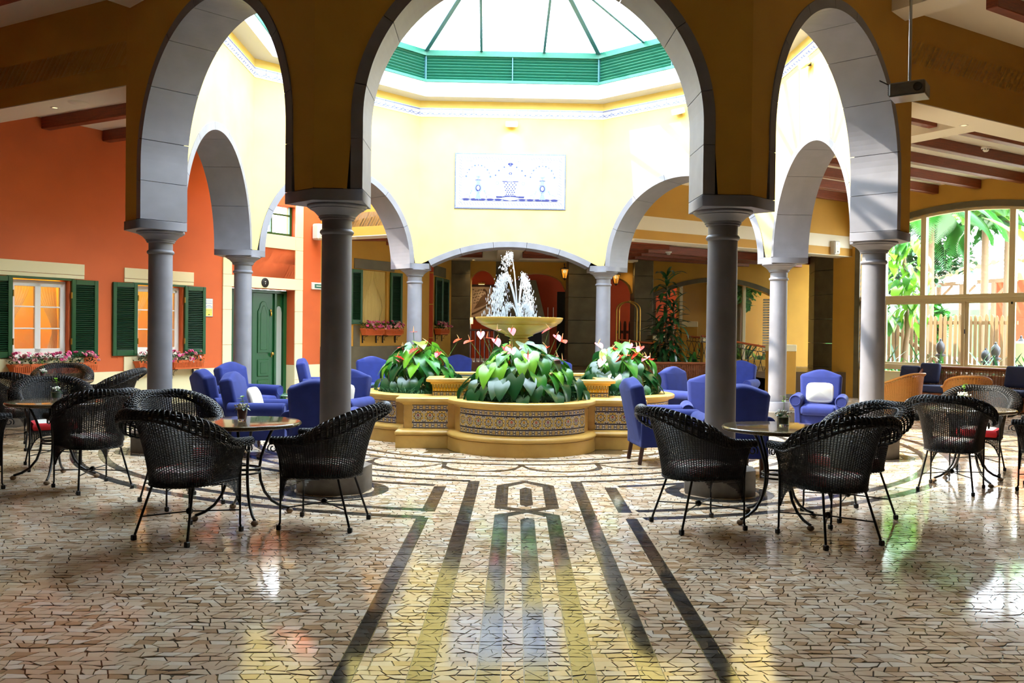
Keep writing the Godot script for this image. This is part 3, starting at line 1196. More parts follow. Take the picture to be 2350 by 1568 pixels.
func paint_tiles() -> void:
	var white = srgb(236, 228, 206)
	var navy = srgb(24, 28, 62)
	var yel = srgb(214, 168, 52)
	for k in 3:
		var im = Image.create(128, 128, false, Image.FORMAT_RGB8)
		im.fill(white)
		for a in 8:
			var t = TAU * (a + 0.5) / 8
			i_disc(im, 64 + sin(t) * 44, 64 - cos(t) * 44, 17, yel)
		for a in 8:
			var t = TAU * (a + 0.5) / 8
			i_disc(im, 64 + sin(t) * 43, 64 - cos(t) * 43, 11, srgb(238, 214, 130))
		i_poly(im, star(64, 64, 47, 33, 8), navy)
		i_poly(im, star(64, 64, 38, 27, 8), white)
		for cx in [0, 128]:
			for cy in [0, 128]:
				i_disc(im, cx, cy, 16, white)
				i_line(im, Vector2(cx, cy).lerp(Vector2(64, 64), 0.08), Vector2(cx, cy).lerp(Vector2(64, 64), 0.26), 7, navy)
		var fc: Color = [srgb(206, 150, 40), srgb(140, 70, 100), srgb(180, 84, 66)][k]
		i_line(im, Vector2(64, 86), Vector2(64, 58), 3, srgb(40, 70, 40))
		i_curve(im, Vector2(64, 82), Vector2(48, 78), Vector2(48, 66), 4, srgb(40, 70, 40))
		i_curve(im, Vector2(64, 82), Vector2(80, 78), Vector2(80, 66), 4, srgb(40, 70, 40))
		for a in 6:
			var t = TAU * a / 6
			i_disc(im, 64 + sin(t) * 8, 54 - cos(t) * 8, 6.5, fc)
		i_disc(im, 64, 54, 4, srgb(230, 190, 90))
		i_line(im, Vector2(0, 2), Vector2(128, 2), 3, navy)
		i_line(im, Vector2(0, 126), Vector2(128, 126), 3, navy)
		tile_mat("tile_flower_%d" % k, im)
	var im2 = Image.create(128, 64, false, Image.FORMAT_RGB8)
	im2.fill(white)
	for cx in [0, 64, 128]:
		i_disc(im2, cx, 32, 13, yel, 20)
		i_disc(im2, cx, 32, 5, white, 9)
	for cx in [32, 96]:
		for s in [-1, 1]:
			i_curve(im2, Vector2(cx + s * 4, 32), Vector2(cx + s * 17, 30), Vector2(cx + s * 14, 14), 6, navy)
			i_curve(im2, Vector2(cx + s * 4, 32), Vector2(cx + s * 17, 34), Vector2(cx + s * 14, 50), 6, navy)
		i_disc(im2, cx, 32, 5, navy)
	i_line(im2, Vector2(0, 4), Vector2(128, 4), 7, navy)
	i_line(im2, Vector2(0, 60), Vector2(128, 60), 7, navy)
	tile_mat("tile_border", im2)
	var im3 = Image.create(128, 96, false, Image.FORMAT_RGB8)
	im3.fill(yel)
	for cx in [16, 48, 80, 112]:
		i_poly(im3, PackedVector2Array([Vector2(cx - 14, 0), Vector2(cx + 14, 0), Vector2(cx + 12, 40), Vector2(cx, 62), Vector2(cx - 12, 40)]), navy)
		i_poly(im3, PackedVector2Array([Vector2(cx - 10, 0), Vector2(cx + 10, 0), Vector2(cx + 8, 38), Vector2(cx, 54), Vector2(cx - 8, 38)]), srgb(238, 214, 130))
		i_line(im3, Vector2(cx, 8), Vector2(cx, 44), 4, navy)
		i_disc(im3, cx + 16, 78, 5, white, 12)
	i_line(im3, Vector2(0, 94), Vector2(128, 94), 4, navy)
	tile_mat("tile_scallop", im3)
	# blue and white frieze
	var blue = srgb(70, 84, 140)
	var im4 = Image.create(96, 96, false, Image.FORMAT_RGB8)
	im4.fill(srgb(232, 232, 232))
	i_line(im4, Vector2(0, 5), Vector2(96, 5), 6, srgb(120, 130, 170))
	for s in [0, 1]:
		i_curve(im4, Vector2(-8, 24 + 58 * s), Vector2(48, 24 + 58 * (1 - s) + (30 if s == 0 else -30)), Vector2(104, 24 + 58 * s), 7, blue)
	i_line(im4, Vector2(0, 20), Vector2(48, 84), 5, blue)
	i_line(im4, Vector2(48, 84), Vector2(96, 20), 5, blue)
	i_line(im4, Vector2(24, 20), Vector2(6, 50), 4, srgb(130, 140, 180))
	i_line(im4, Vector2(72, 84), Vector2(90, 54), 4, srgb(130, 140, 180))
	tile_mat("tile_frieze", im4, 0.2)
	# the picture of flower vases: one print over 98 tiles
	var W = 896
	var H = 448
	var pn = Image.create(W, H, false, Image.FORMAT_RGB8)
	pn.fill(srgb(232, 234, 238))
	var lb = srgb(120, 136, 190)
	var pb = srgb(180, 190, 216)
	var db = srgb(36, 44, 104)
	for q in [[0.0, 14.0, srgb(96, 112, 168)], [17.0, 4.0, db]]:
		for s in 2:
			var o: float = q[0] if s == 0 else -q[0]
			i_line(pn, Vector2(0, q[0] + 4), Vector2(W, q[0] + 4), q[1] * 0.6, q[2])
			i_line(pn, Vector2(0, H - q[0] - 4), Vector2(W, H - q[0] - 4), q[1] * 0.6, q[2])
			i_line(pn, Vector2(q[0] + 4, 0), Vector2(q[0] + 4, H), q[1] * 0.6, q[2])
			i_line(pn, Vector2(W - q[0] - 4, 0), Vector2(W - q[0] - 4, H), q[1] * 0.6, q[2])
	# braid border
	for i in 38:
		for y in [40, H - 40]:
			var x = 28.0 + i * 22.4
			i_line(pn, Vector2(x, y - 12), Vector2(x + 14, y + 12), 4, db)
			i_line(pn, Vector2(x + 14, y + 12), Vector2(x + 22, y - 4), 3, lb)
	for i in 16:
		for x in [44, W - 44]:
			var y = 52.0 + i * 22.4
			i_line(pn, Vector2(x - 12, y), Vector2(x + 12, y + 14), 4, db)
			i_line(pn, Vector2(x + 12, y + 14), Vector2(x - 4, y + 22), 3, lb)
	for q in [[64, 64, W - 64, 64], [64, H - 64, W - 64, H - 64], [64, 64, 64, H - 64], [W - 64, 64, W - 64, H - 64]]:
		i_line(pn, Vector2(q[0], q[1]), Vector2(q[2], q[3]), 2, srgb(90, 96, 120))
	# ground line
	for i in 12:
		i_disc(pn, 90 + i * 65, H - 74, 34, db, 9)
	i_poly(pn, PackedVector2Array([Vector2(66, H - 66), Vector2(W - 66, H - 66), Vector2(W - 66, H - 62), Vector2(66, H - 62)]), db)
	i_poly(pn, PackedVector2Array([Vector2(330, H - 104), Vector2(566, H - 104), Vector2(560, H - 88), Vector2(336, H - 88)]), db)
	i_disc(pn, 448, H - 84, 70, pb, 14)
	# basket in the middle
	i_poly(pn, PackedVector2Array([Vector2(386, 226), Vector2(510, 226), Vector2(492, 340), Vector2(404, 340)]), pb)
	for j in 7:
		for i in 8:
			if (i + j) % 2 == 0:
				i_disc(pn, 398 + i * 14.2 - (i - 3.5) * j * 0.9, 238 + j * 15, 5.5, db)
	i_line(pn, Vector2(384, 226), Vector2(512, 226), 8, db)
	i_line(pn, Vector2(404, 342), Vector2(492, 342), 7, db)
	var sr = RandomNumberGenerator.new()
	sr.seed = 5
	for i in 13:
		var a = -1.2 + i * 0.2
		var tip = Vector2(448 + sin(a) * 130, 220 - cos(a) * 120)
		i_curve(pn, Vector2(448 + sin(a) * 20, 222), Vector2(448 + sin(a) * 60, 150), tip, 6 if i % 2 else 9, lb if i % 2 else pb)
		if i % 2 == 0:
			i_disc(pn, tip.x, tip.y, 10, lb)
			i_disc(pn, tip.x, tip.y, 5, db)
	i_disc(pn, 448, 84, 22, db, 12)
	i_disc(pn, 448, 160, 11, db)
	i_disc(pn, 448, 160, 5, pb)
	for s in [-1, 1]:
		i_disc(pn, 448 + s * 106, 240, 16, lb)
		i_disc(pn, 448 + s * 106, 240, 8, srgb(232, 234, 238))
		i_curve(pn, Vector2(448 + s * 60, 210), Vector2(448 + s * 90, 150), Vector2(448 + s * 116, 224), 3, lb)
		# side vase
		var vx: float = 448 + s * 260
		i_disc(pn, vx, 282, 32, lb, 40)
		i_disc(pn, vx, 282, 20, db, 27)
		i_disc(pn, vx, 280, 12, pb, 17)
		i_poly(pn, PackedVector2Array([Vector2(vx - 10, 318), Vector2(vx + 10, 318), Vector2(vx + 26, 376), Vector2(vx - 26, 376)]), lb)
		i_disc(pn, vx, 376, 28, db, 6)
		i_disc(pn, vx, 218, 26, db, 7)
		i_poly(pn, PackedVector2Array([Vector2(vx - 20, 218), Vector2(vx + 20, 218), Vector2(vx + 12, 246), Vector2(vx - 12, 246)]), lb)
		for i in 11:
			var a = -1.35 + i * 0.27
			var tip = Vector2(vx + sin(a) * 100, 214 - cos(a) * 118)
			i_curve(pn, Vector2(vx, 212), Vector2(vx + sin(a) * 30, 150), tip, 4, lb)
			i_disc(pn, tip.x, maxf(tip.y, 82), 8 + sr.randf() * 4, pb if i % 2 else lb)
			i_disc(pn, tip.x, maxf(tip.y, 82), 4, db)
			i_curve(pn, Vector2(vx, 180), Vector2(vx + sin(a) * 40, 190 - i), Vector2(vx + sin(a) * 70, 180 - cos(a) * 30), 5, pb)
		for t in [-1, 1]:      # bird at either side of the vase
			var bx: float = vx + t * 68
			i_disc(pn, bx, 330, 30, pb, 13)
			i_disc(pn, bx - t * 16, 306, 9, lb)
			i_line(pn, Vector2(bx - t * 14, 310), Vector2(bx - t * 6, 328), 8, lb)
			i_line(pn, Vector2(bx + t * 10, 330), Vector2(bx + t * 44, 344), 7, lb)
			i_line(pn, Vector2(bx, 342), Vector2(bx, 366), 3, db)
	tile_mat("tile_picture", pn, 0.2)

# ---------------------------------------------------------------- fountain
const FAX := 1.58
const FAZ := 1.40
const FRW := 0.90
const FLC := 1.34

func f_segments(d: float) -> Array:        # straight and curved runs of the basin's outline, offset by d
	var out = []
	var half = [Vector2(FAX, FAZ), Vector2(FAZ, FAX)]
	for k in 4:
		var a = k * PI / 2.0
		var h = (FAZ if k % 2 == 0 else FAX) + d       # distance of this face
		var wd = (FAX if k % 2 == 0 else FAZ) + d      # half width of this face
		var lc = FLC
		var r = FRW + d
		var al = acos(clampf((h - lc) / r, -1, 1))
		var n = 28
		var arc = []
		for i in n + 1:
			var t = -al + 2 * al * i / n
			arc.append(Vector2(sin(t) * r, lc + cos(t) * r))
		arc[0].y = h
		arc[n].y = h
		var bs = Transform2D(-a, Vector2())
		var runs = [[Vector2(-wd, h), arc[0]], arc, [arc[n], Vector2(wd, h)]]
		for q in runs:
			var w = []
			for p in q:
				# local x right, y outwards -> world (x, z)
				w.append(Vector3(p.x * cos(a) + p.y * sin(a), 0, -p.x * sin(a) + p.y * cos(a)))
			out.append(w)
	return out

func f_ring(b: B, prof: Array) -> void:
	var st = []
	for p in prof:
		st.append(f_segments(p[0]))
	for s in st[0].size():
		var rows = []
		for i in prof.size():
			var row = []
			for q in st[i][s]:
				row.append(q + Vector3.UP * prof[i][1])
			rows.append(row)
		b.grid(rows)

func build_fountain() -> void:
	paint_tiles_once()
	var f = thing("fountain", "ochre stone fountain faced with flower tiles, bowl and water jets in the middle of the court", "fountain", Vector3(0.05, 0, -0.02))
	var b = B.new()
	f_ring(b, [[0.10, 0.0], [0.10, 0.163], [0.094, 0.17], [0.08, 0.17]])
	part("plinth", b, M.fountain, f)
	b = B.new()
	f_ring(b, [[0.085, 0.172], [0.104, 0.176], [0.115, 0.196], [0.112, 0.214], [0.095, 0.232], [0.07, 0.246], [0.045, 0.252], [0.0, 0.255]])
	part("torus_moulding", b, M.fountain, f)
	b = B.new()
	f_ring(b, [[0.0, 0.25], [0.0, 0.575]])
	part("basin_wall", b, M.fountain, f)
	b = B.new()
	f_ring(b, [[0.0, 0.572], [0.012, 0.572], [0.02, 0.588], [0.05, 0.6], [0.062, 0.612], [0.075, 0.612]])
	f_ring(b, [[0.075, 0.612], [0.098, 0.614], [0.102, 0.622], [0.102, 0.656], [0.096, 0.664], [0.084, 0.668]])
	# top of the coping, with planting holes in the four lobes
	var outl = PackedVector2Array()
	for s in f_segments(0.084):
		for i in s.size() - 1:
			outl.append(Vector2(s[i].x, s[i].z))
	var hole = PackedVector2Array([Vector2(-1.24, -1.02), Vector2(1.24, -1.02), Vector2(1.24, 1.02), Vector2(-1.24, 1.02)])
	var circles = []
	for k in 4:
		var c = Vector2(sin(k * PI / 2), cos(k * PI / 2)) * FLC
		var q = PackedVector2Array()
		for i in 40:
			q.append(c + Vector2(cos(TAU * i / 40), sin(TAU * i / 40)) * 0.76)
		circles.append(q)
	for sg in [-1.0, 1.0]:
		var halfp = PackedVector2Array([Vector2(0, -4), Vector2(4 * sg, -4), Vector2(4 * sg, 4), Vector2(0, 4)])
		var ps = Geometry2D.intersect_polygons(outl, halfp)
		for h in [hole] + circles:
			var nx = []
			for p in ps:
				nx.append_array(Geometry2D.clip_polygons(p, h))
			ps = nx
		for p in ps:
			var base = b.v.size()
			var t = Geometry2D.triangulate_polygon(p)
			for q in p:
				b.vert(Vector3(q.x, 0.668, q.y), Vector3.UP)
			for i in range(0, t.size(), 3):
				b.face(base + t[i], base + t[i + 1], base + t[i + 2])
	for k in 4:
		var c = Vector3(sin(k * PI / 2), 0, cos(k * PI / 2)) * FLC
		b.lathe([Vector2(0.76, 0.668), Vector2(0.755, 0.6)], 40, c)
	part("coping", b, M.fountain, f)
	b = B.new()
	for k in 4:
		var c = Vector3(sin(k * PI / 2), 0, cos(k * PI / 2)) * FLC
		b.lathe([Vector2(0.77, 0.61), Vector2(0.0, 0.63)], 32, c)
	part("planting_soil", b, M.soil, f)
	# facing tiles
	for k in [0, 1, 3]:
		var a = k * PI / 2.0
		var bs = Basis(Vector3.UP, a)
		var fd = FAZ if k == 0 else FAX
		var spots = []
		var lim = 6
		for i in range(-lim, lim + 1):
			var t = i * 0.171
			spots.append([bs * (Vector3(0, 0, FLC) + Vector3(sin(t), 0, cos(t)) * FRW), Basis(Vector3.UP, a + t), 0.152, absi(i)])
		for s in [-1.0, 1.0]:
			for i in 3:
				spots.append([bs * Vector3(s * ((1.23 if k == 0 else 1.12) + (i - 1) * 0.16), 0, fd), Basis(Vector3.UP, a), 0.157, i])
		for sp in spots:
			for row in [[0.258, 0.333, M.tile_border], [0.336, 0.498, M["tile_flower_%d" % (absi(sp[3] * 2 + k) % 3)]], [0.501, 0.57, M.tile_border]]:
				var tb = B.new()
				tb.xf = Transform3D(sp[1], sp[0])
				var w: float = sp[2] * 0.5
				tb.box(Vector3(0, (row[0] + row[1]) * 0.5, 0), Vector3(w * 2, row[1] - row[0], 0.014))
				tb.quad(Vector3(-w, row[0], 0.0074), Vector3(w, row[0], 0.0074), Vector3(w, row[1], 0.0074), Vector3(-w, row[1], 0.0074), Vector3(0, 0, 1))
				part("facing_tile", tb, row[2], f)
	# raised basin
	b = B.new()
	for st in [[1.26, 1.04, 0.6, 0.655], [1.22, 1.0, 0.65, 0.83], [1.25, 1.03, 0.826, 0.85], [1.31, 1.09, 0.862, 0.905]]:
		b.box(Vector3(0, (st[2] + st[3]) * 0.5, st[1] - 0.11), Vector3(st[0] * 2, st[3] - st[2], 0.22), 0.006)
		b.box(Vector3(0, (st[2] + st[3]) * 0.5, -st[1] + 0.11), Vector3(st[0] * 2, st[3] - st[2], 0.22), 0.006)
		b.box(Vector3(st[0] - 0.11, (st[2] + st[3]) * 0.5, 0), Vector3(0.22, st[3] - st[2], st[1] * 2 - 0.4), 0.0)
		b.box(Vector3(-st[0] + 0.11, (st[2] + st[3]) * 0.5, 0), Vector3(0.22, st[3] - st[2], st[1] * 2 - 0.4), 0.0)
	for s in [[1.31, 1.09]]:
		var rows = []
		for p in [[0.03, 0.846], [0.036, 0.852], [0.06, 0.858], [0.08, 0.864]]:
			var hx: float = 1.22 + p[0]
			var hz: float = 1.0 + p[0]
			rows.append([Vector3(-hx, p[1], -hz), Vector3(-hx, p[1], hz), Vector3(hx, p[1], hz), Vector3(hx, p[1], -hz)])
		for c in 3:
			var rr = []
			for r in rows:
				rr.append([r[c], r[c + 1]])
			b.grid(rr)
	part("raised_basin", b, M.fountain, f)
	b = B.new()
	b.box(Vector3(0, 0.845, 0), Vector3(2.2, 0.02, 1.76))
	part("basin_water", b, M.pool, f)
	for k in [0, 1, 3]:
		var bs = Basis(Vector3.UP, k * PI / 2)
		var hw = 1.22 if k == 0 else 1.0
		var dz = 1.0 if k == 0 else 1.22
		var n = 15 if k == 0 else 12
		for i in n:
			for row in [[0.658, 0.722, M.tile_border], [0.725, 0.824, M.tile_scallop]]:
				var tb = B.new()
				tb.xf = Transform3D(bs, Vector3())
				var w = 2 * hw / n
				var x = -hw + w * (i + 0.5)
				tb.box(Vector3(x, (row[0] + row[1]) * 0.5, dz), Vector3(w - 0.004, row[1] - row[0], 0.014))
				tb.quad(Vector3(x - w * 0.5 + 0.002, row[0], dz + 0.0074), Vector3(x + w * 0.5 - 0.002, row[0], dz + 0.0074), Vector3(x + w * 0.5 - 0.002, row[1], dz + 0.0074), Vector3(x - w * 0.5 + 0.002, row[1], dz + 0.0074), Vector3(0, 0, 1))
				part("basin_tile", tb, row[2], f)
	b = B.new()
	b.lathe([Vector2(0.2, 0.84), Vector2(0.2, 0.9), Vector2(0.17, 0.92), Vector2(0.135, 0.94), Vector2(0.13, 1.2), Vector2(0.127, 1.43), Vector2(0.148, 1.44), Vector2(0.152, 1.455), Vector2(0.132, 1.465), Vector2(0.14, 1.48), Vector2(0.18, 1.495), Vector2(0.195, 1.5)], 40)
	part("pedestal", b, M.bowl, f)
	b = B.new()
	b.lathe([Vector2(0.0, 1.498), Vector2(0.2, 1.5), Vector2(0.216, 1.506), Vector2(0.216, 1.52), Vector2(0.24, 1.534), Vector2(0.36, 1.575), Vector2(0.48, 1.622), Vector2(0.552, 1.655), Vector2(0.574, 1.666), Vector2(0.574, 1.676), Vector2(0.61, 1.694), Vector2(0.638, 1.72), Vector2(0.652, 1.745), Vector2(0.66, 1.77), Vector2(0.658, 1.778), Vector2(0.64, 1.78), Vector2(0.6, 1.75), Vector2(0.4, 1.7), Vector2(0.0, 1.69)], 64)
	part("bowl", b, M.bowl, f)
	b = B.new()
	b.lathe([Vector2(0.63, 1.766), Vector2(0.0, 1.766)], 48)
	part("bowl_water", b, M.pool, f)
	# jets: streams that arch over and break into drops
	var w = thing("water_jets", "white jets of water rising and splashing back into the fountain bowl", "water", Vector3(0.05, 1.76, -0.02))
	var drops = []
	var r2 = RandomNumberGenerator.new()
	r2.seed = 11
	var jets = [[0.97, -0.26, 0.05], [0.64, -0.36, 0.2], [0.62, -0.33, -0.15], [0.66, 0.14, 0.1], [0.60, 0.2, -0.12], [0.63, -0.42, 0.0], [0.22, -0.26, 0.12], [0.22, 0.24, 0.1], [0.21, -0.2, -0.2], [0.22, 0.2, -0.22], [0.2, 0.02, 0.3]]
	for j in jets:
		var h: float = j[0]
		var path = []
		var rad = []
		for i in 15:
			var t = i / 14.0 * 1.0
			path.append(Vector3(-0.02 + j[1] * 0.5 * t, h * (1.0 - (1.0 - t) * (1.0 - t)), j[2] * 0.5 * t))
			rad.append(lerpf(0.013, 0.0045, t))
		var sb = B.new()
		sb.tube(path, rad, 6)
		part("jet_stream", sb, M.spray, w)
		for i in (420 if h > 0.5 else 170):
			var t = 0.7 + r2.randf() * 1.3
			var sp = 0.02 + 0.12 * maxf(0.0, t - 0.8) * h
			var p = Vector3(-0.02 + j[1] * 0.5 * t, h * (1.0 - (1.0 - t) * (1.0 - t)), j[2] * 0.5 * t)
			p += Vector3(r2.randfn(0, sp * 0.5), r2.randfn(0, 0.02), r2.randfn(0, sp * 0.5))
			if p.y > 0.005:
				drops.append([p, 0.0025 + 0.003 * r2.randf(), clampf(1.0 + (t - 1.0) * 6.0, 1.0, 6.0)])
	for i in 700:      # splash
		var a = r2.randf() * TAU
		var rr = 0.1 + 0.38 * sqrt(r2.randf())
		drops.append([Vector3(cos(a) * rr - 0.08, 0.008 + 0.025 * r2.randf() * r2.randf(), sin(a) * rr * 0.8), 0.003 + 0.005 * r2.randf(), 1.0])
	var db = B.new()
	db.ball(Vector3(), Vector3.ONE, 6, 4)
	var mm = MultiMesh.new()
	mm.transform_format = MultiMesh.TRANSFORM_3D
	mm.mesh = db.done()
	mm.instance_count = drops.size()
	for i in drops.size():
		var d: Array = drops[i]
		mm.set_instance_transform(i, Transform3D(Basis.from_scale(Vector3(d[1], d[1] * d[2], d[1])), d[0]))
	var mi = MultiMeshInstance3D.new()
	mi.name = "spray"
	mi.multimesh = mm
	mi.material_override = M.spray
	mi.set_meta("kind", "stuff")
	w.add_child(mi)

var painted := false
func paint_tiles_once() -> void:
	if not painted:
		painted = true
		paint_tiles()

# ---------------------------------------------------------------- left facade
func shutter(b_frame: Transform3D, x0: float, x1: float, y0: float, y1: float, label: String, group := "green louvred shutters") -> Node3D:
	var o = thing("shutter", label, "shutter", Vector3(), 0, "")
	o.transform = b_frame * Transform3D(Basis(), Vector3((x0 + x1) * 0.5, y0, 0.03))
	var w = x1 - x0
	var h = y1 - y0
	for p in [["stile", Vector3(-w * 0.5 + 0.035, h * 0.5, 0), Vector3(0.07, h, 0.04)], ["stile", Vector3(w * 0.5 - 0.035, h * 0.5, 0), Vector3(0.07, h, 0.04)], ["rail", Vector3(0, h - 0.04, 0), Vector3(w - 0.14, 0.08, 0.036)], ["rail", Vector3(0, 0.05, 0), Vector3(w - 0.14, 0.1, 0.036)]]:
		var b = B.new()
		b.box(p[1], p[2], 0.005)
		part(p[0], b, M.green, o)
	var b2 = B.new()
	b2.box(Vector3(), Vector3(w - 0.14, 0.004, 0.042), 0.0, Basis(Vector3.RIGHT, 0.7))
	var ms = b2.done()
	var n = int((h - 0.2) / 0.034)
	for i in n:
		var s = part("slat", ms, M.slat, o)
		s.position = Vector3(0, 0.11 + (i + 0.5) * (h - 0.2) / n, 0)
	var b3 = B.new()
	b3.box(Vector3(0, h * 0.5, -0.022), Vector3(w - 0.1, h - 0.12, 0.006))
	part("back_board", b3, M.slat, o)
	return o

func hinge_pair(o: Node3D, x: float, h: float) -> void:
	for y in [0.25, h - 0.25]:
		var b = B.new()
		b.lathe([Vector2(0.0, -0.05), Vector2(0.012, -0.05), Vector2(0.012, 0.05), Vector2(0.0, 0.05)], 10, Vector3(x, y, 0.02))
		part("hinge", b, M.brass, o)

func drape_sheet(x0: float, x1: float, y0: float, y1: float, z: float, gather_x: float, gather_y: float, folds: int) -> B:
	# a curtain that hangs full at the top and is tied back at gather height
	var b = B.new()
	var rows = []
	for j in 25:
		var v = j / 24.0
		var y = lerpf(y1, y0, v)
		var row = []
		var k = 1.0 - absf(y - gather_y) / maxf(y1 - gather_y, 0.01)
		k = clampf(k, 0.0, 1.0)
		k = k * k * (3 - 2 * k)
		if y < gather_y:
			k = 1.0 - 0.35 * (gather_y - y) / (gather_y - y0 + 0.01)
		for i in 49:
			var u = i / 48.0
			var xf = lerpf(x0, x1, u)
			var xg = gather_x + (u - 0.5) * 0.1
			row.append(Vector3(lerpf(xf, xg, k), y, z + sin(u * folds * TAU) * lerpf(0.02, 0.012, k)))
		rows.append(row)
	b.grid(rows)
	return b

func casement(o: Node3D, x0: float, x1: float, y0: float, y1: float, z: float, m: Material) -> void:
	var xm = (x0 + x1) * 0.5
	var b = B.new()
	for q in [[(x0 + x1) * 0.5, y1 - 0.025, x1 - x0, 0.05], [(x0 + x1) * 0.5, y0 + 0.03, x1 - x0, 0.06], [x0 + 0.025, (y0 + y1) * 0.5, 0.05, y1 - y0], [x1 - 0.025, (y0 + y1) * 0.5, 0.05, y1 - y0]]:
		b.box(Vector3(q[0], q[1], z), Vector3(q[2], q[3], 0.07), 0.005)
	part("window_frame", b, m, o)
	for s in 2:
		var a = x0 + 0.04 if s == 0 else xm - 0.005
		var c = xm + 0.005 if s == 0 else x1 - 0.04
		b = B.new()
		for q in [[(a + c) * 0.5, y1 - 0.075, c - a, 0.055], [(a + c) * 0.5, y0 + 0.09, c - a, 0.07], [a + 0.027, (y0 + y1) * 0.5, 0.054, y1 - y0 - 0.1], [c - 0.027, (y0 + y1) * 0.5, 0.054, y1 - y0 - 0.1]]:
			b.box(Vector3(q[0], q[1], z + 0.01), Vector3(q[2], q[3], 0.05), 0.005)
		part("casement", b, m, o)
		for i in 2:
			b = B.new()
			b.box(Vector3((a + c) * 0.5, lerpf(y0 + 0.1, y1 - 0.08, (i + 1) / 3.0), z + 0.012), Vector3(c - a - 0.1, 0.024, 0.03), 0.004)
			part("glazing_bar", b, m, o)
		for i in 3:
			b = B.new()
			var ya = lerpf(y0 + 0.1, y1 - 0.08, i / 3.0)
			var yb = lerpf(y0 + 0.1, y1 - 0.08, (i + 1) / 3.0)
			b.quad(Vector3(a + 0.05, ya, z + 0.005), Vector3(c - 0.05, ya, z + 0.005), Vector3(c - 0.05, yb, z + 0.005), Vector3(a + 0.05, yb, z + 0.005), Vector3(0, 0, 1))
			part("pane", b, M.glass, o)

func flower_box(xf: Transform3D, w: float, label: String, sd: int, paleness := 0.5) -> Node3D:
	var o = thing("flower_box", label, "flower box")
	o.transform = xf
	var b = B.new()
	var rows = []
	for p in [[0.82, 0.0], [0.98, 0.135], [1.0, 0.135], [1.0, 0.16], [0.95, 0.16], [0.9, 0.13]]:
		var hw: float = w * 0.5 * (p[0] if p[0] < 0.99 else 1.0)
		var hd: float = 0.085 * p[0]
		var row = []
		for c in [[-1, -1], [-1, 1], [1, 1], [1, -1]]:
			row.append(Vector3(c[0] * hw, p[1], 0.1 + c[1] * hd))
		rows.append(row)
	for c in 4:
		for r in rows.size() - 1:
			b.quad(rows[r][c], rows[r][(c + 1) % 4], rows[r + 1][(c + 1) % 4], rows[r + 1][c], ((rows[r][c] + rows[r][(c + 1) % 4]) * 0.5 - Vector3(0, rows[r][c].y - (0.0 if r < 4 else 1.0), 0.1)))
	for i in int(w / 0.03):
		b.box(Vector3(-w * 0.5 + 0.03 + 0.03 * i, 0.075, 0.182), Vector3(0.012, 0.09, 0.012), 0.003, Basis(Vector3.RIGHT, 0.11))
	part("trough", b, M.terracotta, o)
	b = B.new()
	b.box(Vector3(0, 0.13, 0.1), Vector3(w * 0.9, 0.02, 0.15))
	part("soil", b, M.soil, o)
	for sg in [-0.7, 0.7]:
		b = B.new()
		var x: float = sg * w * 0.5
		b.box(Vector3(x, -0.09, 0.012), Vector3(0.03, 0.18, 0.02), 0.003)
		b.box(Vector3(x, -0.008, 0.09), Vector3(0.03, 0.014, 0.17), 0.003)
		var path = []
		for i in 17:
			var t = i / 16.0
			var a = t * 2.6 * PI
			path.append(Vector3(x, -0.035 - 0.1 * t + 0.025 * sin(a), 0.13 - 0.105 * t + 0.022 * cos(a)))
		b.tube(path, 0.004, 5)
		part("bracket", b, M.iron, o)
	var r = RandomNumberGenerator.new()
	r.seed = sd
	var fb = B.new()
	for i in int(w * 420):
		var p = Vector3(r.randf_range(-w * 0.52, w * 0.52), 0.15 + 0.15 * r.randf(), 0.1 + r.randf_range(-0.1, 0.13))
		p.y -= maxf(0, p.z - 0.16) * 0.8
		var d = Vector3(r.randf_range(-1, 1), r.randf_range(-0.1, 0.8), r.randf_range(-0.5, 1)).normalized()
		var sd2 = d.cross(Vector3.UP).normalized() * 0.014
		var l = 0.045
		fb.tri(p, p + d * l * 0.6 + sd2, p + d * l, Vector3.UP)
		fb.tri(p, p + d * l * 0.6 - sd2, p + d * l, Vector3.UP)
	var fo = part("foliage", fb, M.leaf_dark, o)
	fo.set_meta("kind", "stuff")
	var bl = B.new()
	for k in 7:
		var a = TAU * k / 7 if k < 5 else TAU * (k + 0.5) / 2.0
		var rr = 0.018 if k < 5 else 0.006
		bl.ball(Vector3(cos(a) * rr, 0.004 if k < 5 else 0.012, sin(a) * rr), Vector3(0.016, 0.008, 0.016) if k < 5 else Vector3(0.01, 0.007, 0.01), 7, 5)
	var blm = bl.done()
	for i in int(w * 44):
		var s = part("blossom", blm, M.pink if r.randf() > paleness else M.pale_pink, o)
		var z = r.randf_range(-0.02, 0.2)
		s.position = Vector3(r.randf_range(-w * 0.5, w * 0.5), 0.32 - maxf(0, z - 0.1) * 1.3 + r.randf_range(-0.05, 0.02), 0.08 + z)
		s.rotation = Vector3(0.5 + z * 4.0, r.randf() * 3.0, r.randf_range(-0.4, 0.4))
		s.scale = Vector3.ONE * r.randf_range(0.8, 1.25)
	return o

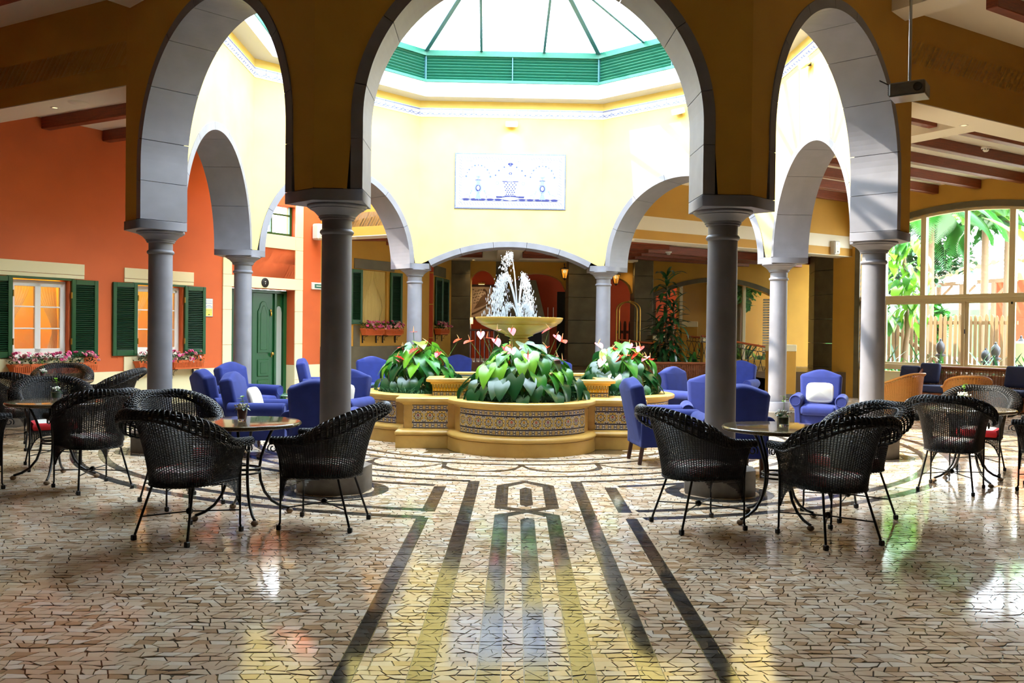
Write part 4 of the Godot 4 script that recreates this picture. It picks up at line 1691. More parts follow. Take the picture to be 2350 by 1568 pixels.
func lit_room(fr: Transform3D, x0: float, x1: float, y0: float, y1: float, e: float) -> void:
	var o = struct_node("wall_behind_window", fr)
	var b = B.new()
	var xm = (x0 + x1) * 0.5
	var ym = (y0 + y1) * 0.5
	b.box(Vector3(xm, ym, -1.52), Vector3(x1 - x0 + 0.7, y1 - y0 + 0.8, 0.04))
	b.box(Vector3(xm, y1 + 0.4, -0.9), Vector3(x1 - x0 + 0.7, 0.04, 1.26))
	b.box(Vector3(xm, y0 - 0.4, -0.9), Vector3(x1 - x0 + 0.7, 0.04, 1.26))
	b.box(Vector3(x0 - 0.35, ym, -0.9), Vector3(0.04, y1 - y0 + 0.8, 1.26))
	b.box(Vector3(x1 + 0.35, ym, -0.9), Vector3(0.04, y1 - y0 + 0.8, 1.26))
	part("plaster", b, M.skin_wall, o)
	var l = thing("ceiling_lamp", "small lit lamp in the room behind the curtained %s window" % ("left" if x0 < -1 else "second"), "lamp")
	l.transform = fr * Transform3D(Basis(), Vector3(xm, y1 + 0.24, -0.95))
	b = B.new()
	b.ball(Vector3(0, 0, 0), Vector3(0.1, 0.06, 0.1), 14, 8)
	part("bulb", b, M.glow, l)
	b = B.new()
	b.lathe([Vector2(0.04, 0.05), Vector2(0.03, 0.14), Vector2(0.0, 0.14)], 12)
	part("ceiling_rose", b, M.brass, l)
	var om = OmniLight3D.new()
	om.name = "lamp_glow"
	om.light_color = srgb(255, 214, 110)
	om.light_energy = e
	om.omni_range = 8.0
	om.omni_attenuation = 2.0
	om.light_size = 0.05
	om.shadow_enabled = true
	l.add_child(om)

func stone(parent: Node3D, x0: float, x1: float, y0: float, y1: float, z0: float, z1: float, m: Material = null) -> void:
	var b = B.new()
	b.box(Vector3((x0 + x1) * 0.5, (y0 + y1) * 0.5, (z0 + z1) * 0.5), Vector3(x1 - x0 - 0.005, y1 - y0 - 0.005, z1 - z0), 0.004)
	part("stone_block", b, m if m else M.cream, parent)

func build_facade() -> void:
	var w = struct_node("wall_outer_left", FL)
	var b = B.new()
	wall_panel(b, -13.0, 4.45, 0.8, 6.0, 0.25, [[-2.19, -1.27, 1.08, 2.31], [-0.03, 0.91, 1.08, 2.31], [2.035, 3.69, 0.0, 2.36], [2.035, 3.69, 3.48, 4.1]])
	part("orange_plaster", b, M.orange, w)
	b = B.new()
	wall_panel(b, -13.0, 4.45, 0.0, 0.8, 0.25, [[2.035, 3.69, -1, 2.3]])
	part("cream_base", b, M.cream, w)
	b = B.new()
	wall_panel(b, 4.45, 8.29, 0.0, 4.2, 0.25, [[5.79, 6.65, 1.69, 2.94]])
	part("yellow_plaster", b, M.ochre, w)
	# skirting
	for q in [["baseboard_left", -13.0, 1.8], ["baseboard_left_back", 3.92, 4.5]]:
		var bo = struct_node(q[0], FL)
		b = B.new()
		b.box(Vector3((q[1] + q[2]) * 0.5, 0.09, 0.012), Vector3(q[2] - q[1], 0.18, 0.025), 0.004)
		part("skirting_board", b, M.plinth, bo)
	# surrounds of the two windows
	for x in [-2.44, -0.28]:
		stone(w, x, x + 1.435, 2.40, 2.585, -0.02, 0.02)
		stone(w, x, x + 1.435, 2.335, 2.40, -0.02, 0.016)
		stone(w, x, x + 1.435, 0.802, 1.06, -0.02, 0.02)
	# two lit windows
	for i in 2:
		var x0: float = -2.19 if i == 0 else -0.03
		var x1: float = -1.27 if i == 0 else 0.91
		var win = struct_node("window_%d" % (i + 1), FL)
		casement(win, x0, x1, 1.08, 2.29, -0.12, M.white)
		b = B.new()
		b.box(Vector3((x0 + x1) * 0.5, 2.318, 0.01), Vector3(x1 - x0 + 0.16, 0.034, 0.05), 0.004)
		part("head_board", b, M.green, win)
		b = B.new()
		b.box(Vector3((x0 + x1) * 0.5, 1.07, -0.03), Vector3(x1 - x0, 0.03, 0.2), 0.004)
		part("window_sill", b, M.white, win)
		for s in 2:
			var xa = x0 + 0.06 if s == 0 else (x0 + x1) * 0.5 + 0.02
			var xb = (x0 + x1) * 0.5 - 0.02 if s == 0 else x1 - 0.06
			var cu = solo("curtain", drape_sheet(xa, xb, 1.1, 2.27, -0.26, xa + 0.02 if s == 0 else xb - 0.02, 1.45, 8), M.curtain, "sheer cream curtain tied back on the %s side of the %s window" % [["left", "right"][s], ["leftmost lit", "second lit"][i]], "curtain")
			cu.transform = FL
		lit_room(FL, x0, x1, 1.08, 2.3, 1.9)
		var wn: String = ["leftmost lit window", "second lit window"][i]
		hinge_pair(shutter(FL, x0 - 0.475, x0 - 0.005, 1.067, 2.325, "dark green louvred shutter at the left of the " + wn), 0.24, 1.25)
		hinge_pair(shutter(FL, x1 + 0.03, x1 + 0.495, 1.067, 2.325, "dark green louvred shutter at the right of the " + wn), -0.24, 1.25)
	for q in [[-1.93, 0.70, "terracotta box of pale pink impatiens below the leftmost lit window, left of the pair", 1, 0.6], [-1.22, 0.66, "terracotta box of deep pink impatiens below the leftmost lit window, right of the pair", 2, 0.25], [0.22, 0.66, "terracotta box of pink impatiens left of the column below the second lit window", 3, 0.6], [0.91, 0.66, "terracotta box of pink impatiens right of the column below the second lit window", 4, 0.55], [6.03, 0.68, "terracotta box of impatiens under the curtained window on the yellow wall, left of the pair", 5, 0.4], [6.73, 0.66, "terracotta box of impatiens under the curtained window on the yellow wall, right of the pair", 6, 0.5]]:
		flower_box(FL * Transform3D(Basis(), Vector3(q[0], 0.81 if q[0] < 3 else 1.43, 0.01)), q[1], q[2], q[3], q[4])
	# green door in its stone surround
	for sx in [[1.815, 2.035], [3.69, 3.912]]:
		var ys = [0.0, 0.49, 1.24, 1.92, 2.37]
		for i in 4:
			stone(w, sx[0], sx[1], ys[i], ys[i + 1], -0.27, 0.022)
		stone(w, sx[0], sx[1], 2.6, 3.2, -0.1, 0.022)
		stone(w, sx[0], sx[1], 3.2, 3.48, -0.1, 0.022)
		stone(w, sx[0], sx[1], 3.48, 4.4, -0.27, 0.022)
	stone(w, 1.815, 3.912, 2.368, 2.6, -0.27, 0.024)
	stone(w, 2.03, 3.695, 3.2, 3.48, -0.27, 0.02)
	b = B.new()
	b.box(Vector3(2.8625, 2.9, -0.1), Vector3(1.65, 0.6, 0.2))
	part("orange_panel", b, M.orange, w)
	var dr = struct_node("door_1", FL)
	b = B.new()
	for q in [[2.06, 1.17, 0.1, 2.34], [2.2, 1.17, 0.06, 2.34], [3.385, 1.17, 0.06, 2.34], [3.66, 1.17, 0.1, 2.34]]:
		b.box(Vector3(q[0], q[1], -0.27), Vector3(q[2], q[3], 0.09), 0.006)
	b.box(Vector3(2.86, 2.32, -0.27), Vector3(1.7, 0.07, 0.1), 0.006)
	part("door_frame", b, M.green, dr)
	for s in 2:
		var xc = 2.51 if s == 0 else 3.08
		b = B.new()
		b.box(Vector3(xc, 1.15, -0.29), Vector3(0.555, 2.27, 0.05), 0.004)
		part("door_leaf", b, M.green, dr)
		var o = PackedVector2Array([Vector2(xc - 0.15, 1.06), Vector2(xc + 0.15, 1.06), Vector2(xc + 0.15, 1.92), Vector2(xc + 0.11, 1.97)])
		for i in 9:
			var a = PI * i / 8.0
			o.append(Vector2(xc + cos(a) * 0.09, 2.02 + sin(a) * 0.1))
		o.append_array(PackedVector2Array([Vector2(xc - 0.11, 1.97), Vector2(xc - 0.15, 1.92)]))
		var o2 = PackedVector2Array()
		for p in o:
			o2.append(Vector2(xc, 1.5) + (p - Vector2(xc, 1.5)) * Vector2(0.62, 0.86))
		b = B.new()
		b.prism(o, -0.27, -0.245, 0.012)
		part("panel_moulding", b, M.green, dr)
		b = B.new()
		b.prism(o2, -0.262, -0.236, 0.016)
		part("door_panel", b, M.green, dr)
		for yy in [0.75, 0.33]:
			b = B.new()
			b.box(Vector3(xc, yy, -0.258), Vector3(0.3, 0.36, 0.03), 0.014)
			b.box(Vector3(xc, yy, -0.25), Vector3(0.18, 0.24, 0.03), 0.012)
			part("door_panel", b, M.green, dr)
	for x in [2.13, 3.515]:
		b = B.new()
		var o = PackedVector2Array([Vector2(x - 0.075, 0.15), Vector2(x + 0.075, 0.15), Vector2(x + 0.075, 1.9)])
		for i in 7:
			var a = PI * i / 6.0
			o.append(Vector2(x + cos(a) * 0.06, 1.95 + sin(a) * 0.08))
		o.append(Vector2(x - 0.075, 1.9))
		b.prism(o, -0.285, -0.27)
		part("frosted_pane", b, M.frosted, dr)
		b = B.new()
		b.box(Vector3(x, 1.15, -0.3), Vector3(0.22, 2.3, 0.03))
		part("side_panel", b, M.green, dr)
	b = B.new()
	b.ball(Vector3(3.29, 1.04, -0.21), Vector3(0.035, 0.035, 0.035), 14, 10)
	b.lathe([Vector2(0.014, -0.07), Vector2(0.014, 0.0)], 10, Vector3(3.29, 1.04, -0.24))
	part("door_knob", b, M.brass, dr)
	b = B.new()
	b.ball(Vector3(3.27, 1.93, -0.245), Vector3(0.022, 0.03, 0.015), 10, 8)
	b.ball(Vector3(3.27, 1.86, -0.235), Vector3(0.02, 0.05, 0.02), 10, 8)
	part("door_knocker", b, M.brass, dr)
	# arched window above the door
	var aw = struct_node("window_3", FL)
	b = B.new()
	for q in [[2.07, 3.8, 0.06, 0.66], [3.655, 3.8, 0.06, 0.66], [2.6, 3.8, 0.035, 1.1], [3.13, 3.8, 0.035, 1.1]]:
		b.box(Vector3(q[0], q[1], -0.12), Vector3(q[2], q[3], 0.06), 0.004)
	b.box(Vector3(2.86, 3.51, -0.12), Vector3(1.65, 0.06, 0.06), 0.004)
	b.box(Vector3(2.86, 3.92, -0.12), Vector3(1.65, 0.035, 0.05), 0.004)
	part("window_frame", b, M.green, aw)
	b = B.new()
	b.quad(Vector3(2.04, 3.5, -0.13), Vector3(3.69, 3.5, -0.13), Vector3(3.69, 4.1, -0.13), Vector3(2.04, 4.1, -0.13), Vector3(0, 0, 1))
	part("pane", b, M.glass, aw)
	b = B.new()
	b.box(Vector3(3.72, 3.8, -0.3), Vector3(0.05, 0.66, 0.34))
	part("reveal", b, M.white, aw)
	# things on the wall
	var dn = thing("door_sign", "round black number disc fixed on the lintel over the green door", "sign")
	dn.transform = FL * Transform3D(Basis(), Vector3(2.858, 2.485, 0.026))
	b = B.new()
	b.xf = Transform3D(Basis(Vector3.RIGHT, PI / 2), Vector3())
	b.lathe([Vector2(0, 0), Vector2(0.095, 0), Vector2(0.095, 0.012), Vector2(0.09, 0.016), Vector2(0, 0.016)], 28)
	part("disc", b, M.dark, dn)
	b = B.new()
	b.box(Vector3(-0.004, 0.02, 0.018), Vector3(0.03, 0.016, 0.004), 0.001)
	b.box(Vector3(0.0, -0.018, 0.018), Vector3(0.009, 0.03, 0.004), 0.001, Basis(Vector3.BACK, -0.3))
	part("numeral", b, M.white, dn)
	var po = thing("poster", "small blue and yellow printed tile plaque on the orange wall right of the second window", "plaque")
	po.transform = FL * Transform3D(Basis(), Vector3(1.5, 1.775, 0.003))
	var im = Image.create(96, 192, false, Image.FORMAT_RGB8)
	im.fill(srgb(214, 208, 190))
	i_poly(im, PackedVector2Array([Vector2(6, 108), Vector2(90, 108), Vector2(90, 186), Vector2(6, 186)]), srgb(232, 206, 90))
	for x in 5:
		i_line(im, Vector2(12 + 17 * x, 14), Vector2(18 + 17 * x, 34), 4, srgb(90, 110, 170))
		i_disc(im, 14 + 17 * x, 50, 5, srgb(90, 110, 170))
		i_line(im, Vector2(14 + 16 * x, 118), Vector2(14 + 16 * x, 136), 4, srgb(120, 130, 90))
		i_line(im, Vector2(14 + 16 * x, 144), Vector2(20 + 16 * x, 156), 3, srgb(120, 130, 90))
	i_curve(im, Vector2(8, 90), Vector2(48, 60), Vector2(88, 90), 5, srgb(90, 120, 180))
	i_curve(im, Vector2(8, 104), Vector2(48, 76), Vector2(88, 104), 3, srgb(90, 120, 180))
	i_disc(im, 48, 172, 14, srgb(60, 60, 50), 5)
	tile_mat("plaque_print", im)
	b = B.new()
	b.box(Vector3(0, 0.17, 0.003), Vector3(0.18, 0.345, 0.014), 0.002)
	part("backing", b, M.dark, po)
	b = B.new()
	b.quad(Vector3(-0.085, 0.003, 0.0105), Vector3(0.085, 0.003, 0.0105), Vector3(0.085, 0.337, 0.0105), Vector3(-0.085, 0.337, 0.0105), Vector3(0, 0, 1))
	part("print", b, M.plaque_print, po)
	var ex = thing("exit_sign", "white and green emergency exit sign on the orange wall behind the near left column", "sign")
	ex.transform = FL * Transform3D(Basis(), Vector3(4.35, 2.41, 0.02))
	b = B.new()
	b.box(Vector3(0, 0.075, 0), Vector3(0.37, 0.15, 0.05), 0.008)
	part("case", b, M.plastic, ex)
	b = B.new()
	b.box(Vector3(0.02, 0.075, 0.027), Vector3(0.28, 0.085, 0.006), 0.001)
	part("green_panel", b, M.louvre, ex)
	b = B.new()
	b.box(Vector3(0.0, 0.075, 0.031), Vector3(0.15, 0.018, 0.003))
	b.tri(Vector3(0.075, 0.05, 0.032), Vector3(0.12, 0.075, 0.032), Vector3(0.075, 0.1, 0.032), Vector3(0, 0, 1))
	part("arrow", b, M.white, ex)
	speaker(FL * Transform3D(Basis(), Vector3(4.27, 3.47, 0.0)), "white wall speaker on the orange wall beside the near left capital")
	# curtained window on the yellow wall
	var yw = struct_node("window_4", FL)
	casement(yw, 5.79, 6.65, 1.69, 2.93, -0.14, M.olive)
	stone(yw, 5.5, 6.92, 2.95, 3.18, -0.02, 0.02, M.olive)
	stone(yw, 5.5, 5.72, 1.1, 1.66, -0.02, 0.015, M.olive)
	var bk = B.new()
	bk.box(Vector3(6.22, 2.3, -0.4), Vector3(1.1, 1.5, 0.03))
	part("dark_room", bk, M.drape, yw)
	for s in 2:
		var cu = solo("curtain", drape_sheet(5.8 if s == 0 else 6.2, 6.24 if s == 0 else 6.64, 1.7, 2.93, -0.045, 5.82 if s == 0 else 6.6, 2.05, 9), M.drape, "pale gold curtain on the %s side of the yellow wall window" % ["left", "right"][s], "curtain")
		cu.transform = FL
	var net = solo("net_curtain", drape_sheet(5.81, 6.64, 1.7, 2.9, -0.075, 6.22, -9.0, 14), M.drape, "plain gathered net hanging between the gold curtains of the yellow wall window", "curtain")
	net.transform = FL
	shutter(FL, 5.36, 5.76, 1.68, 2.93, "dark green louvred shutter at the left of the gold-curtained window")
	shutter(FL, 6.75, 7.19, 1.68, 2.93, "dark green louvred shutter at the right of the gold-curtained window")
	var bl = struct_node("baseboard_left_landing", FL)
	b = B.new()
	b.box(Vector3(6.37, 0.9, 0.015), Vector3(3.84, 0.56, 0.03), 0.004)
	part("skirting_board", b, M.olive, bl)

func speaker(xf: Transform3D, label: String) -> void:
	var o = thing("wall_speaker", label, "speaker")
	o.transform = xf
	var b = B.new()
	b.box(Vector3(0, 0.17, 0.11), Vector3(0.22, 0.34, 0.2), 0.03)
	part("cabinet", b, M.plastic, o)
	b = B.new()
	b.xf = Transform3D(Basis(Vector3.RIGHT, PI / 2), Vector3())
	b.lathe([Vector2(0.0, 0.212), Vector2(0.07, 0.214), Vector2(0.08, 0.212), Vector2(0.08, 0.205)], 24, Vector3(0, 0, -0.11))
	b.lathe([Vector2(0.0, 0.212), Vector2(0.025, 0.214), Vector2(0.03, 0.212), Vector2(0.03, 0.205)], 16, Vector3(0, 0, -0.26))
	part("speaker_cone", b, M.ceiling, o)
	b = B.new()
	b.box(Vector3(0, 0.07, 0.212), Vector3(0.04, 0.035, 0.006))
	part("badge", b, M.dark, o)
	b = B.new()
	b.box(Vector3(0, 0.17, 0.01), Vector3(0.08, 0.12, 0.03), 0.004)
	part("mount", b, M.iron, o)

# ---------------------------------------------------------------- garden window wall (right)
func seg_arch(x: float, cx: float, half: float, spring: float, rise: float, add := 0.0) -> float:
	var R = (half * half + rise * rise) / (2.0 * rise)
	var cy = spring + rise - R
	return cy + sqrt(maxf(0.0, (R + add) * (R + add) - (x - cx) * (x - cx)))

func arched_wall(b: B, x0: float, x1: float, y1: float, th: float, cx: float, half: float, sill: float, spring: float, rise: float) -> void:
	b.box(Vector3((x0 + cx - half) * 0.5, y1 * 0.5, -th * 0.5), Vector3(cx - half - x0, y1, th))
	b.box(Vector3((x1 + cx + half) * 0.5, y1 * 0.5, -th * 0.5), Vector3(x1 - cx - half, y1, th))
	if sill > 0:
		b.box(Vector3(cx, sill * 0.5, -th * 0.5), Vector3(half * 2, sill, th))
	var n = 28
	for i in n:
		var a = cx - half + 2 * half * i / n
		var c = cx - half + 2 * half * (i + 1) / n
		var ya = seg_arch(a, cx, half, spring, rise)
		var yc = seg_arch(c, cx, half, spring, rise)
		for z in [0.0, -th]:
			b.quad(Vector3(a, ya, z), Vector3(c, yc, z), Vector3(c, y1, z), Vector3(a, y1, z), Vector3(0, 0, 1 if z == 0.0 else -1))
		b.quad(Vector3(a, ya, 0), Vector3(c, yc, 0), Vector3(c, yc, -th), Vector3(a, ya, -th), Vector3(0, -1, 0))

func arch_band(b: B, cx: float, half: float, foot: float, spring: float, rise: float, wd: float, z0: float, z1: float) -> void:
	var o = PackedVector2Array()
	o.append(Vector2(cx - half, foot))
	var n = 26
	for i in n + 1:
		var x = cx - half + 2 * half * i / n
		o.append(Vector2(x, seg_arch(x, cx, half, spring, rise)))
	o.append(Vector2(cx + half, foot))
	o.append(Vector2(cx + half + wd, foot))
	for i in n + 1:
		var x = cx + (half + wd) - 2 * (half + wd) * i / n
		o.append(Vector2(x, seg_arch(clampf(x, cx - half, cx + half), cx, half, spring, rise, wd) - (0.0 if absf(x - cx) < half else wd * 0.4)))
	o.append(Vector2(cx - half - wd, foot))
	b.prism(o, z0, z1)

func build_window_wall() -> void:
	var w = struct_node("wall_outer_right", FR)
	var b = B.new()
	arched_wall(b, -2.9, 14.0, 5.8, 0.3, 0.3, 2.62, 0.70, 4.02, 0.45)
	part("ochre_plaster", b, M.ochre, w)
	b = B.new()
	arch_band(b, 0.3, 2.62, 0.0, 4.02, 0.45, 0.14, -0.05, 0.025)
	part("painted_band", b, M.olive, w)
	b = B.new()
	b.box(Vector3(0.3, 0.35, 0.006), Vector3(5.2, 0.7, 0.012))
	part("cream_apron", b, M.cream, w)
	var win = struct_node("window_5", FR)
	var cuts = [-2.3, -1.735, -0.72, 0.29, 1.31, 2.33, 2.9]
	# heavy frame: transom, sill and mullions
	b = B.new()
	b.box(Vector3(0.3, 2.445, -0.12), Vector3(5.24, 0.17, 0.12), 0.006)
	b.box(Vector3(0.3, 2.445, -0.05), Vector3(5.24, 0.03, 0.05), 0.004)
	part("transom", b, M.alu, win)
	b = B.new()
	b.box(Vector3(0.3, 0.82, -0.12), Vector3(5.24, 0.13, 0.16), 0.006)
	part("bottom_rail", b, M.alu, win)
	b = B.new()
	var o = PackedVector2Array()
	for i in 25:
		var x = 0.3 - 2.62 + 5.24 * i / 24.0
		o.append(Vector2(x, seg_arch(x, 0.3, 2.62, 4.02, 0.45) - 0.055))
	for i in 25:
		var x = 0.3 + 2.62 - 5.24 * i / 24.0
		o.append(Vector2(x, seg_arch(x, 0.3, 2.62, 4.02, 0.45) + 0.01))
	b.prism(o, -0.18, -0.06)
	part("arched_head", b, M.alu, win)
	for i in range(1, 6):
		var x: float = cuts[i]
		var wd = 0.13 if i in [1, 2, 4, 5] else 0.075
		b = B.new()
		b.box(Vector3(x, (2.5 + seg_arch(x, 0.3, 2.62, 4.02, 0.45)) * 0.5, -0.12), Vector3(wd, seg_arch(x, 0.3, 2.62, 4.02, 0.45) - 2.5, 0.11), 0.006)
		part("mullion", b, M.alu, win)
	for i in 6:
		var xa: float = cuts[i]
		var xb: float = cuts[i + 1]
		b = B.new()
		for q in [[(xa + xb) * 0.5, 2.345, xb - xa, 0.05], [(xa + xb) * 0.5, 0.905, xb - xa, 0.05], [xa + 0.04, 1.62, 0.08, 1.44], [xb - 0.04, 1.62, 0.08, 1.44]]:
			b.box(Vector3(q[0], q[1], -0.1 - 0.03 * (i % 2)), Vector3(q[2], q[3], 0.05), 0.005)
		part("sliding_sash", b, M.alu, win)
		b = B.new()
		b.quad(Vector3(xa + 0.07, 0.92, -0.12), Vector3(xb - 0.07, 0.92, -0.12), Vector3(xb - 0.07, 2.33, -0.12), Vector3(xa + 0.07, 2.33, -0.12), Vector3(0, 0, 1))
		part("pane", b, M.glass, win)
		b = B.new()
		for j in 6:
			var x0 = lerpf(xa, xb, j / 6.0)
			var x1 = lerpf(xa, xb, (j + 1) / 6.0)
			b.quad(Vector3(x0, 2.52, -0.12), Vector3(x1, 2.52, -0.12), Vector3(x1, seg_arch(x1, 0.3, 2.62, 4.02, 0.45) - 0.03, -0.12), Vector3(x0, seg_arch(x0, 0.3, 2.62, 4.02, 0.45) - 0.03, -0.12), Vector3(0, 0, 1))
		part("pane", b, M.glass, win)
	b = B.new()
	b.box(Vector3(0.30, 1.68, -0.065), Vector3(0.02, 0.1, 0.025), 0.004)
	b.box(Vector3(1.33, 2.31, -0.06), Vector3(0.035, 0.05, 0.03), 0.004)
	part("latch", b, M.dark, win)
	# grey-olive pier of big blocks left of the window
	var pl = struct_node("wall_pier_right")
	var pts = [Vector2(8.62, -11.6), Vector2(8.30, -10.3), Vector2(8.57, -9.25)]
	var ys = [0.0, 0.2, 0.72, 1.34, 1.98, 2.62, 3.26, 3.9]
	for i in 2:
		var fr = frame(pts[i].x, pts[i].y, pts[i + 1].x - pts[i].x, pts[i + 1].y - pts[i].y)
		var ln: float = pts[i].distance_to(pts[i + 1])
		for j in 7:
			var bb = B.new()
			bb.xf = fr
			bb.box(Vector3(ln * 0.5, (ys[j] + ys[j + 1]) * 0.5, (0.03 if j == 0 else 0.0) - 0.15), Vector3(ln - 0.008, ys[j + 1] - ys[j] - 0.008, 0.3), 0.006)
			part("stone_block", bb, M.olive if j else M.plinth, pl)
	var fr2 = frame(8.57, -9.25, 0.48, 0.72)
	b = B.new()
	b.xf = fr2
	b.box(Vector3(0.1, 1.95, -0.15), Vector3(0.6, 3.9, 0.3))
	part("ochre_plaster", b, M.ochre, pl)
	var sk = struct_node("baseboard_right", fr2)
	b = B.new()
	b.box(Vector3(0.4, 0.08, 0.01), Vector3(0.9, 0.16, 0.03), 0.004)
	part("skirting_board", b, M.plinth, sk)
	speaker(frame(8.05, -8.62, 0.862, -0.507) * Transform3D(Basis(), Vector3(0, 3.55, 0.03)), "white wall speaker at the end of the hanging wall by the grey stone pier")

# ---------------------------------------------------------------- back of the hall
func lantern(at: Vector3, label: String) -> void:
	var o = thing("wall_lantern", label, "lantern", at)
	var b = B.new()
	b.lathe([Vector2(0.0, 0.17), Vector2(0.03, 0.16), Vector2(0.05, 0.14), Vector2(0.13, 0.12), Vector2(0.14, 0.105), Vector2(0.0, 0.105)], 6)
	part("lantern_cap", b, M.iron, o)
	b = B.new()
	for k in 6:
		var a = TAU * k / 6
		b.bar(Vector3(sin(a) * 0.06, -0.14, cos(a) * 0.06), Vector3(sin(a) * 0.12, 0.11, cos(a) * 0.12), 0.01, 0.01)
	b.lathe([Vector2(0.0, -0.2), Vector2(0.012, -0.19), Vector2(0.02, -0.17), Vector2(0.065, -0.15), Vector2(0.065, -0.135), Vector2(0.0, -0.135)], 6)
	part("lantern_cage", b, M.iron, o)
	b = B.new()
	for k in 6:
		var a = TAU * k / 6
		var c = TAU * (k + 1) / 6
		b.quad(Vector3(sin(a) * 0.058, -0.13, cos(a) * 0.058), Vector3(sin(c) * 0.058, -0.13, cos(c) * 0.058), Vector3(sin(c) * 0.115, 0.1, cos(c) * 0.115), Vector3(sin(a) * 0.115, 0.1, cos(a) * 0.115), Vector3(sin(a), 0, cos(a)))
	part("lantern_pane", b, M.amber, o)
	b = B.new()
	b.ball(Vector3(0, 0.045, 0), Vector3(0.045, 0.05, 0.045), 12, 8)
	part("bulb", b, M.glow, o)
	b = B.new()
	b.tube([Vector3(0, 0.17, 0), Vector3(0, 0.24, -0.02), Vector3(0, 0.27, -0.12), Vector3(0, 0.24, -0.25)], 0.01, 6)
	part("wall_arm", b, M.iron, o)
	var l = OmniLight3D.new()
	l.name = "lamp_glow"
	l.position = Vector3(0, 0.045, 0)
	l.light_color = srgb(255, 200, 110)
	l.light_energy = 0.25
	l.light_size = 0.04
	l.omni_range = 10.0
	l.omni_attenuation = 2.0
	l.shadow_enabled = true
	o.add_child(l)

func build_back() -> void:
	var PH = 0.62
	var st = struct_node("stairs")
	for i in 4:
		var b = B.new()
		var z0 = -7.6 - 0.34 * i
		b.box(Vector3(-0.2, 0.155 * (i + 0.5), z0 - 0.17 - 0.2), Vector3(6.6, 0.155, 0.74), 0.012)
		part("stone_step", b, M.step, st)
	var ld = struct_node("floor_landing")
	var b = B.new()
	b.box(Vector3(2.2, PH * 0.5, -12.95), Vector3(14.6, PH, 7.9))
	b.box(Vector3(-3.6, PH * 0.5, -8.3), Vector3(1.6, PH, 2.6))
	part("landing", b, M.step, ld)
	# wall running back from the corner of the yellow wall, with a shuttered window
	var f2 = frame(-1.93, -9.27, 0.46, -2.33)
	var w = struct_node("wall_back_passage", f2)
	b = B.new()
	b.box(Vector3(1.2, 2.0, -0.15), Vector3(2.4, 4.0, 0.3))
	part("ochre_plaster", b, M.ochre, w)
	shutter(f2, 0.55, 1.25, 1.7, 2.95, "dark green shutter on the shaded passage wall behind the low arch, left of its pair")
	shutter(f2, 1.27, 2.0, 1.7, 2.95, "dark green shutter on the shaded passage wall behind the low arch, right of its pair")
	stone(w, 0.4, 1.7, 2.98, 3.25, -0.02, 0.02, M.olive)
	flower_box(f2 * Transform3D(Basis(), Vector3(0.95, 1.45, 0.01)), 1.0, "terracotta flower box in shade on the passage wall behind the low arch", 9, 0.6)
	var bc = thing("bookcase", "red-brown shelf niche seen edge-on beside the slim back left column", "shelf", f2 * Vector3(0.12, PH, 0.02))
	b = B.new()
	b.box(Vector3(0, 1.3, 0), Vector3(0.12, 2.6, 0.16), 0.01)
	part("carcass", b, M.redwall, bc)
	for y in [0.75, 1.6, 2.4]:
		b = B.new()
		b.box(Vector3(0, y, 0.02), Vector3(0.13, 0.025, 0.17), 0.004)
		part("shelf", b, M.ochre, bc)
	# piers and openings of the back wall
	var bw = struct_node("wall_back_piers")
	for q in [[-1.47, -0.94, -11.6, -12.2], [-0.24, 0.16, -11.9, -12.4], [1.76, 2.56, -11.0, -12.0], [3.62, 4.15, -11.3, -12.0]]:
		for j in 5:
			b = B.new()
			b.box(Vector3((q[0] + q[1]) * 0.5, PH + 0.63 * (j + 0.5), (q[2] + q[3]) * 0.5), Vector3(q[1] - q[0] - (0.0 if j % 2 else 0.004), 0.624, q[2] - q[3]), 0.008)
			part("stone_block", b, M.olive, bw)
	# lintels with round-cornered openings
	for q in [[-0.96, -0.22, 3.02, -11.8], [0.14, 1.78, 2.95, -11.8], [2.54, 3.64, 2.85, -11.6]]:
		b = B.new()
		var o = PackedVector2Array()
		var cx: float = (q[0] + q[1]) * 0.5
		var hw: float = (q[1] - q[0]) * 0.5
		o.append(Vector2(q[1], 3.8))
		o.append(Vector2(q[0], 3.8))
		for i in 13:
			var x = cx - hw + 2 * hw * i / 12.0
			o.append(Vector2(x, q[2] - 0.25 + 0.5 * sqrt(maxf(0.0, 1.0 - pow((x - cx) / hw, 2)))))
		b.prism(o, q[3] - 0.4, q[3])
		part("arched_head", b, M.ochre, bw)
	# red room beyond
	var rw = struct_node("wall_back_room")
	b = B.new()
	b.box(Vector3(1.4, 2.2, -16.2), Vector3(9.0, 4.4, 0.2))
	b.box(Vector3(-3.0, 2.2, -14.2), Vector3(0.2, 4.4, 4.2))
	part("red_plaster", b, M.redwall, rw)
	b = B.new()
	b.box(Vector3(7.8, 2.0, -14.5), Vector3(4.6, 4.4, 0.2))
	part("ochre_plaster", b, M.ochre, rw)
	var pic = thing("picture", "framed print of a brown bird on a branch, lit by a small picture lamp in the red room", "picture", Vector3(-0.66, 1.95, -16.05))
	b = B.new()
	b.box(Vector3(0, 0.55, 0), Vector3(0.86, 1.16, 0.05), 0.012)
	part("picture_frame", b, M.darkwood, pic)
	var im = Image.create(128, 176, false, Image.FORMAT_RGB8)
	im.fill(srgb(214, 196, 168))
	i_curve(im, Vector2(6, 160), Vector2(60, 140), Vector2(118, 96), 11, srgb(110, 84, 60))
	i_poly(im, PackedVector2Array([Vector2(18, 132), Vector2(62, 60), Vector2(84, 40), Vector2(98, 58), Vector2(92, 88), Vector2(58, 116)]), srgb(128, 100, 76))
	i_curve(im, Vector2(88, 60), Vector2(104, 36), Vector2(84, 18), 10, srgb(120, 92, 70))
	i_disc(im, 80, 18, 8, srgb(120, 92, 70))
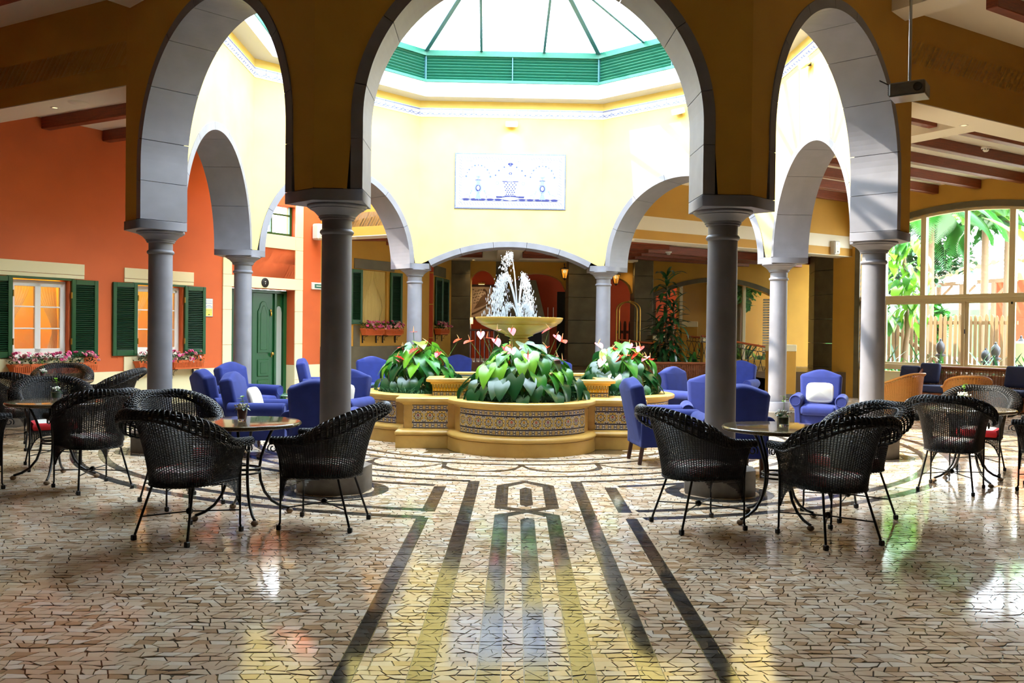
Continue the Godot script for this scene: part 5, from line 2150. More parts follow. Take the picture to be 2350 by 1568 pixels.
	i_curve(im, Vector2(60, 110), Vector2(96, 100), Vector2(120, 70), 9, srgb(140, 112, 86))
	for i in 26:
		i_disc(im, 16 + (i * 37) % 60, 16 + (i * 23) % 84, 5, srgb(120, 104, 80), 3)
	tile_mat("bird_print", im, 0.4)
	b = B.new()
	b.quad(Vector3(-0.36, 0.05, 0.027), Vector3(0.36, 0.05, 0.027), Vector3(0.36, 1.05, 0.027), Vector3(-0.36, 1.05, 0.027), Vector3(0, 0, 1))
	part("print", b, M.bird_print, pic)
	b = B.new()
	b.tube([Vector3(0, 1.14, 0.02), Vector3(0, 1.2, 0.1), Vector3(0, 1.18, 0.16)], 0.008, 6)
	b.box(Vector3(0, 1.16, 0.16), Vector3(0.24, 0.05, 0.05), 0.01)
	part("lamp_arm", b, M.brass, pic)
	b = B.new()
	b.box(Vector3(0, 1.128, 0.16), Vector3(0.2, 0.012, 0.036))
	part("lamp_tube", b, M.glow, pic)
	var sp = SpotLight3D.new()
	sp.name = "picture_light"
	sp.position = Vector3(0, 1.11, 0.17)
	sp.rotation = Vector3(-1.9, 0, 0)
	sp.spot_angle = 60
	sp.spot_range = 6.0
	sp.light_energy = 0.5
	sp.light_size = 0.05
	sp.light_color = srgb(255, 226, 180)
	sp.shadow_enabled = true
	pic.add_child(sp)
	var tl = thing("table_lamp", "white table lamp glowing at the left of the bird picture", "lamp", Vector3(-0.98, 1.62, -13.6))
	b = B.new()
	b.lathe([Vector2(0.06, 0.0), Vector2(0.06, 0.02), Vector2(0.02, 0.04), Vector2(0.03, 0.1), Vector2(0.015, 0.16)], 16)
	part("base", b, M.chrome, tl)
	b = B.new()
	b.lathe([Vector2(0.10, 0.14), Vector2(0.10, 0.34)], 20)
	part("lamp_shade", b, M.pillow, tl)
	b = B.new()
	b.ball(Vector3(0, 0.24, 0), Vector3(0.04, 0.05, 0.04), 10, 8)
	part("bulb", b, M.glow, tl)
	var ol = OmniLight3D.new()
	ol.name = "lamp_glow"
	ol.position = Vector3(0, 0.24, 0)
	ol.light_energy = 0.6
	ol.light_color = srgb(255, 226, 180)
	ol.light_size = 0.04
	ol.shadow_enabled = true
	tl.add_child(ol)
	M.pillow.backlight_enabled = true
	M.pillow.backlight = Color(0.5, 0.48, 0.42)
	var sb = thing("side_cabinet", "dark wooden sideboard with a turned gallery standing in the red room doorway", "cabinet", Vector3(-0.66, PH, -13.6))
	b = B.new()
	b.box(Vector3(0, 0.96, 0), Vector3(1.0, 0.06, 0.4), 0.01)
	part("top", b, M.darkwood, sb)
	for i in 7:
		b = B.new()
		b.lathe([Vector2(0.025, 0.0), Vector2(0.02, 0.2), Vector2(0.03, 0.4), Vector2(0.018, 0.6), Vector2(0.025, 0.93)], 10, Vector3(-0.42 + 0.14 * i, 0, 0.15))
		part("baluster", b, M.darkwood, sb)
	var dc = solo("drape", drape_sheet(-0.09, 0.12, 0.0, 1.6, 0.0, 0.0, -5.0, 3), M.drape, "pale curtain edge hanging beside the glowing table lamp", "curtain", Vector3(-1.06, 1.55, -14.0))
	# fireplace hood in the middle opening
	var fp = thing("fireplace", "dark tapering fireplace hood against the red wall behind the fountain", "fireplace", Vector3(0.75, PH, -15.9))
	b = B.new()
	var hood = PackedVector2Array([Vector2(-0.9, 1.05), Vector2(0.75, 1.05), Vector2(0.36, 2.6), Vector2(-0.5, 2.6)])
	b.prism(hood, -0.2, 0.35, 0.02)
	part("hood", b, M.olive, fp)
	b = B.new()
	b.box(Vector3(-0.08, 1.0, 0.1), Vector3(1.8, 0.1, 0.6), 0.02)
	b.box(Vector3(-0.85, 0.48, 0.1), Vector3(0.24, 0.95, 0.5), 0.02)
	b.box(Vector3(0.7, 0.48, 0.1), Vector3(0.24, 0.95, 0.5), 0.02)
	part("mantel", b, M.olive, fp)
	b = B.new()
	b.box(Vector3(-0.08, 0.48, -0.1), Vector3(1.4, 0.95, 0.2))
	part("firebox", b, M.dark, fp)
	var cs = thing("candle_sconce", "pair of white candles on a wall sconce by the dark panel in the red room", "sconce", Vector3(1.62, 2.0, -15.9))
	b = B.new()
	b.tube([Vector3(-0.09, 0.0, 0.0), Vector3(-0.08, -0.06, 0.08), Vector3(0, -0.08, 0.1), Vector3(0.08, -0.06, 0.08), Vector3(0.09, 0.0, 0.0)], 0.01, 6)
	part("bracket", b, M.chrome, cs)
	for x in [-0.09, 0.09]:
		b = B.new()
		b.lathe([Vector2(0.014, 0.0), Vector2(0.012, 0.34), Vector2(0.0, 0.36)], 10, Vector3(x, 0, 0.02))
		part("candle", b, M.plastic, cs)
	var dp = struct_node("door_2")
	b = B.new()
	b.box(Vector3(1.72, PH + 1.05, -12.5), Vector3(0.3, 2.1, 0.06), 0.01)
	part("door_leaf", b, M.dark, dp)
	lantern(Vector3(1.62, 3.14, -10.6), "lit amber lantern hanging under the right side of the low arch")
	lantern(Vector3(3.05, 3.03, -10.9), "lit amber lantern just right of the slim back right column")
	# dark beams of the low ceiling
	for i in 5:
		for sg in [-1.0, 1.0]:
			b = B.new()
			var x: float = sg * (2.0 + 0.0)
			b.box(Vector3(), Vector3(3.2 if sg < 0 else 3.4, 0.17, 0.16), 0.008)
			solo("ceiling_beam", b, M.beam, "dark red beam under the low ceiling behind the arcade, %s of the white rib" % ["right", "left"][int(sg < 0)], "beam", Vector3(x + sg * 0.2, 3.655, -6.9 - 1.05 * i), 0.0, "low ceiling beams %s of the rib" % ["right", "left"][int(sg < 0)])
	var rib = struct_node("trim_12")
	b = B.new()
	b.box(Vector3(0.1, 3.63, -8.3), Vector3(0.62, 0.22, 6.5), 0.01)
	b.box(Vector3(0.1, 3.63, -11.5), Vector3(7.2, 0.22, 0.6), 0.01)
	part("ceiling_rib", b, M.ceiling, rib)
	for i in 3:
		b = B.new()
		var dirn = Vector3(0.862, 0, -0.507)
		b.bar(-dirn * 3.2, dirn * 2.9, 0.16, 0.2, 0.008)
		solo("ceiling_beam", b, M.beam, "deep red-brown beam over the dracaena corner at back right", "beam", Vector3(6.2, 3.63, -10.1 - 1.0 * i), 0.0, "beams over the dracaena corner")
	# right back: arched garden window behind the ramp
	var f3 = frame(3.9, -12.6, 1, 0)
	var w3 = struct_node("wall_back_right_garden", f3)
	b = B.new()
	arched_wall(b, 0.0, 5.6, 3.9, 0.3, 2.35, 1.78, 0.8, 2.62, 0.45)
	part("ochre_plaster", b, M.ochre, w3)
	b = B.new()
	arch_band(b, 2.35, 1.78, 0.8, 2.62, 0.45, 0.13, -0.05, 0.03)
	part("painted_band", b, M.olive, w3)
	var wn = struct_node("window_6", f3)
	for x in [1.33, 2.15, 3.2]:
		b = B.new()
		b.box(Vector3(x, 1.9, -0.12), Vector3(0.09, 2.2, 0.1), 0.005)
		part("mullion", b, M.alu, wn)
	b = B.new()
	b.quad(Vector3(0.58, 0.8, -0.12), Vector3(4.12, 0.8, -0.12), Vector3(4.12, 3.05, -0.12), Vector3(0.58, 3.05, -0.12), Vector3(0, 0, 1))
	part("pane", b, M.glass, wn)
	for i in 22:
		b = B.new()
		b.box(Vector3(3.95, 1.0 + 0.075 * i, -0.18), Vector3(0.32, 0.05, 0.02), 0.003, Basis(Vector3.RIGHT, 0.5))
		part("blind_slat", b, M.plastic, wn)
	# low cream walls, ramp and railing
	for q in [[5.32, 5.76, 0.0, 1.48, -10.3, -10.6, "wall_low_left"], [6.3, 6.95, 0.0, 1.32, -7.75, -8.05, "wall_low_right"], [4.15, 4.6, 0.0, 1.5, -11.2, -11.6, "wall_low_back"], [5.05, 5.5, 0.0, 1.9, -11.7, -12.0, "wall_low_window"]]:
		var s = struct_node(q[6])
		b = B.new()
		b.box(Vector3((q[0] + q[1]) * 0.5, (q[3] - 0.16) * 0.5, (q[4] + q[5]) * 0.5), Vector3(q[1] - q[0], q[3] - 0.166, q[4] - q[5]), 0.006)
		part("plaster", b, M.ochre, s)
		b = B.new()
		b.box(Vector3((q[0] + q[1]) * 0.5, q[3] - 0.08, (q[4] + q[5]) * 0.5), Vector3(q[1] - q[0] + 0.012, 0.16, q[4] - q[5] + 0.012), 0.008)
		part("coping_block", b, M.cream, s)
		b = B.new()
		b.box(Vector3((q[0] + q[1]) * 0.5, 0.07, (q[4] + q[5]) * 0.5), Vector3(q[1] - q[0] + 0.03, 0.14, q[4] - q[5] + 0.03), 0.004)
		part("skirting_block", b, M.plinth, s)
	var rp = struct_node("wall_ramp")
	b = B.new()
	b.prism(PackedVector2Array([Vector2(4.6, 0.0), Vector2(6.9, 0.0), Vector2(6.9, 0.4), Vector2(4.6, 0.72)]), -9.3, -9.0, 0.0)
	part("ramp_side", b, M.cream, rp)
	railing(Vector3(4.98, 0.78, -9.1), Vector3(6.75, 0.5, -9.1), 0.72, "sloping green iron railing with ring tops and a wooden handrail at the right back", 11)
	railing(Vector3(2.95, PH, -9.6), Vector3(4.25, PH - 0.12, -9.6), 0.75, "dark iron railing with a wooden handrail behind the slim back right column", 8)
	railing(Vector3(5.0, 0.86, -10.9), Vector3(5.75, 0.8, -10.9), 0.62, "short dark iron railing by the garden window", 5)
	# luggage trolley
	var lc = thing("luggage_trolley", "brass hoop luggage trolley standing beside the dark red pier", "trolley", Vector3(3.35, PH, -10.6))
	for s in [-0.25, 0.25]:
		b = B.new()
		var path = []
		for i in 13:
			var a = PI * i / 12.0
			path.append(Vector3(-0.28 * cos(a), 1.55 + 0.22 * sin(a), s))
		b.tube([Vector3(-0.28, 0.2, s)] + path + [Vector3(0.28, 0.2, s)], 0.018, 8)
		part("hoop", b, M.brass, lc)
	b = B.new()
	b.box(Vector3(0, 0.19, 0), Vector3(0.7, 0.05, 0.6), 0.015)
	part("deck", b, M.burgundy, lc)
	b = B.new()
	b.tube([Vector3(0, 1.77, -0.25), Vector3(0, 1.77, 0.25)], 0.015, 8)
	b.ball(Vector3(0, 1.77, 0.25), Vector3(0.04, 0.04, 0.04))
	part("top_rail", b, M.brass, lc)
	for s in [[-0.25, -0.2], [0.25, -0.2], [-0.25, 0.2], [0.25, 0.2]]:
		b = B.new()
		b.ball(Vector3(s[0], 0.08, s[1]), Vector3(0.08, 0.08, 0.03))
		part("wheel", b, M.dark, lc)

func railing(a: Vector3, c: Vector3, h: float, label: String, n: int) -> void:
	var o = thing("railing", label, "railing", a)
	var d = c - a
	var up = Vector3.UP * h
	var b = B.new()
	b.bar(up, d + up, 0.06, 0.05, 0.015)
	part("handrail", b, M.railwood, o)
	b = B.new()
	b.bar(up * 0.06, d + up * 0.06, 0.02, 0.03)
	b.bar(up * 0.80, d + up * 0.80, 0.015, 0.015)
	part("rail", b, M.iron, o)
	for i in n:
		b = B.new()
		var p = d * ((i + 0.5) / n)
		var q = d * (0.5 / n)
		b.bar(p - q + up * 0.06, p + q * 0.9 + up * 0.8, 0.012, 0.012)
		b.bar(p + q + up * 0.06, p - q * 0.9 + up * 0.8, 0.012, 0.012)
		b.ball(p + up * 0.43, Vector3(0.018, 0.03, 0.018), 8, 6)
		var ring = []
		for k in 15:
			var t = TAU * k / 14
			ring.append(p + up * 0.88 + Vector3(cos(t), sin(t), 0) * 0.05)
		b.tube(ring, 0.007, 5, false)
		part("baluster", b, M.iron, o)

# ---------------------------------------------------------------- woven chairs
func weave(b: B, pos: Callable, stakes: int, rows: int, rs: float, rw: float, seg: int, amp: float, v0 := 0.0, v1 := 1.0) -> void:
	for i in stakes + 1:
		var u = float(i) / stakes
		var path = []
		for j in 19:
			path.append(pos.call(u, lerpf(v0, v1, j / 18.0)))
		b.tube(path, rs, 4, false)
	for j in rows:
		var v = lerpf(v0, v1, (j + 0.5) / rows)
		var path = []
		for i in seg + 1:
			var u = float(i) / seg
			var p: Vector3 = pos.call(u, v)
			var pu: Vector3 = pos.call(minf(u + 0.01, 1.0), v) - pos.call(maxf(u - 0.01, 0.0), v)
			var pv: Vector3 = pos.call(u, minf(v + 0.02, v1)) - pos.call(u, maxf(v - 0.02, v0))
			var nn = pu.cross(pv).normalized()
			path.append(p + nn * amp * sin(u * stakes * PI + j * PI))
		b.tube(path, rw, 3, false)

func u_plan(u: float, a: float, zf: float, zs: float, rb: float) -> Vector2:      # open U seen from above; u = 0.5 is the back
	var straight = zf - zs
	var arc = PI * 0.5 * (a + rb) * 0.97
	var total = 2 * straight + arc
	var d = u * total
	if d < straight:
		return Vector2(-a, zf - d)
	if d > straight + arc:
		return Vector2(a, zs + (d - straight - arc))
	var t = (d - straight) / arc * PI
	return Vector2(-a * cos(t), zs - rb * sin(t))

func chair_top(u: float) -> Vector3:
	var q = absf(u - 0.5) * 2.0
	var p = u_plan(u, 0.275, 0.335, -0.06, 0.33)
	var k = smoothstep(0.80, 0.12, q)
	var sh = exp(-pow((q - 0.42) / 0.22, 2.0))
	p.x *= 1.0 + 0.12 * sh
	p.y -= 0.05 * k
	return Vector3(p.x, 0.70 + 0.245 * k, p.y)

func chair_pos(u: float, v: float) -> Vector3:
	var bp = u_plan(u, 0.245, 0.265, -0.04, 0.25)
	var base = Vector3(bp.x, 0.415, bp.y)
	var tp = chair_top(u)
	if v <= 1.0:
		var w = lerpf(v, v * v, 0.55)
		var p = base.lerp(tp, w)
		p.y = lerpf(base.y, tp.y, v)
		return p
	# rolled lip, deepest at the shoulders
	var q = absf(u - 0.5) * 2.0
	var rho = 0.030 + 0.034 * exp(-pow((q - 0.45) / 0.27, 2.0)) + 0.008 * (1.0 - q)
	var o = Vector3(bp.x, 0, minf(bp.y + 0.05, 0.0)).normalized()
	var a = (v - 1.0) * 3.5
	var dy = sin(a) * rho
	if dy < 0:
		dy *= 1.0 + 1.6 * exp(-pow((q - 0.45) / 0.3, 2.0))
	return tp + o * rho * (1.0 - cos(a)) + Vector3.UP * dy

func make_wicker_chair() -> Node3D:
	var o = thing("wicker_chair", "x", "chair")
	o.set_meta("base_name", "wicker_chair")
	var b = B.new()
	weave(b, chair_pos, 78, 54, 0.0052, 0.0036, 156, 0.0035)
	part("woven_shell", b, M.wicker, o)
	b = B.new()
	weave(b, chair_pos, 62, 15, 0.0085, 0.0052, 124, 0.004, 1.0, 2.0)
	part("rolled_rim", b, M.wicker, o)
	# braided edge lines
	b = B.new()
	for v in [0.0, 0.985, 2.0]:
		for ph in [0.0, PI]:
			var path = []
			for i in 121:
				var u = i / 120.0
				var p: Vector3 = chair_pos(u, v)
				path.append(p + Vector3(0, sin(u * 150.0 + ph), 0) * 0.006 + Vector3(p.x, 0, p.z).normalized() * cos(u * 150.0 + ph) * 0.006)
			b.tube(path, 0.006, 5)
	part("braided_edge", b, M.wicker, o)
	# skirt under the seat: arched front and sides that end in points on the front legs
	b = B.new()
	var low = func(t: float) -> float: return 0.385 - 0.16 * pow(absf(t), 5.0)
	for side in 3:
		for j in 22:
			var y = 0.42 - j * 0.0095
			for sg in [-1.0, 1.0]:
				var path = []
				for i in 19:
					var t: float = sg * i / 18.0
					if side == 0:
						if low.call(t) < y:
							path.append(Vector3(t * 0.247, y, 0.268 + 0.012 * sin((0.42 - y) * 14.0) + 0.002 * sin(i * PI + j * PI)))
					elif sg > 0:
						var lw = 0.4 - 0.17 * pow(1.0 - t, 3.0)
						if lw < y:
							path.append(Vector3((0.249 if side == 1 else -0.249) + 0.002 * sin(i * PI + j * PI), y, 0.268 - t * 0.3))
				if path.size() > 1:
					b.tube(path, 0.0042, 3, false)
	for i in 25:
		var t = -1.0 + i / 12.0
		b.tube([Vector3(t * 0.247, 0.42, 0.268), Vector3(t * 0.247, (0.42 + low.call(t)) * 0.5, 0.276), Vector3(t * 0.247, low.call(t), 0.27)], 0.005, 4, false)
	var edge = []
	for i in 31:
		var t = -1.0 + i / 15.0
		edge.append(Vector3(t * 0.247, low.call(t), 0.272))
	b.tube(edge, 0.008, 5)
	part("skirt", b, M.wicker, o)
	# bowl-shaped seat under the cushion
	b = B.new()
	var seat = PackedVector2Array()
	for i in 31:
		var p = u_plan(i / 30.0, 0.24, 0.26, -0.04, 0.24)
		seat.append(Vector2(p.x, -p.y))
	b.xf = Transform3D(Basis(Vector3.RIGHT, -PI / 2), Vector3())
	b.prism(seat, 0.405, 0.435, 0.008)
	part("seat", b, M.wicker, o)
	# cushion: white middle, red ends
	b = B.new()
	var rows = []
	var cs = PackedVector2Array()
	for i in 33:
		var p = u_plan(i / 32.0, 0.222, 0.27, -0.04, 0.225)
		cs.append(Vector2(p.x, p.y))
	for j in 9:
		var a = -PI * 0.5 + PI * j / 8.0
		var row = []
		for p in cs:
			var c = Vector2(0, 0.03)
			var s = 1.0 - 0.1 * (1.0 - cos(a))
			var q = c + (p - c) * s
			row.append(Vector3(q.x, 0.475 + 0.04 * sin(a), q.y))
		rows.append(row)
	var stripe = func(x: float) -> Color: return Color(0.55, 0.012, 0.02) if absf(x) > 0.165 else (Color(0.78, 0.74, 0.66) if absf(x) > 0.05 or absf(x) < 0.02 else Color(0.6, 0.2, 0.2))
	b.grid(rows, true)
	for ring in [[rows[8], 1], [rows[0], -1]]:
		var n = 14
		for i in n:
			var xa = -0.215 + 0.43 * i / n
			var xb = -0.215 + 0.43 * (i + 1) / n
			var ya = []
			for x in [xa, xb]:
				var zb = -0.04 - 0.2 * sqrt(maxf(0.0, 1.0 - pow(x / 0.222, 2.0)))
				ya.append(zb)
			b.quad(Vector3(xa, 0.475 + 0.04 * ring[1], ya[0]), Vector3(xb, 0.475 + 0.04 * ring[1], ya[1]), Vector3(xb, 0.475 + 0.04 * ring[1], 0.245), Vector3(xa, 0.475 + 0.04 * ring[1], 0.245), Vector3(0, ring[1], 0))
	for i in b.v.size():
		b.c[i] = stripe.call(b.v[i].x)
	part("seat_cushion", b, M.cushion, o, true)
	# iron frame
	for sx in [-1.0, 1.0]:
		b = B.new()
		b.tube([Vector3(sx * 0.25, 0.69, 0.30), Vector3(sx * 0.252, 0.42, 0.278), Vector3(sx * 0.253, 0.06, 0.28), Vector3(sx * 0.255, 0.03, 0.29)], 0.0085, 8)
		b.box(Vector3(sx * 0.255, 0.02, 0.29), Vector3(0.03, 0.04, 0.034), 0.005)
		part("leg", b, M.iron, o)
		b = B.new()
		b.tube([Vector3(sx * 0.19, 0.425, -0.16), Vector3(sx * 0.25, 0.04, -0.278)], 0.0095, 8)
		b.box(Vector3(sx * 0.254, 0.02, -0.285), Vector3(0.032, 0.04, 0.036), 0.005)
		part("leg", b, M.iron, o)
		b = B.new()
		var sp = []
		for i in 21:
			var t = i / 20.0
			var a = -0.6 + t * 2.7 * PI
			var r = lerpf(0.045, 0.012, t)
			sp.append(Vector3(sx * 0.285, 0.645 + r * sin(a), 0.33 + r * cos(a)))
		b.tube(sp, 0.0055, 5)
		part("arm_scroll", b, M.iron, o)
	b = B.new()
	b.tube([Vector3(-0.253, 0.17, 0.279), Vector3(0, 0.185, 0.01), Vector3(0.231, 0.17, -0.24)], 0.0055, 6)
	b.tube([Vector3(0.253, 0.17, 0.279), Vector3(0, 0.182, 0.01), Vector3(-0.231, 0.17, -0.24)], 0.0055, 6)
	part("stretcher", b, M.iron, o)
	b = B.new()
	b.ball(Vector3(0, 0.187, 0.01), Vector3(0.027, 0.027, 0.027), 14, 10)
	part("stretcher_ball", b, M.iron, o)
	return o

func make_table() -> Node3D:
	var o = thing("cafe_table", "x", "table")
	o.set_meta("base_name", "cafe_table")
	var b = B.new()
	b.lathe([Vector2(0.0, 0.765), Vector2(0.452, 0.765), Vector2(0.462, 0.768), Vector2(0.469, 0.775), Vector2(0.471, 0.783), Vector2(0.468, 0.792), Vector2(0.46, 0.799), Vector2(0.45, 0.80), Vector2(0.0, 0.80)], 72)
	part("tabletop", b, M.granite, o)
	for k in 4:
		b = B.new()
		var bs = Basis(Vector3.UP, k * PI / 2)
		var ctl = [Vector2(0.26, 0.755), Vector2(0.225, 0.70), Vector2(0.18, 0.6), Vector2(0.145, 0.5), Vector2(0.13, 0.4), Vector2(0.14, 0.3), Vector2(0.175, 0.2), Vector2(0.235, 0.12), Vector2(0.31, 0.07), Vector2(0.385, 0.045)]
		var path = []
		for c in ctl:
			path.append(bs * Vector3(c.x, c.y, 0))
		b.tube(path, 0.0125, 8)
		part("leg", b, M.iron, o)
		b = B.new()
		b.ball(bs * Vector3(0.39, 0.022, 0), Vector3(0.03, 0.022, 0.03), 14, 8)
		part("wooden_foot", b, M.bark, o)
	for q in [[0.132, 0.41], [0.132, 0.375]]:
		b = B.new()
		var ring = []
		for k in 33:
			ring.append(Vector3(cos(TAU * k / 32) * q[0], q[1], sin(TAU * k / 32) * q[0]))
		b.tube(ring, 0.009, 6, false)
		part("iron_ring", b, M.iron, o)
	b = B.new()
	b.lathe([Vector2(0.3, 0.748), Vector2(0.3, 0.765)], 24)
	b.bar(Vector3(-0.28, 0.758, 0), Vector3(0.28, 0.758, 0), 0.03, 0.012)
	b.bar(Vector3(0, 0.758, -0.28), Vector3(0, 0.758, 0.28), 0.03, 0.012)
	part("top_support", b, M.iron, o)
	return o

func vase(at: Vector3, kind: int, label: String, sd: int) -> void:
	var o = thing("flower_vase", label, "vase", at)
	var r = RandomNumberGenerator.new()
	r.seed = sd
	var b = B.new()
	if kind == 0:      # burgundy cup in a clear tumbler
		b.lathe([Vector2(0.0, 0.0), Vector2(0.032, 0.0), Vector2(0.047, 0.105), Vector2(0.044, 0.105), Vector2(0.03, 0.012), Vector2(0.0, 0.012)], 28)
		part("glass_tumbler", b, M.crystal, o)
		b = B.new()
		b.lathe([Vector2(0.0, 0.016), Vector2(0.0275, 0.018), Vector2(0.0405, 0.1), Vector2(0.0, 0.102)], 24)
		part("inner_cup", b, M.burgundy, o)
	else:
		b.lathe([Vector2(0.0, 0.0), Vector2(0.05, 0.0), Vector2(0.052, 0.085), Vector2(0.049, 0.085), Vector2(0.046, 0.014), Vector2(0.0, 0.014)], 28)
		part("glass_tumbler", b, M.crystal, o)
		b = B.new()
		b.lathe([Vector2(0.0, 0.018), Vector2(0.044, 0.018), Vector2(0.0455, 0.07), Vector2(0.0, 0.074)], 20)
		part("leaf_lining", b, M.leaf_dark, o)
	var top = 0.1 if kind == 0 else 0.085
	b = B.new()
	for i in 46:
		var p = Vector3(r.randfn(0, 0.022), top + 0.008 + r.randf() * 0.035, r.randfn(0, 0.022))
		b.ball(p, Vector3.ONE * r.randf_range(0.006, 0.011), 6, 4)
	var bl = part("white_blossoms", b, M.blossom, o)
	bl.set_meta("kind", "stuff")
	for i in 5:
		b = B.new()
		heart_leaf(b, 0.05)
		var l = part("leaf", b, M.leaf if i % 2 else M.leaf_dark, o)
		var a = TAU * i / 5.0 + r.randf()
		l.transform = Transform3D(Basis(Vector3.UP, a) * Basis(Vector3.RIGHT, -0.3 + r.randf() * 0.8), Vector3(sin(a) * 0.025, top + 0.005, cos(a) * 0.025))
	b = B.new()
	var hh = 0.1 + 0.03 * (sd % 3)
	b.tube([Vector3(0, top, 0), Vector3(0.008, top + hh * 0.5, 0.0), Vector3(0.0, top + hh, 0.01)], 0.0025, 5)
	part("stem", b, M.stem, o)
	for i in 3:
		b = B.new()
		heart_leaf(b, 0.042)
		var l = part("leaf", b, M.leaf_light, o)
		l.transform = Transform3D(Basis(Vector3.UP, TAU * i / 3 + sd) * Basis(Vector3.RIGHT, -0.5), Vector3(0, top + hh - 0.02 * i, 0.008))

func build_tables_and_chairs() -> void:
	var t0 = make_table()
	var tabs = [[Vector3(-2.435, 0, 5.885), 0.49, "round granite cafe table of the near left group, burgundy vase with a tall sprig on it"], [Vector3(2.05, 0, 5.92), 0.4, "round granite cafe table of the near right group, clear glass vase on it"], [Vector3(-4.85, 0, 4.08), 0.25, "round granite cafe table at the left edge, green lined glass vase on it"], [Vector3(4.805, 0, 3.84), 0.1, "round granite cafe table at the far right group, red vase on it"], [Vector3(-6.5, 0, 0.6), 0.7, "round granite cafe table farthest left, under the flower boxes of the lit window"]]
	for i in tabs.size():
		var q: Array = tabs[i]
		if i == 0:
			t0.position = q[0]
			t0.rotation.y = q[1]
			meta(t0, q[2], "table", "granite cafe tables")
		else:
			again(t0, q[0], q[1], q[2], "granite cafe tables")
	var c0 = make_wicker_chair()
	var ch = [[-2.66, 6.57, 2.71, "black wicker armchair nearest the camera on the left, its back turned to us"],
		[-1.705, 6.15, -1.724, "black wicker armchair at the right of the near left table, seen from the side before the column"],
		[-3.15, 5.3, 0.75, "black wicker armchair behind the near left table, facing the camera"],
		[1.32, 6.12, 1.87, "black wicker armchair at the left of the near right table, seen from the side"],
		[2.235, 6.57, -2.826, "black wicker armchair nearest the camera on the right, its back turned to us"],
		[2.765, 5.65, -1.291, "black wicker armchair tucked behind its neighbour at the right of the near right table"],
		[4.37, 4.33, 2.47, "black wicker armchair turned away from us at the far right table, light showing through its weave"],
		[5.3, 3.15, -0.627, "black wicker armchair behind the far right table, facing the camera with a white and red cushion"],
		[5.42, 4.36, -2.256, "black wicker armchair cut off by the right edge of the picture"],
		[-4.24, 4.6, -2.326, "black wicker armchair turned away from us at the right of the left edge table"],
		[-5.44, 4.7, 2.33, "black wicker armchair cut off by the left edge of the picture, red cushion end showing"],
		[-5.25, 3.3, 0.54, "black wicker armchair behind the left edge table, facing us with a white and red cushion"],
		[-5.75, 0.72, -1.45, "black wicker armchair in profile right of the farthest left table"],
		[-6.85, -0.25, 0.3, "black wicker armchair behind the farthest left table, directly below the flower boxes"],
		[-6.35, 1.75, 2.9, "black wicker armchair with its back to us in front of the farthest left table"]]
	for i in ch.size():
		var q: Array = ch[i]
		if i == 0:
			c0.position = Vector3(q[0], 0, q[1])
			c0.rotation.y = q[2]
			meta(c0, q[3], "chair", "black wicker chairs at the cafe tables")
		else:
			again(c0, Vector3(q[0], 0, q[1]), q[2], q[3], "black wicker chairs at the cafe tables")
	vase(Vector3(-2.46, 0.8, 5.85), 0, "burgundy flower pot in a clear tumbler on the near left table", 3)
	vase(Vector3(2.115, 0.8, 5.83), 1, "clear glass vase lined with a green leaf on the near right table", 5)
	vase(Vector3(-4.97, 0.8, 3.82), 1, "green lined glass vase of white flowers on the left edge table", 4)
	vase(Vector3(4.97, 0.8, 3.43), 0, "red flower pot with white blossoms on the far right table", 7)
	vase(Vector3(-6.85, 0.8, 0.3), 0, "burgundy flower pot on the farthest left table", 8)

# ---------------------------------------------------------------- blue armchairs
func rbox(b: B, p: Vector3, s: Vector3, r: float, dome := 0.0) -> void:
	var o = PackedVector2Array()
	var cr = minf(r, minf(s.x, s.y) * 0.45)
	for c in [[1, 1, 0.0], [-1, 1, 0.5], [-1, -1, 1.0], [1, -1, 1.5]]:
		for i in 5:
			var a: float = (c[2] + i / 8.0) * PI
			o.append(Vector2(c[0] * (s.x * 0.5 - cr) + cos(a) * cr, c[1] * (s.y * 0.5 - cr) + sin(a) * cr))
	var old = b.xf
	b.xf = b.xf * Transform3D(Basis(), p)
	b.prism(o, -s.z * 0.5, s.z * 0.5, r, dome)
	b.xf = old

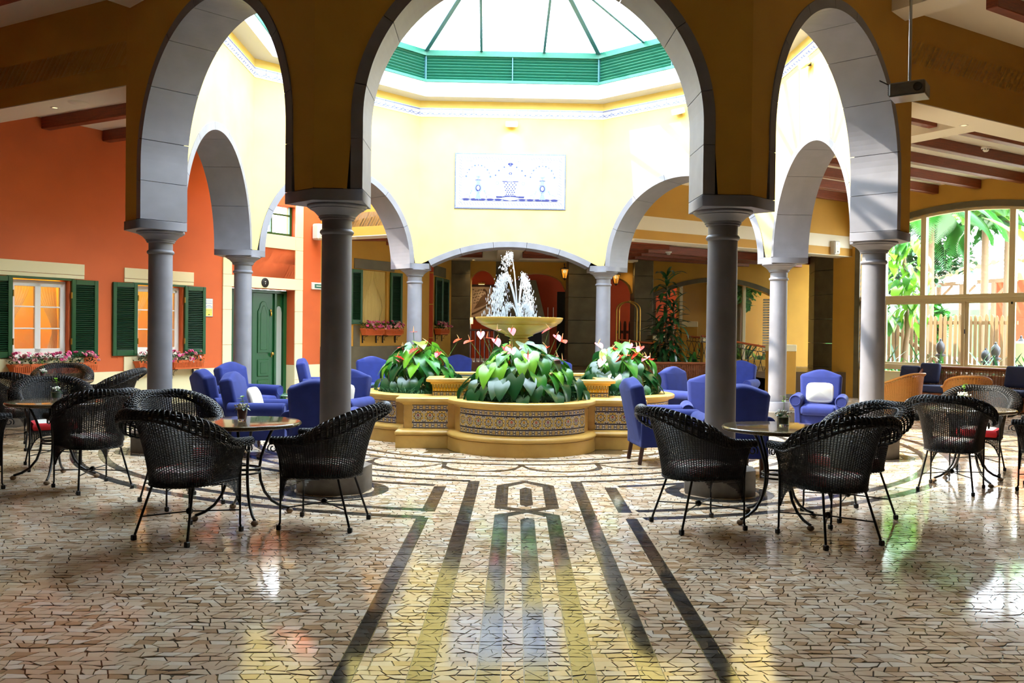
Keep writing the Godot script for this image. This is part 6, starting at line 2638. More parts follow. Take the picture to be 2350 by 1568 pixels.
func make_armchair(pillow: bool) -> Node3D:
	var o = thing("armchair", "x", "armchair")
	o.set_meta("base_name", "armchair")
	var b = B.new()
	rbox(b, Vector3(0, 0.3, 0.0), Vector3(0.58, 0.17, 0.60), 0.03)
	part("seat_base", b, M.velvet, o)
	b = B.new()
	b.xf = Transform3D(Basis(Vector3.RIGHT, PI / 2), Vector3(0, 0.44, 0.06))
	rbox(b, Vector3(), Vector3(0.5, 0.58, 0.14), 0.05, 0.015)
	part("seat_cushion", b, M.velvet, o)
	# camel back, leaning
	b = B.new()
	var q = PackedVector2Array([Vector2(-0.275, -0.42), Vector2(0.275, -0.42)])
	var n = 24
	for i in n + 1:
		var t = 1.0 - 2.0 * i / n
		var y = 0.33 + 0.085 * pow(cos(t * PI * 0.5), 1.5)
		if absf(t) > 0.93:
			y -= 0.03 * (absf(t) - 0.93) / 0.07
		q.append(Vector2(t * 0.31, y))
	b.xf = Transform3D(Basis(Vector3.RIGHT, -0.21), Vector3(0, 0.62, -0.345))
	b.prism(q, -0.085, 0.085, 0.05, 0.012, 4)
	part("backrest", b, M.velvet, o)
	b = B.new()
	b.xf = Transform3D(Basis(Vector3.RIGHT, -0.12), Vector3(0, 0.37, -0.30))
	rbox(b, Vector3(0, 0, 0), Vector3(0.6, 0.33, 0.14), 0.03)
	part("lower_back", b, M.velvet, o)
	for sx in [-1.0, 1.0]:
		b = B.new()
		var a = PackedVector2Array()
		a.append(Vector2(0.235, 0.215))
		a.append(Vector2(0.325, 0.215))
		a.append(Vector2(0.33, 0.45))
		for i in 19:
			var t = -0.75 + i / 18.0 * (PI + 1.1)
			a.append(Vector2(0.322, 0.585) + Vector2(cos(t), sin(t)) * 0.085)
		a.append(Vector2(0.25, 0.47))
		for i in a.size():
			a[i].x *= sx
		b.prism(a, -0.36, 0.33, 0.018, 0.0)
		part("armrest", b, M.velvet, o)
		b = B.new()
		var ring = []
		for i in 25:
			var t = TAU * i / 24
			ring.append(Vector3(sx * 0.322 + cos(t) * 0.074, 0.585 + sin(t) * 0.074, 0.331))
		b.tube(ring, 0.006, 5, false)
		part("arm_piping", b, M.velvet, o)
		b = B.new()
		b.lathe([Vector2(0.0, 0.0), Vector2(0.016, 0.0), Vector2(0.02, 0.02), Vector2(0.024, 0.05), Vector2(0.018, 0.06), Vector2(0.025, 0.075), Vector2(0.032, 0.14), Vector2(0.03, 0.17), Vector2(0.022, 0.18), Vector2(0.034, 0.19), Vector2(0.034, 0.22)], 16, Vector3(sx * 0.25, 0, 0.27))
		part("leg", b, M.darkwood, o)
		b = B.new()
		var rows = []
		for p in [[0.0, 0.017], [0.22, 0.025]]:
			rows.append(p)
		b.bar(Vector3(sx * 0.255, 0.0, -0.36), Vector3(sx * 0.255, 0.24, -0.32), 0.042, 0.042, 0.004)
		part("leg", b, M.darkwood, o)
	return o

func pillow(at: Vector3, turn: float, label: String) -> void:
	var b = B.new()
	b.xf = Transform3D(Basis(Vector3.RIGHT, -0.3), Vector3(0, 0.16, 0))
	var q = PackedVector2Array()
	for i in 32:
		var a = TAU * i / 32
		var c = cos(a)
		var s = sin(a)
		var k = pow(pow(absf(c), 5.0) + pow(absf(s), 5.0), -0.2)
		q.append(Vector2(c, s) * k * Vector2(0.2, 0.16))
	b.prism(q, -0.03, 0.03, 0.028, 0.05)
	solo("pillow", b, M.pillow, label, "pillow", at, turn)

func build_armchairs() -> void:
	var a0 = make_armchair(false)
	var ls = [[1.74, 2.52, PI / 2 + 0.1, "blue velvet armchair right of the fountain, in profile facing right, brown tapered back legs"],
		[2.36, 3.33, PI - 0.03, "blue velvet armchair with its dark back to us beside the near right column"],
		[2.52, 1.83, -0.18, "blue velvet armchair facing us, half hidden by the near right column"],
		[2.85, -0.7, 0.75, "blue velvet armchair behind the right end of the fountain's side planter"],
		[4.5, -4.2, -0.55, "pale lit blue armchair seen edge-on between the near right column and the ramp railing"],
		[4.62, -0.02, -0.42, "light blue sunlit armchair with a white pillow, in front of the sunlit column"],
		[-2.28, 3.2, PI + 0.02, "blue velvet armchair with its dark back to us, left of the near left column"],
		[-2.42, 1.48, -0.3, "blue velvet armchair facing left with a cream pillow, behind the near left column"],
		[-3.18, 2.2, PI / 2 - 0.02, "blue velvet armchair in profile facing right with a cream pillow, centre of the left cluster"],
		[-3.82, 1.35, 2.2, "blue velvet armchair at the left of the left cluster, showing its dark outside back"],
		[-4.15, -0.75, 1.1, "bright blue armchair in the left cluster standing before the column at the green door"],
		[-3.4, -3.05, PI / 2 + 0.1, "violet-blue armchair seen edge-on in front of the stone door jamb"],
		[-2.65, -4.2, 0.25, "blue armchair behind the left anthurium clump, below the curtained window"],
		[-1.08, -6.1, 0.0, "blue armchair far behind the fountain between the left and middle anthuriums"],
		[1.0, -3.6, 0.2, "blue armchair just showing behind the right leaves of the middle anthurium"],
		[2.3, -5.6, 0.0, "blue armchair just showing behind the right anthurium clump"]]
	for i in ls.size():
		var q: Array = ls[i]
		if i == 0:
			a0.position = Vector3(q[0], 0, q[1])
			a0.rotation.y = q[2]
			meta(a0, q[3], "armchair", "blue velvet armchairs")
		else:
			again(a0, Vector3(q[0], 0, q[1]), q[2], q[3], "blue velvet armchairs")
	for q in [[5, "white pillow on the sunlit light blue armchair"], [7, "cream pillow standing on the armchair behind the near left column"], [8, "round cream pillow on the armchair in the centre of the left cluster"]]:
		var c: Array = ls[q[0]]
		var d = Vector3(sin(c[2]), 0, cos(c[2]))
		pillow(Vector3(c[0], 0.525, c[1]) - d * 0.12, c[2], q[1])
	# low glass tables between the armchairs
	for q in [[-3.35, -1.1, "low round glass table with a dark scrolled iron base in the left armchair cluster"], [-3.0, -3.9, "low round glass table with an iron base behind the left anthurium"], [2.9, -2.9, "low round glass table with an iron base behind the right planter"]]:
		var o = thing("glass_table", q[2], "table", Vector3(q[0], 0, q[1]))
		var b = B.new()
		b.lathe([Vector2(0.0, 0.5), Vector2(0.44, 0.5), Vector2(0.445, 0.506), Vector2(0.44, 0.512), Vector2(0.0, 0.512)], 40)
		part("tabletop", b, M.tabglass, o)
		for k in 3:
			b = B.new()
			var bs = Basis(Vector3.UP, TAU * k / 3)
			var path = []
			for c in [[0.38, 0.49], [0.3, 0.42], [0.16, 0.36], [0.1, 0.25], [0.16, 0.12], [0.3, 0.05], [0.36, 0.02], [0.34, 0.0]]:
				path.append(bs * Vector3(c[0], c[1] + 0.008, 0))
			b.tube(path, 0.013, 7)
			part("leg", b, M.iron, o)
		b = B.new()
		var ring = []
		for k in 33:
			ring.append(Vector3(cos(TAU * k / 32) * 0.39, 0.49, sin(TAU * k / 32) * 0.39))
		b.tube(ring, 0.01, 6, false)
		part("iron_ring", b, M.iron, o)
	var vz = [[2.75, 0.512, -2.75, 2, "clear glass with a pink flower on the low table behind the right planter"]]
	for q in vz:
		vase(Vector3(q[0], q[1], q[2]), 0, q[4], q[3])
	var bowl = thing("bowl", "small white china bowl on the low table behind the right planter", "bowl", Vector3(3.1, 0.512, -2.8))
	var bb = B.new()
	bb.lathe([Vector2(0.0, 0.004), Vector2(0.03, 0.0), Vector2(0.035, 0.012), Vector2(0.07, 0.05), Vector2(0.075, 0.07), Vector2(0.071, 0.07), Vector2(0.06, 0.05), Vector2(0.0, 0.015)], 20)
	part("china", bb, M.plastic, bowl)

# ---------------------------------------------------------------- rattan suite by the garden window
func tub_pos(u: float, v: float) -> Vector3:
	var q = absf(u - 0.5) * 2.0
	var bp = u_plan(u, 0.33, 0.34, -0.05, 0.32)
	var top = 0.60 + 0.24 * smoothstep(0.95, 0.1, q)
	var fl = 1.0 + 0.22 * v * v - 0.1 * v
	var roll = 0.0
	var y = lerpf(0.05, top, minf(v, 1.0))
	if v > 0.93:
		roll = (v - 0.93) / 0.07
	return Vector3(bp.x * (fl + 0.05 * roll), y + 0.012 * sin(minf(roll, 1.0) * PI), (bp.y + 0.03) * (fl + 0.05 * roll) - 0.03)

func build_rattan() -> void:
	var o = thing("rattan_chair", "x", "armchair")
	o.set_meta("base_name", "rattan_chair")
	var b = B.new()
	weave(b, tub_pos, 40, 58, 0.008, 0.0075, 80, 0.004)
	part("woven_shell", b, M.rattan, o)
	b = B.new()
	var path = []
	for i in 61:
		path.append(tub_pos(i / 60.0, 1.0))
	b.tube(path, 0.02, 8)
	path = []
	for i in 61:
		path.append(tub_pos(i / 60.0, 0.0))
	b.tube(path, 0.02, 8)
	part("wrapped_edge", b, M.rattan, o)
	b = B.new()
	b.xf = Transform3D(Basis(Vector3.RIGHT, PI / 2), Vector3(0, 0.38, 0.05))
	rbox(b, Vector3(), Vector3(0.52, 0.58, 0.13), 0.05, 0.01)
	part("seat_cushion", b, M.navy, o)
	for s in [[-0.26, 0.28], [0.26, 0.28], [-0.24, -0.28], [0.24, -0.28]]:
		b = B.new()
		b.lathe([Vector2(0.0, 0.0), Vector2(0.02, 0.0), Vector2(0.024, 0.08), Vector2(0.0, 0.08)], 10, Vector3(s[0], 0, s[1]))
		part("leg", b, M.rattan, o)
	var ls = [[7.72, -3.95, -2.6, "honey rattan tub chair right beside the sunlit column, its back to us"], [8.55, -3.05, 2.8, "honey rattan tub chair in the middle of the window suite, seen from behind"], [10.0, -2.6, 2.9, "honey rattan tub chair at the right edge of the picture, seen from behind"]]
	for i in ls.size():
		var q: Array = ls[i]
		if i == 0:
			o.position = Vector3(q[0], 0, q[1])
			o.rotation.y = q[2]
			meta(o, q[3], "armchair", "honey rattan tub chairs")
		else:
			again(o, Vector3(q[0], 0, q[1]), q[2], q[3], "honey rattan tub chairs")
	# sofas
	for q in [[FR * Vector3(0.95, 0, 0.75), FR.basis.get_euler().y, "brown rattan sofa with navy cushions along the garden window", 2.4, M.rattan_dark], [Vector3(4.1, 0, -6.9), 0.1, "dark brown rattan sofa in the shade behind the right anthurium", 2.0, M.rattan_dark]]:
		var s = thing("rattan_sofa", q[2], "sofa", q[0], q[1])
		var w: float = q[3]
		var pos = func(u: float, v: float) -> Vector3:
			var qq = absf(u - 0.5) * 2.0
			var bp = u_plan(u, w * 0.5, 0.36, -0.2, 0.2)
			bp.y = maxf(bp.y, -0.34)
			var top = 0.62 + 0.24 * smoothstep(0.9, 0.62, qq)
			return Vector3(bp.x * (1.0 + 0.04 * v), lerpf(0.06, top, v), bp.y - 0.06 * v * v)
		b = B.new()
		weave(b, pos, 90, 52, 0.009, 0.0085, 120, 0.004)
		part("woven_shell", b, q[4], s)
		b = B.new()
		path = []
		for i in 61:
			path.append(pos.call(i / 60.0, 1.0))
		b.tube(path, 0.032, 8)
		part("wrapped_edge", b, q[4], s)
		for i in 2:
			b = B.new()
			b.xf = Transform3D(Basis(Vector3.RIGHT, PI / 2), Vector3((i - 0.5) * w * 0.47, 0.4, 0.04))
			rbox(b, Vector3(), Vector3(w * 0.46, 0.64, 0.15), 0.05, 0.01)
			part("seat_cushion", b, M.navy, s)
		b = B.new()
		rbox(b, Vector3(0, 0.17, 0.0), Vector3(w * 0.94, 0.3, 0.62), 0.03)
		part("seat_base", b, q[4], s)
	for q in [[-0.15, "upright navy cushion leaning on the brown window sofa, left of centre"], [1.75, "navy cushion at the right end of the brown window sofa"], [-0.62, "low navy cushion at the left arm of the brown window sofa"]]:
		b = B.new()
		b.xf = Transform3D(Basis(Vector3.RIGHT, -0.25), Vector3(0, 0.23, 0))
		rbox(b, Vector3(), Vector3(0.46, 0.46 if q[0] > -0.5 else 0.3, 0.13), 0.055, 0.02)
		var c = solo("cushion", b, M.navy, q[1], "cushion")
		c.transform = FR * Transform3D(Basis(), Vector3(q[0], 0.5, 0.55))

# ---------------------------------------------------------------- plants
func heart_leaf(b: B, L: float, fold := 0.22, droop := 0.35) -> void:
	var rows = []
	for j in 9:
		var t = j / 8.0
		var z = L * (-0.24 + 1.24 * t)
		var hw = 0.43 * L * pow(sin(PI * pow(clampf(0.06 + 0.94 * t, 0, 1), 0.62)), 0.85)
		var row = []
		for i in 5:
			var x = (i - 2) * 0.5 * hw
			var zz = z
			if j < 2:
				zz = maxf(z, L * 0.02 * (1 - absf(i - 2) * 0.5) - absf(i - 2) * 0.13 * L * (1.0 if j == 0 else 0.7))
			row.append(Vector3(x, absf(x) * fold - droop * maxf(zz, 0.0) * maxf(zz, 0.0) / L - 0.05 * L * absf(i - 2) * 0.0, zz))
		rows.append(row)
	b.grid(rows)

func blade_leaf(b: B, L: float, w: float, droop: float, rise := 0.0) -> void:      # long leaf arching forward from the origin
	var rows = []
	for j in 9:
		var t = j / 8.0
		var hw = w * 0.5 * minf(1.0, 0.35 + 2.2 * t) * sqrt(maxf(0.0, 1.0 - pow(t, 3.0)))
		var z = L * t * (1.0 - 0.25 * droop * t)
		var y = rise * L * t - droop * L * t * t * 0.7
		rows.append([Vector3(-hw, y + hw * 0.3, z), Vector3(0, y, z), Vector3(hw, y + hw * 0.3, z)])
	b.grid(rows)

func anthurium(at: Vector3, rad: float, label: String, sd: int, nl: int, nf: int, flow: Array) -> void:
	var o = thing("anthurium", label, "plant", at)
	var r = RandomNumberGenerator.new()
	r.seed = sd
	var lm = []
	for k in 3:
		var b = B.new()
		heart_leaf(b, 1.0, 0.18 + 0.1 * k, 0.3 + 0.2 * k)
		lm.append(b.done())
	var stems = B.new()
	for i in nl:
		var a = TAU * (i * 0.381966)
		var f = sqrt((i + 0.5) / nl)
		var h = lerpf(0.74, 0.16, f * f) + r.randf_range(-0.1, 0.06)
		var p = Vector3(sin(a) * rad * f, h, cos(a) * rad * f * 0.85)
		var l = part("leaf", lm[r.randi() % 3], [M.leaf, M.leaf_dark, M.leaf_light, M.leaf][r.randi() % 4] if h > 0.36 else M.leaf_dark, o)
		var tilt = lerpf(0.15, 0.95, f) + r.randf_range(-0.25, 0.25)
		l.transform = Transform3D(Basis(Vector3.UP, a + r.randf_range(-0.5, 0.5)) * Basis(Vector3.RIGHT, tilt) * Basis.from_scale(Vector3.ONE * r.randf_range(0.2, 0.31)), p)
		var foot = Vector3(sin(a) * rad * 0.3 * f, 0, cos(a) * rad * 0.25 * f)
		stems.tube([foot, foot.lerp(p, 0.5) + Vector3(0, 0.08, 0), p], 0.005, 5, false)
	var fb = B.new()
	heart_leaf(fb, 1.0, 0.1, 0.1)
	var fm = fb.done()
	fb = B.new()
	fb.tube([Vector3(0, 0, 0), Vector3(0, 0.3, 0.06), Vector3(0, 0.62, 0.14)], [0.05, 0.045, 0.02], 7)
	var sm = fb.done()
	for i in nf:
		var p: Vector3
		var kind = r.randi() % 3
		if i < flow.size():
			p = Vector3(flow[i][0], flow[i][1], flow[i][2])
			kind = flow[i][3]
		else:
			var a = r.randf() * TAU
			p = Vector3(sin(a) * rad * 0.8 * r.randf(), r.randf_range(0.5, 0.75), cos(a) * rad * 0.7 * r.randf())
		var fl = part("flower", fm, M.spathe if kind < 2 else M.spathe_pink, o)
		fl.transform = Transform3D(Basis(Vector3.UP, r.randf_range(-1.3, 1.3)) * Basis(Vector3.RIGHT, r.randf_range(-0.1, 0.75)) * Basis.from_scale(Vector3.ONE * r.randf_range(0.12, 0.16)), p)
		part("spadix", sm, M.spadix, fl)
		var foot = Vector3(p.x * 0.3, 0.0, p.z * 0.3)
		stems.tube([foot, foot.lerp(p, 0.55) + Vector3(0, 0.05, 0), p], 0.004, 5, false)
	var s = part("stems", stems, M.stem, o)
	s.set_meta("kind", "stuff")

func build_plants() -> void:
	var F = Vector3(0.05, 0.62, -0.02)
	anthurium(F + Vector3(0.02, 0, 1.45), 0.82, "anthurium clump with red and pink flowers in the front lobe of the fountain", 21, 92, 26,
		[[-0.72, 0.82, 0.2, 0], [-0.58, 0.93, 0.1, 2], [-0.5, 0.86, 0.25, 1], [-0.38, 0.84, 0.2, 0], [-0.36, 0.97, -0.2, 2], [-0.17, 0.98, 0.1, 0], [0.33, 0.99, 0.1, 1], [0.42, 0.9, 0.2, 0], [0.5, 0.84, 0.1, 1]])
	anthurium(F + Vector3(-1.5, 0, -0.1), 0.60, "anthurium clump in the left lobe of the fountain, red flowers before the yellow wall", 22, 64, 16,
		[[-0.08, 0.92, 0.1, 0], [0.12, 0.78, 0.1, 1], [0.6, 0.82, 0.0, 0], [0.0, 0.68, 0.1, 0], [-0.3, 0.56, 0.3, 1], [0.3, 0.62, 0.2, 1]])
	anthurium(F + Vector3(1.55, 0, -0.05), 0.60, "anthurium clump in the right lobe of the fountain, coral flowers before the slim column", 23, 64, 18,
		[[-0.36, 0.78, 0.1, 2], [-0.14, 0.72, 0.1, 1], [0.12, 0.78, 0.0, 1], [-0.05, 0.6, 0.3, 0], [0.05, 0.62, 0.3, 0], [0.2, 0.64, 0.2, 1], [0.42, 0.56, 0.1, 1]])
	anthurium(F + Vector3(0, 0, -1.45), 0.6, "anthurium clump in the far lobe of the fountain, mostly hidden behind the raised basin", 24, 36, 6, [])
	# tufts of dwarf grass at the clumps' feet
	var gm = B.new()
	for i in 3:
		var rows = []
		for j in 5:
			var t = j / 4.0
			var hw = 0.0035 * (1.0 - t * 0.9)
			rows.append([Vector3(-hw, 0.16 * t - 0.09 * t * t, 0.14 * t * t + 0.02 * i * t), Vector3(hw, 0.16 * t - 0.09 * t * t, 0.14 * t * t + 0.02 * i * t)])
		gm.grid(rows)
	var mesh = gm.done()
	for k in 3:
		var c: Vector3 = [Vector3(0.02, 0, 1.40), Vector3(-1.4, 0, 0), Vector3(1.4, 0, 0)][k] + F
		var mm = MultiMesh.new()
		mm.transform_format = MultiMesh.TRANSFORM_3D
		mm.mesh = mesh
		mm.instance_count = 1700
		for i in 1700:
			var a = rnd(0, TAU)
			var d = 0.72 * sqrt(rnd(0.05, 1))
			mm.set_instance_transform(i, Transform3D(Basis(Vector3.UP, rnd(0, TAU)) * Basis(Vector3.RIGHT, rnd(-0.3, 0.3)) * Basis.from_scale(Vector3(1, rnd(0.8, 1.5), rnd(0.7, 1.3))), c + Vector3(cos(a) * d, 0.0, sin(a) * d)))
		var mi = MultiMeshInstance3D.new()
		mi.name = numbered("dwarf_grass")
		mi.multimesh = mm
		mi.material_override = M.grass
		add_child(mi)
		mi.set_meta("kind", "stuff")
		meta(mi, ["tufts of dark dwarf grass under the front anthurium", "tufts of dark dwarf grass under the left anthurium", "tufts of dark dwarf grass under the right anthurium"][k], "grass")
	# tall dracaena in the back right corner
	var dr = thing("dracaena", "tall dark potted dracaena with drooping leaves in front of the back garden window", "plant", Vector3(3.95, 0, -8.4))
	var b = B.new()
	b.lathe([Vector2(0.0, 0.0), Vector2(0.22, 0.0), Vector2(0.28, 0.42), Vector2(0.3, 0.44), Vector2(0.3, 0.48), Vector2(0.26, 0.48), Vector2(0.25, 0.43), Vector2(0.0, 0.43)], 24)
	part("pot", b, M.dark, dr)
	var lf = []
	for k in 3:
		b = B.new()
		blade_leaf(b, 1.0, 0.17, 0.5 + 0.35 * k, 0.5)
		lf.append(b.done())
	for s in [[0.0, 0.0, 3.0], [0.14, 0.1, 2.3], [-0.16, 0.05, 1.8], [0.05, -0.15, 1.4]]:
		b = B.new()
		b.tube([Vector3(s[0] * 0.5, 0.4, s[1] * 0.5), Vector3(s[0], s[2] * 0.6, s[1]), Vector3(s[0] * 1.2, s[2], s[1])], [0.03, 0.026, 0.02], 8)
		part("trunk", b, M.bark, dr)
		var n = int(s[2] * 26)
		for i in n:
			var t = float(i) / n
			var l = part("leaf", lf[rng.randi() % 3], M.leaf_dark, dr)
			var y: float = lerpf(0.65, s[2], t)
			l.transform = Transform3D(Basis(Vector3.UP, i * 2.4) * Basis(Vector3.RIGHT, lerpf(0.5, -0.5, t * t)) * Basis.from_scale(Vector3(0.6, 0.6, 0.6) * rnd(0.75, 1.2)), Vector3(s[0], y, s[1]))
	for q in [[3.0, -8.9, 0.9, "dark leafy plant at the foot of the iron railing behind the slim column"], [5.0, -9.9, 0.8, "leafy plant before the low cream wall at back right"], [4.6, -8.9, 0.7, "dark bushy plant beside the tall dracaena"]]:
		var pl = thing("leafy_plant", q[3], "plant", Vector3(q[0], 0.0, q[1]))
		b = B.new()
		b.lathe([Vector2(0.0, 0.0), Vector2(0.16, 0.0), Vector2(0.2, 0.3), Vector2(0.18, 0.3), Vector2(0.0, 0.28)], 18)
		part("pot", b, M.dark, pl)
		for i in 34:
			var l = part("leaf", lf[i % 3], M.leaf_dark if i % 3 else M.leaf, pl)
			l.transform = Transform3D(Basis(Vector3.UP, i * 2.4) * Basis(Vector3.RIGHT, rnd(-0.9, 0.2)) * Basis.from_scale(Vector3(0.9, 0.9, 0.9) * rnd(0.6, 1.0) * q[2]), Vector3(0, 0.3 + 0.4 * rnd(0, 1), 0))

# ---------------------------------------------------------------- garden outside
func foliage_blob(o: Node3D, c: Vector3, r: Vector3, n: int, size: float, m: Material, sd: int) -> void:
	var rr = RandomNumberGenerator.new()
	rr.seed = sd
	var b = B.new()
	b.grid([[Vector3(-0.3, 0, 0.1), Vector3(0, 0.05, 0), Vector3(0.3, 0, 0.1)], [Vector3(-0.32, 0.05, 0.5), Vector3(0, 0.1, 0.5), Vector3(0.32, 0.05, 0.5)], [Vector3(-0.05, 0, 1), Vector3(0, 0.02, 1.0), Vector3(0.05, 0, 1)]])
	var mm = MultiMesh.new()
	mm.transform_format = MultiMesh.TRANSFORM_3D
	mm.mesh = b.done()
	mm.instance_count = n
	for i in n:
		var d = Vector3(rr.randfn(), rr.randfn(), rr.randfn()).normalized()
		var k = pow(rr.randf(), 0.33)
		var bump = 0.75 + 0.25 * sin(d.x * 5.0 + sd) * cos(d.y * 6.0)
		mm.set_instance_transform(i, Transform3D(Basis(Vector3.UP, rr.randf() * TAU) * Basis(Vector3.RIGHT, rr.randf_range(-0.6, 1.0)) * Basis.from_scale(Vector3.ONE * size * rr.randf_range(0.6, 1.3)), c + d * r * k * bump))
	var mi = MultiMeshInstance3D.new()
	mi.name = "foliage"
	mi.multimesh = mm
	mi.material_override = m
	mi.set_meta("kind", "stuff")
	o.add_child(mi, true)

func frond(L: float, droop: float) -> ArrayMesh:
	var b = B.new()
	var path = []
	for j in 13:
		var t = j / 12.0
		path.append(Vector3(0, L * (0.35 * t - droop * t * t), L * t * (1.0 - 0.2 * t)))
	b.tube(path, [0.025, 0.024, 0.022, 0.02, 0.018, 0.016, 0.014, 0.012, 0.01, 0.009, 0.008, 0.006, 0.004], 4, false)
	for i in 46:
		var t = 0.08 + 0.92 * i / 45.0
		var p = Vector3(0, L * (0.35 * t - droop * t * t), L * t * (1.0 - 0.2 * t))
		var ll = L * 0.36 * sin(PI * (0.12 + 0.82 * t))
		for s in [-1.0, 1.0]:
			var d = Vector3(s * 0.75, -0.45, 0.5).normalized()
			var w = Vector3(0, 0.3, 1).normalized() * 0.022
			b.quad(p - w * 0.4, p + d * ll * 0.5 + Vector3(0, 0.03, 0) - w, p + d * ll - Vector3(0, 0.1 * ll, 0), p + d * ll * 0.5 + Vector3(0, 0.03, 0) + w, Vector3.UP)
	return b.done()

func palm(at: Vector3, h: float, L: float, n: int, label: String, trunk := true) -> void:
	var o = thing("palm", label, "palm tree", at)
	var b = B.new()
	var pr = [Vector2(0.0, 0.0), Vector2(0.17, 0.0)]
	var k = int(h / 0.13)
	for i in k:
		pr.append(Vector2(lerpf(0.15, 0.1, float(i) / k), (i + 0.3) * h / k))
		pr.append(Vector2(lerpf(0.135, 0.09, float(i) / k), (i + 0.9) * h / k))
	b.lathe(pr, 14)
	part("trunk", b, M.bark, o)
	var fm = [frond(L, 0.75), frond(L, 1.0)]
	for i in n:
		var f = part("frond", fm[i % 2], M.leaf_light if i % 3 == 0 else M.leaf, o)
		f.transform = Transform3D(Basis(Vector3.UP, i * TAU / n + 0.3 * (i % 2)) * Basis(Vector3.RIGHT, -0.5 + 0.35 * (i % 3)), Vector3(0, h, 0))

func build_garden() -> void:
	# ground and paths
	var g = struct_node("ground_garden", FR)
	var b = B.new()
	b.box(Vector3(-4, 0.1, -2.2), Vector3(30, 0.3, 3.6))
	part("planting_bed", b, M.soilgreen, g)
	b = B.new()
	b.box(Vector3(-4, 0.05, -22), Vector3(70, 0.3, 36))
	part("path", b, M.paving, g)
	var gb = struct_node("ground_back")
	b = B.new()
	b.box(Vector3(8, 0.5, -20.5), Vector3(26, 0.3, 14))
	part("path", b, M.paving, gb)
	# strap-leaved plants under the window
	var lf = []
	for k in 4:
		b = B.new()
		blade_leaf(b, 1.0, 0.052, 0.45 + 0.25 * k, 1.15 - 0.1 * k)
		lf.append(b.done())
	for i in 17:
		var s = -3.3 + 0.42 * i
		var p = FR * Vector3(s, 0.25, -1.0 - 0.35 * (i % 2))
		var o = thing("agapanthus", "strap-leaved green plant %s" % ["in the bed below the first garden window pane from the column", "in the bed below the middle garden window panes", "in the bed below the rightmost garden window panes"][clampi(int(i / 6.0), 0, 2)], "plant", p, 0.0, "strap-leaved plants, %s" % ["first pane", "middle panes", "right edge"][clampi(int(i / 6.0), 0, 2)])
		for j in 20:
			var l = part("leaf", lf[j % 4], M.leaf if j % 3 else M.leaf_dark, o)
			l.transform = Transform3D(Basis(Vector3.UP, j * 2.4 + i) * Basis(Vector3.RIGHT, rnd(-0.35, 0.35)) * Basis.from_scale(Vector3(1, 1, 1) * rnd(0.7, 1.15)), Vector3(rnd(-0.06, 0.06), 0, rnd(-0.06, 0.06)))
	# picket fence
	var fx = FR * Transform3D(Basis(), Vector3(0, 0.2, -4.3))
	var fe = thing("picket_fence", "weathered wooden picket fence with pointed tops beyond the garden window", "fence")
	fe.transform = fx
	for i in 30:
		b = B.new()
		var hh = 1.96 + rnd(-0.03, 0.03)
		b.prism(PackedVector2Array([Vector2(-0.042, 0), Vector2(0.042, 0), Vector2(0.044, hh - 0.1), Vector2(0.03, hh - 0.03), Vector2(0.0, hh), Vector2(-0.03, hh - 0.03), Vector2(-0.044, hh - 0.1)]), -0.012, 0.012)
		var pk = part("picket", b, M.fencewood, fe)
		pk.position = Vector3(-4.75 + 0.141 * i, 0, 0)
		pk.rotation.z = rnd(-0.02, 0.02)
	for y in [0.5, 1.74]:
		b = B.new()
		b.box(Vector3(-2.7, y, -0.035), Vector3(4.3, 0.1, 0.045), 0.005)
		part("rail", b, M.fencewood, fe)
	for x in [-4.0, -2.6, -1.2]:
		b = B.new()
		b.box(Vector3(x, 0.95, -0.08), Vector3(0.12, 1.9, 0.1), 0.01)
		part("post", b, M.bark, fe)
	b = B.new()
	b.bar(Vector3(-4.0, 1.5, -0.06), Vector3(-2.6, 0.5, -0.06), 0.04, 0.1)
	part("brace", b, M.fencewood, fe)
	# giant chess pieces on the terrace
	var pawn = [Vector2(0.0, 0.0), Vector2(0.17, 0.0), Vector2(0.17, 0.07), Vector2(0.12, 0.12), Vector2(0.08, 0.3), Vector2(0.065, 0.62), Vector2(0.07, 0.8), Vector2(0.13, 0.84), Vector2(0.13, 0.87), Vector2(0.06, 0.9), Vector2(0.1, 0.97), Vector2(0.115, 1.06), Vector2(0.1, 1.15), Vector2(0.05, 1.22), Vector2(0.025, 1.25), Vector2(0.03, 1.28), Vector2(0.0, 1.31)]
	for q in [[-2.0, 0.0, 1.0, "tall black chess piece with a round knob standing before the picket fence"], [-1.1, -0.6, 0.82, "smaller black chess pawn half hidden by the strap leaves"], [-0.5, 0.1, 0.95, "black chess piece near the right window mullion"], [-0.12, -0.4, 1.08, "black chess piece with a round collar at the right edge of the window"]]:
		b = B.new()
		b.lathe(pawn, 24)
		var c = solo("chess_piece", b, M.chess, q[3], "chess piece")
		c.transform = FR * Transform3D(Basis.from_scale(Vector3(1, q[2], 1)), Vector3(q[0], 0.2, -3.2 + q[1]))
	var wp = solo("white_planter", null_lathe([Vector2(0.0, 0.0), Vector2(0.2, 0.0), Vector2(0.34, 0.5), Vector2(0.38, 0.52), Vector2(0.36, 0.56), Vector2(0.3, 0.5), Vector2(0.0, 0.45)]), M.chess_white, "white round planter on the terrace at the right edge of the window", "planter")
	wp.transform = FR * Transform3D(Basis(), Vector3(0.45, 0.9, -2.6))
	# broad-leaved climber at the left of the window
	var cl = thing("broad_leaf_plant", "broad-leaved pale green climbing plant behind the first panes of the garden window", "plant")
	cl.transform = FR * Transform3D(Basis(), Vector3(-2.75, 0.2, -2.6))
	b = B.new()
	b.tube([Vector3(0, 0, 0), Vector3(0.1, 1.5, -0.1), Vector3(0.0, 3.9, 0)], [0.09, 0.07, 0.04], 8)
	part("trunk", b, M.bark, cl)
	b = B.new()
	heart_leaf(b, 1.0, 0.2, 0.4)
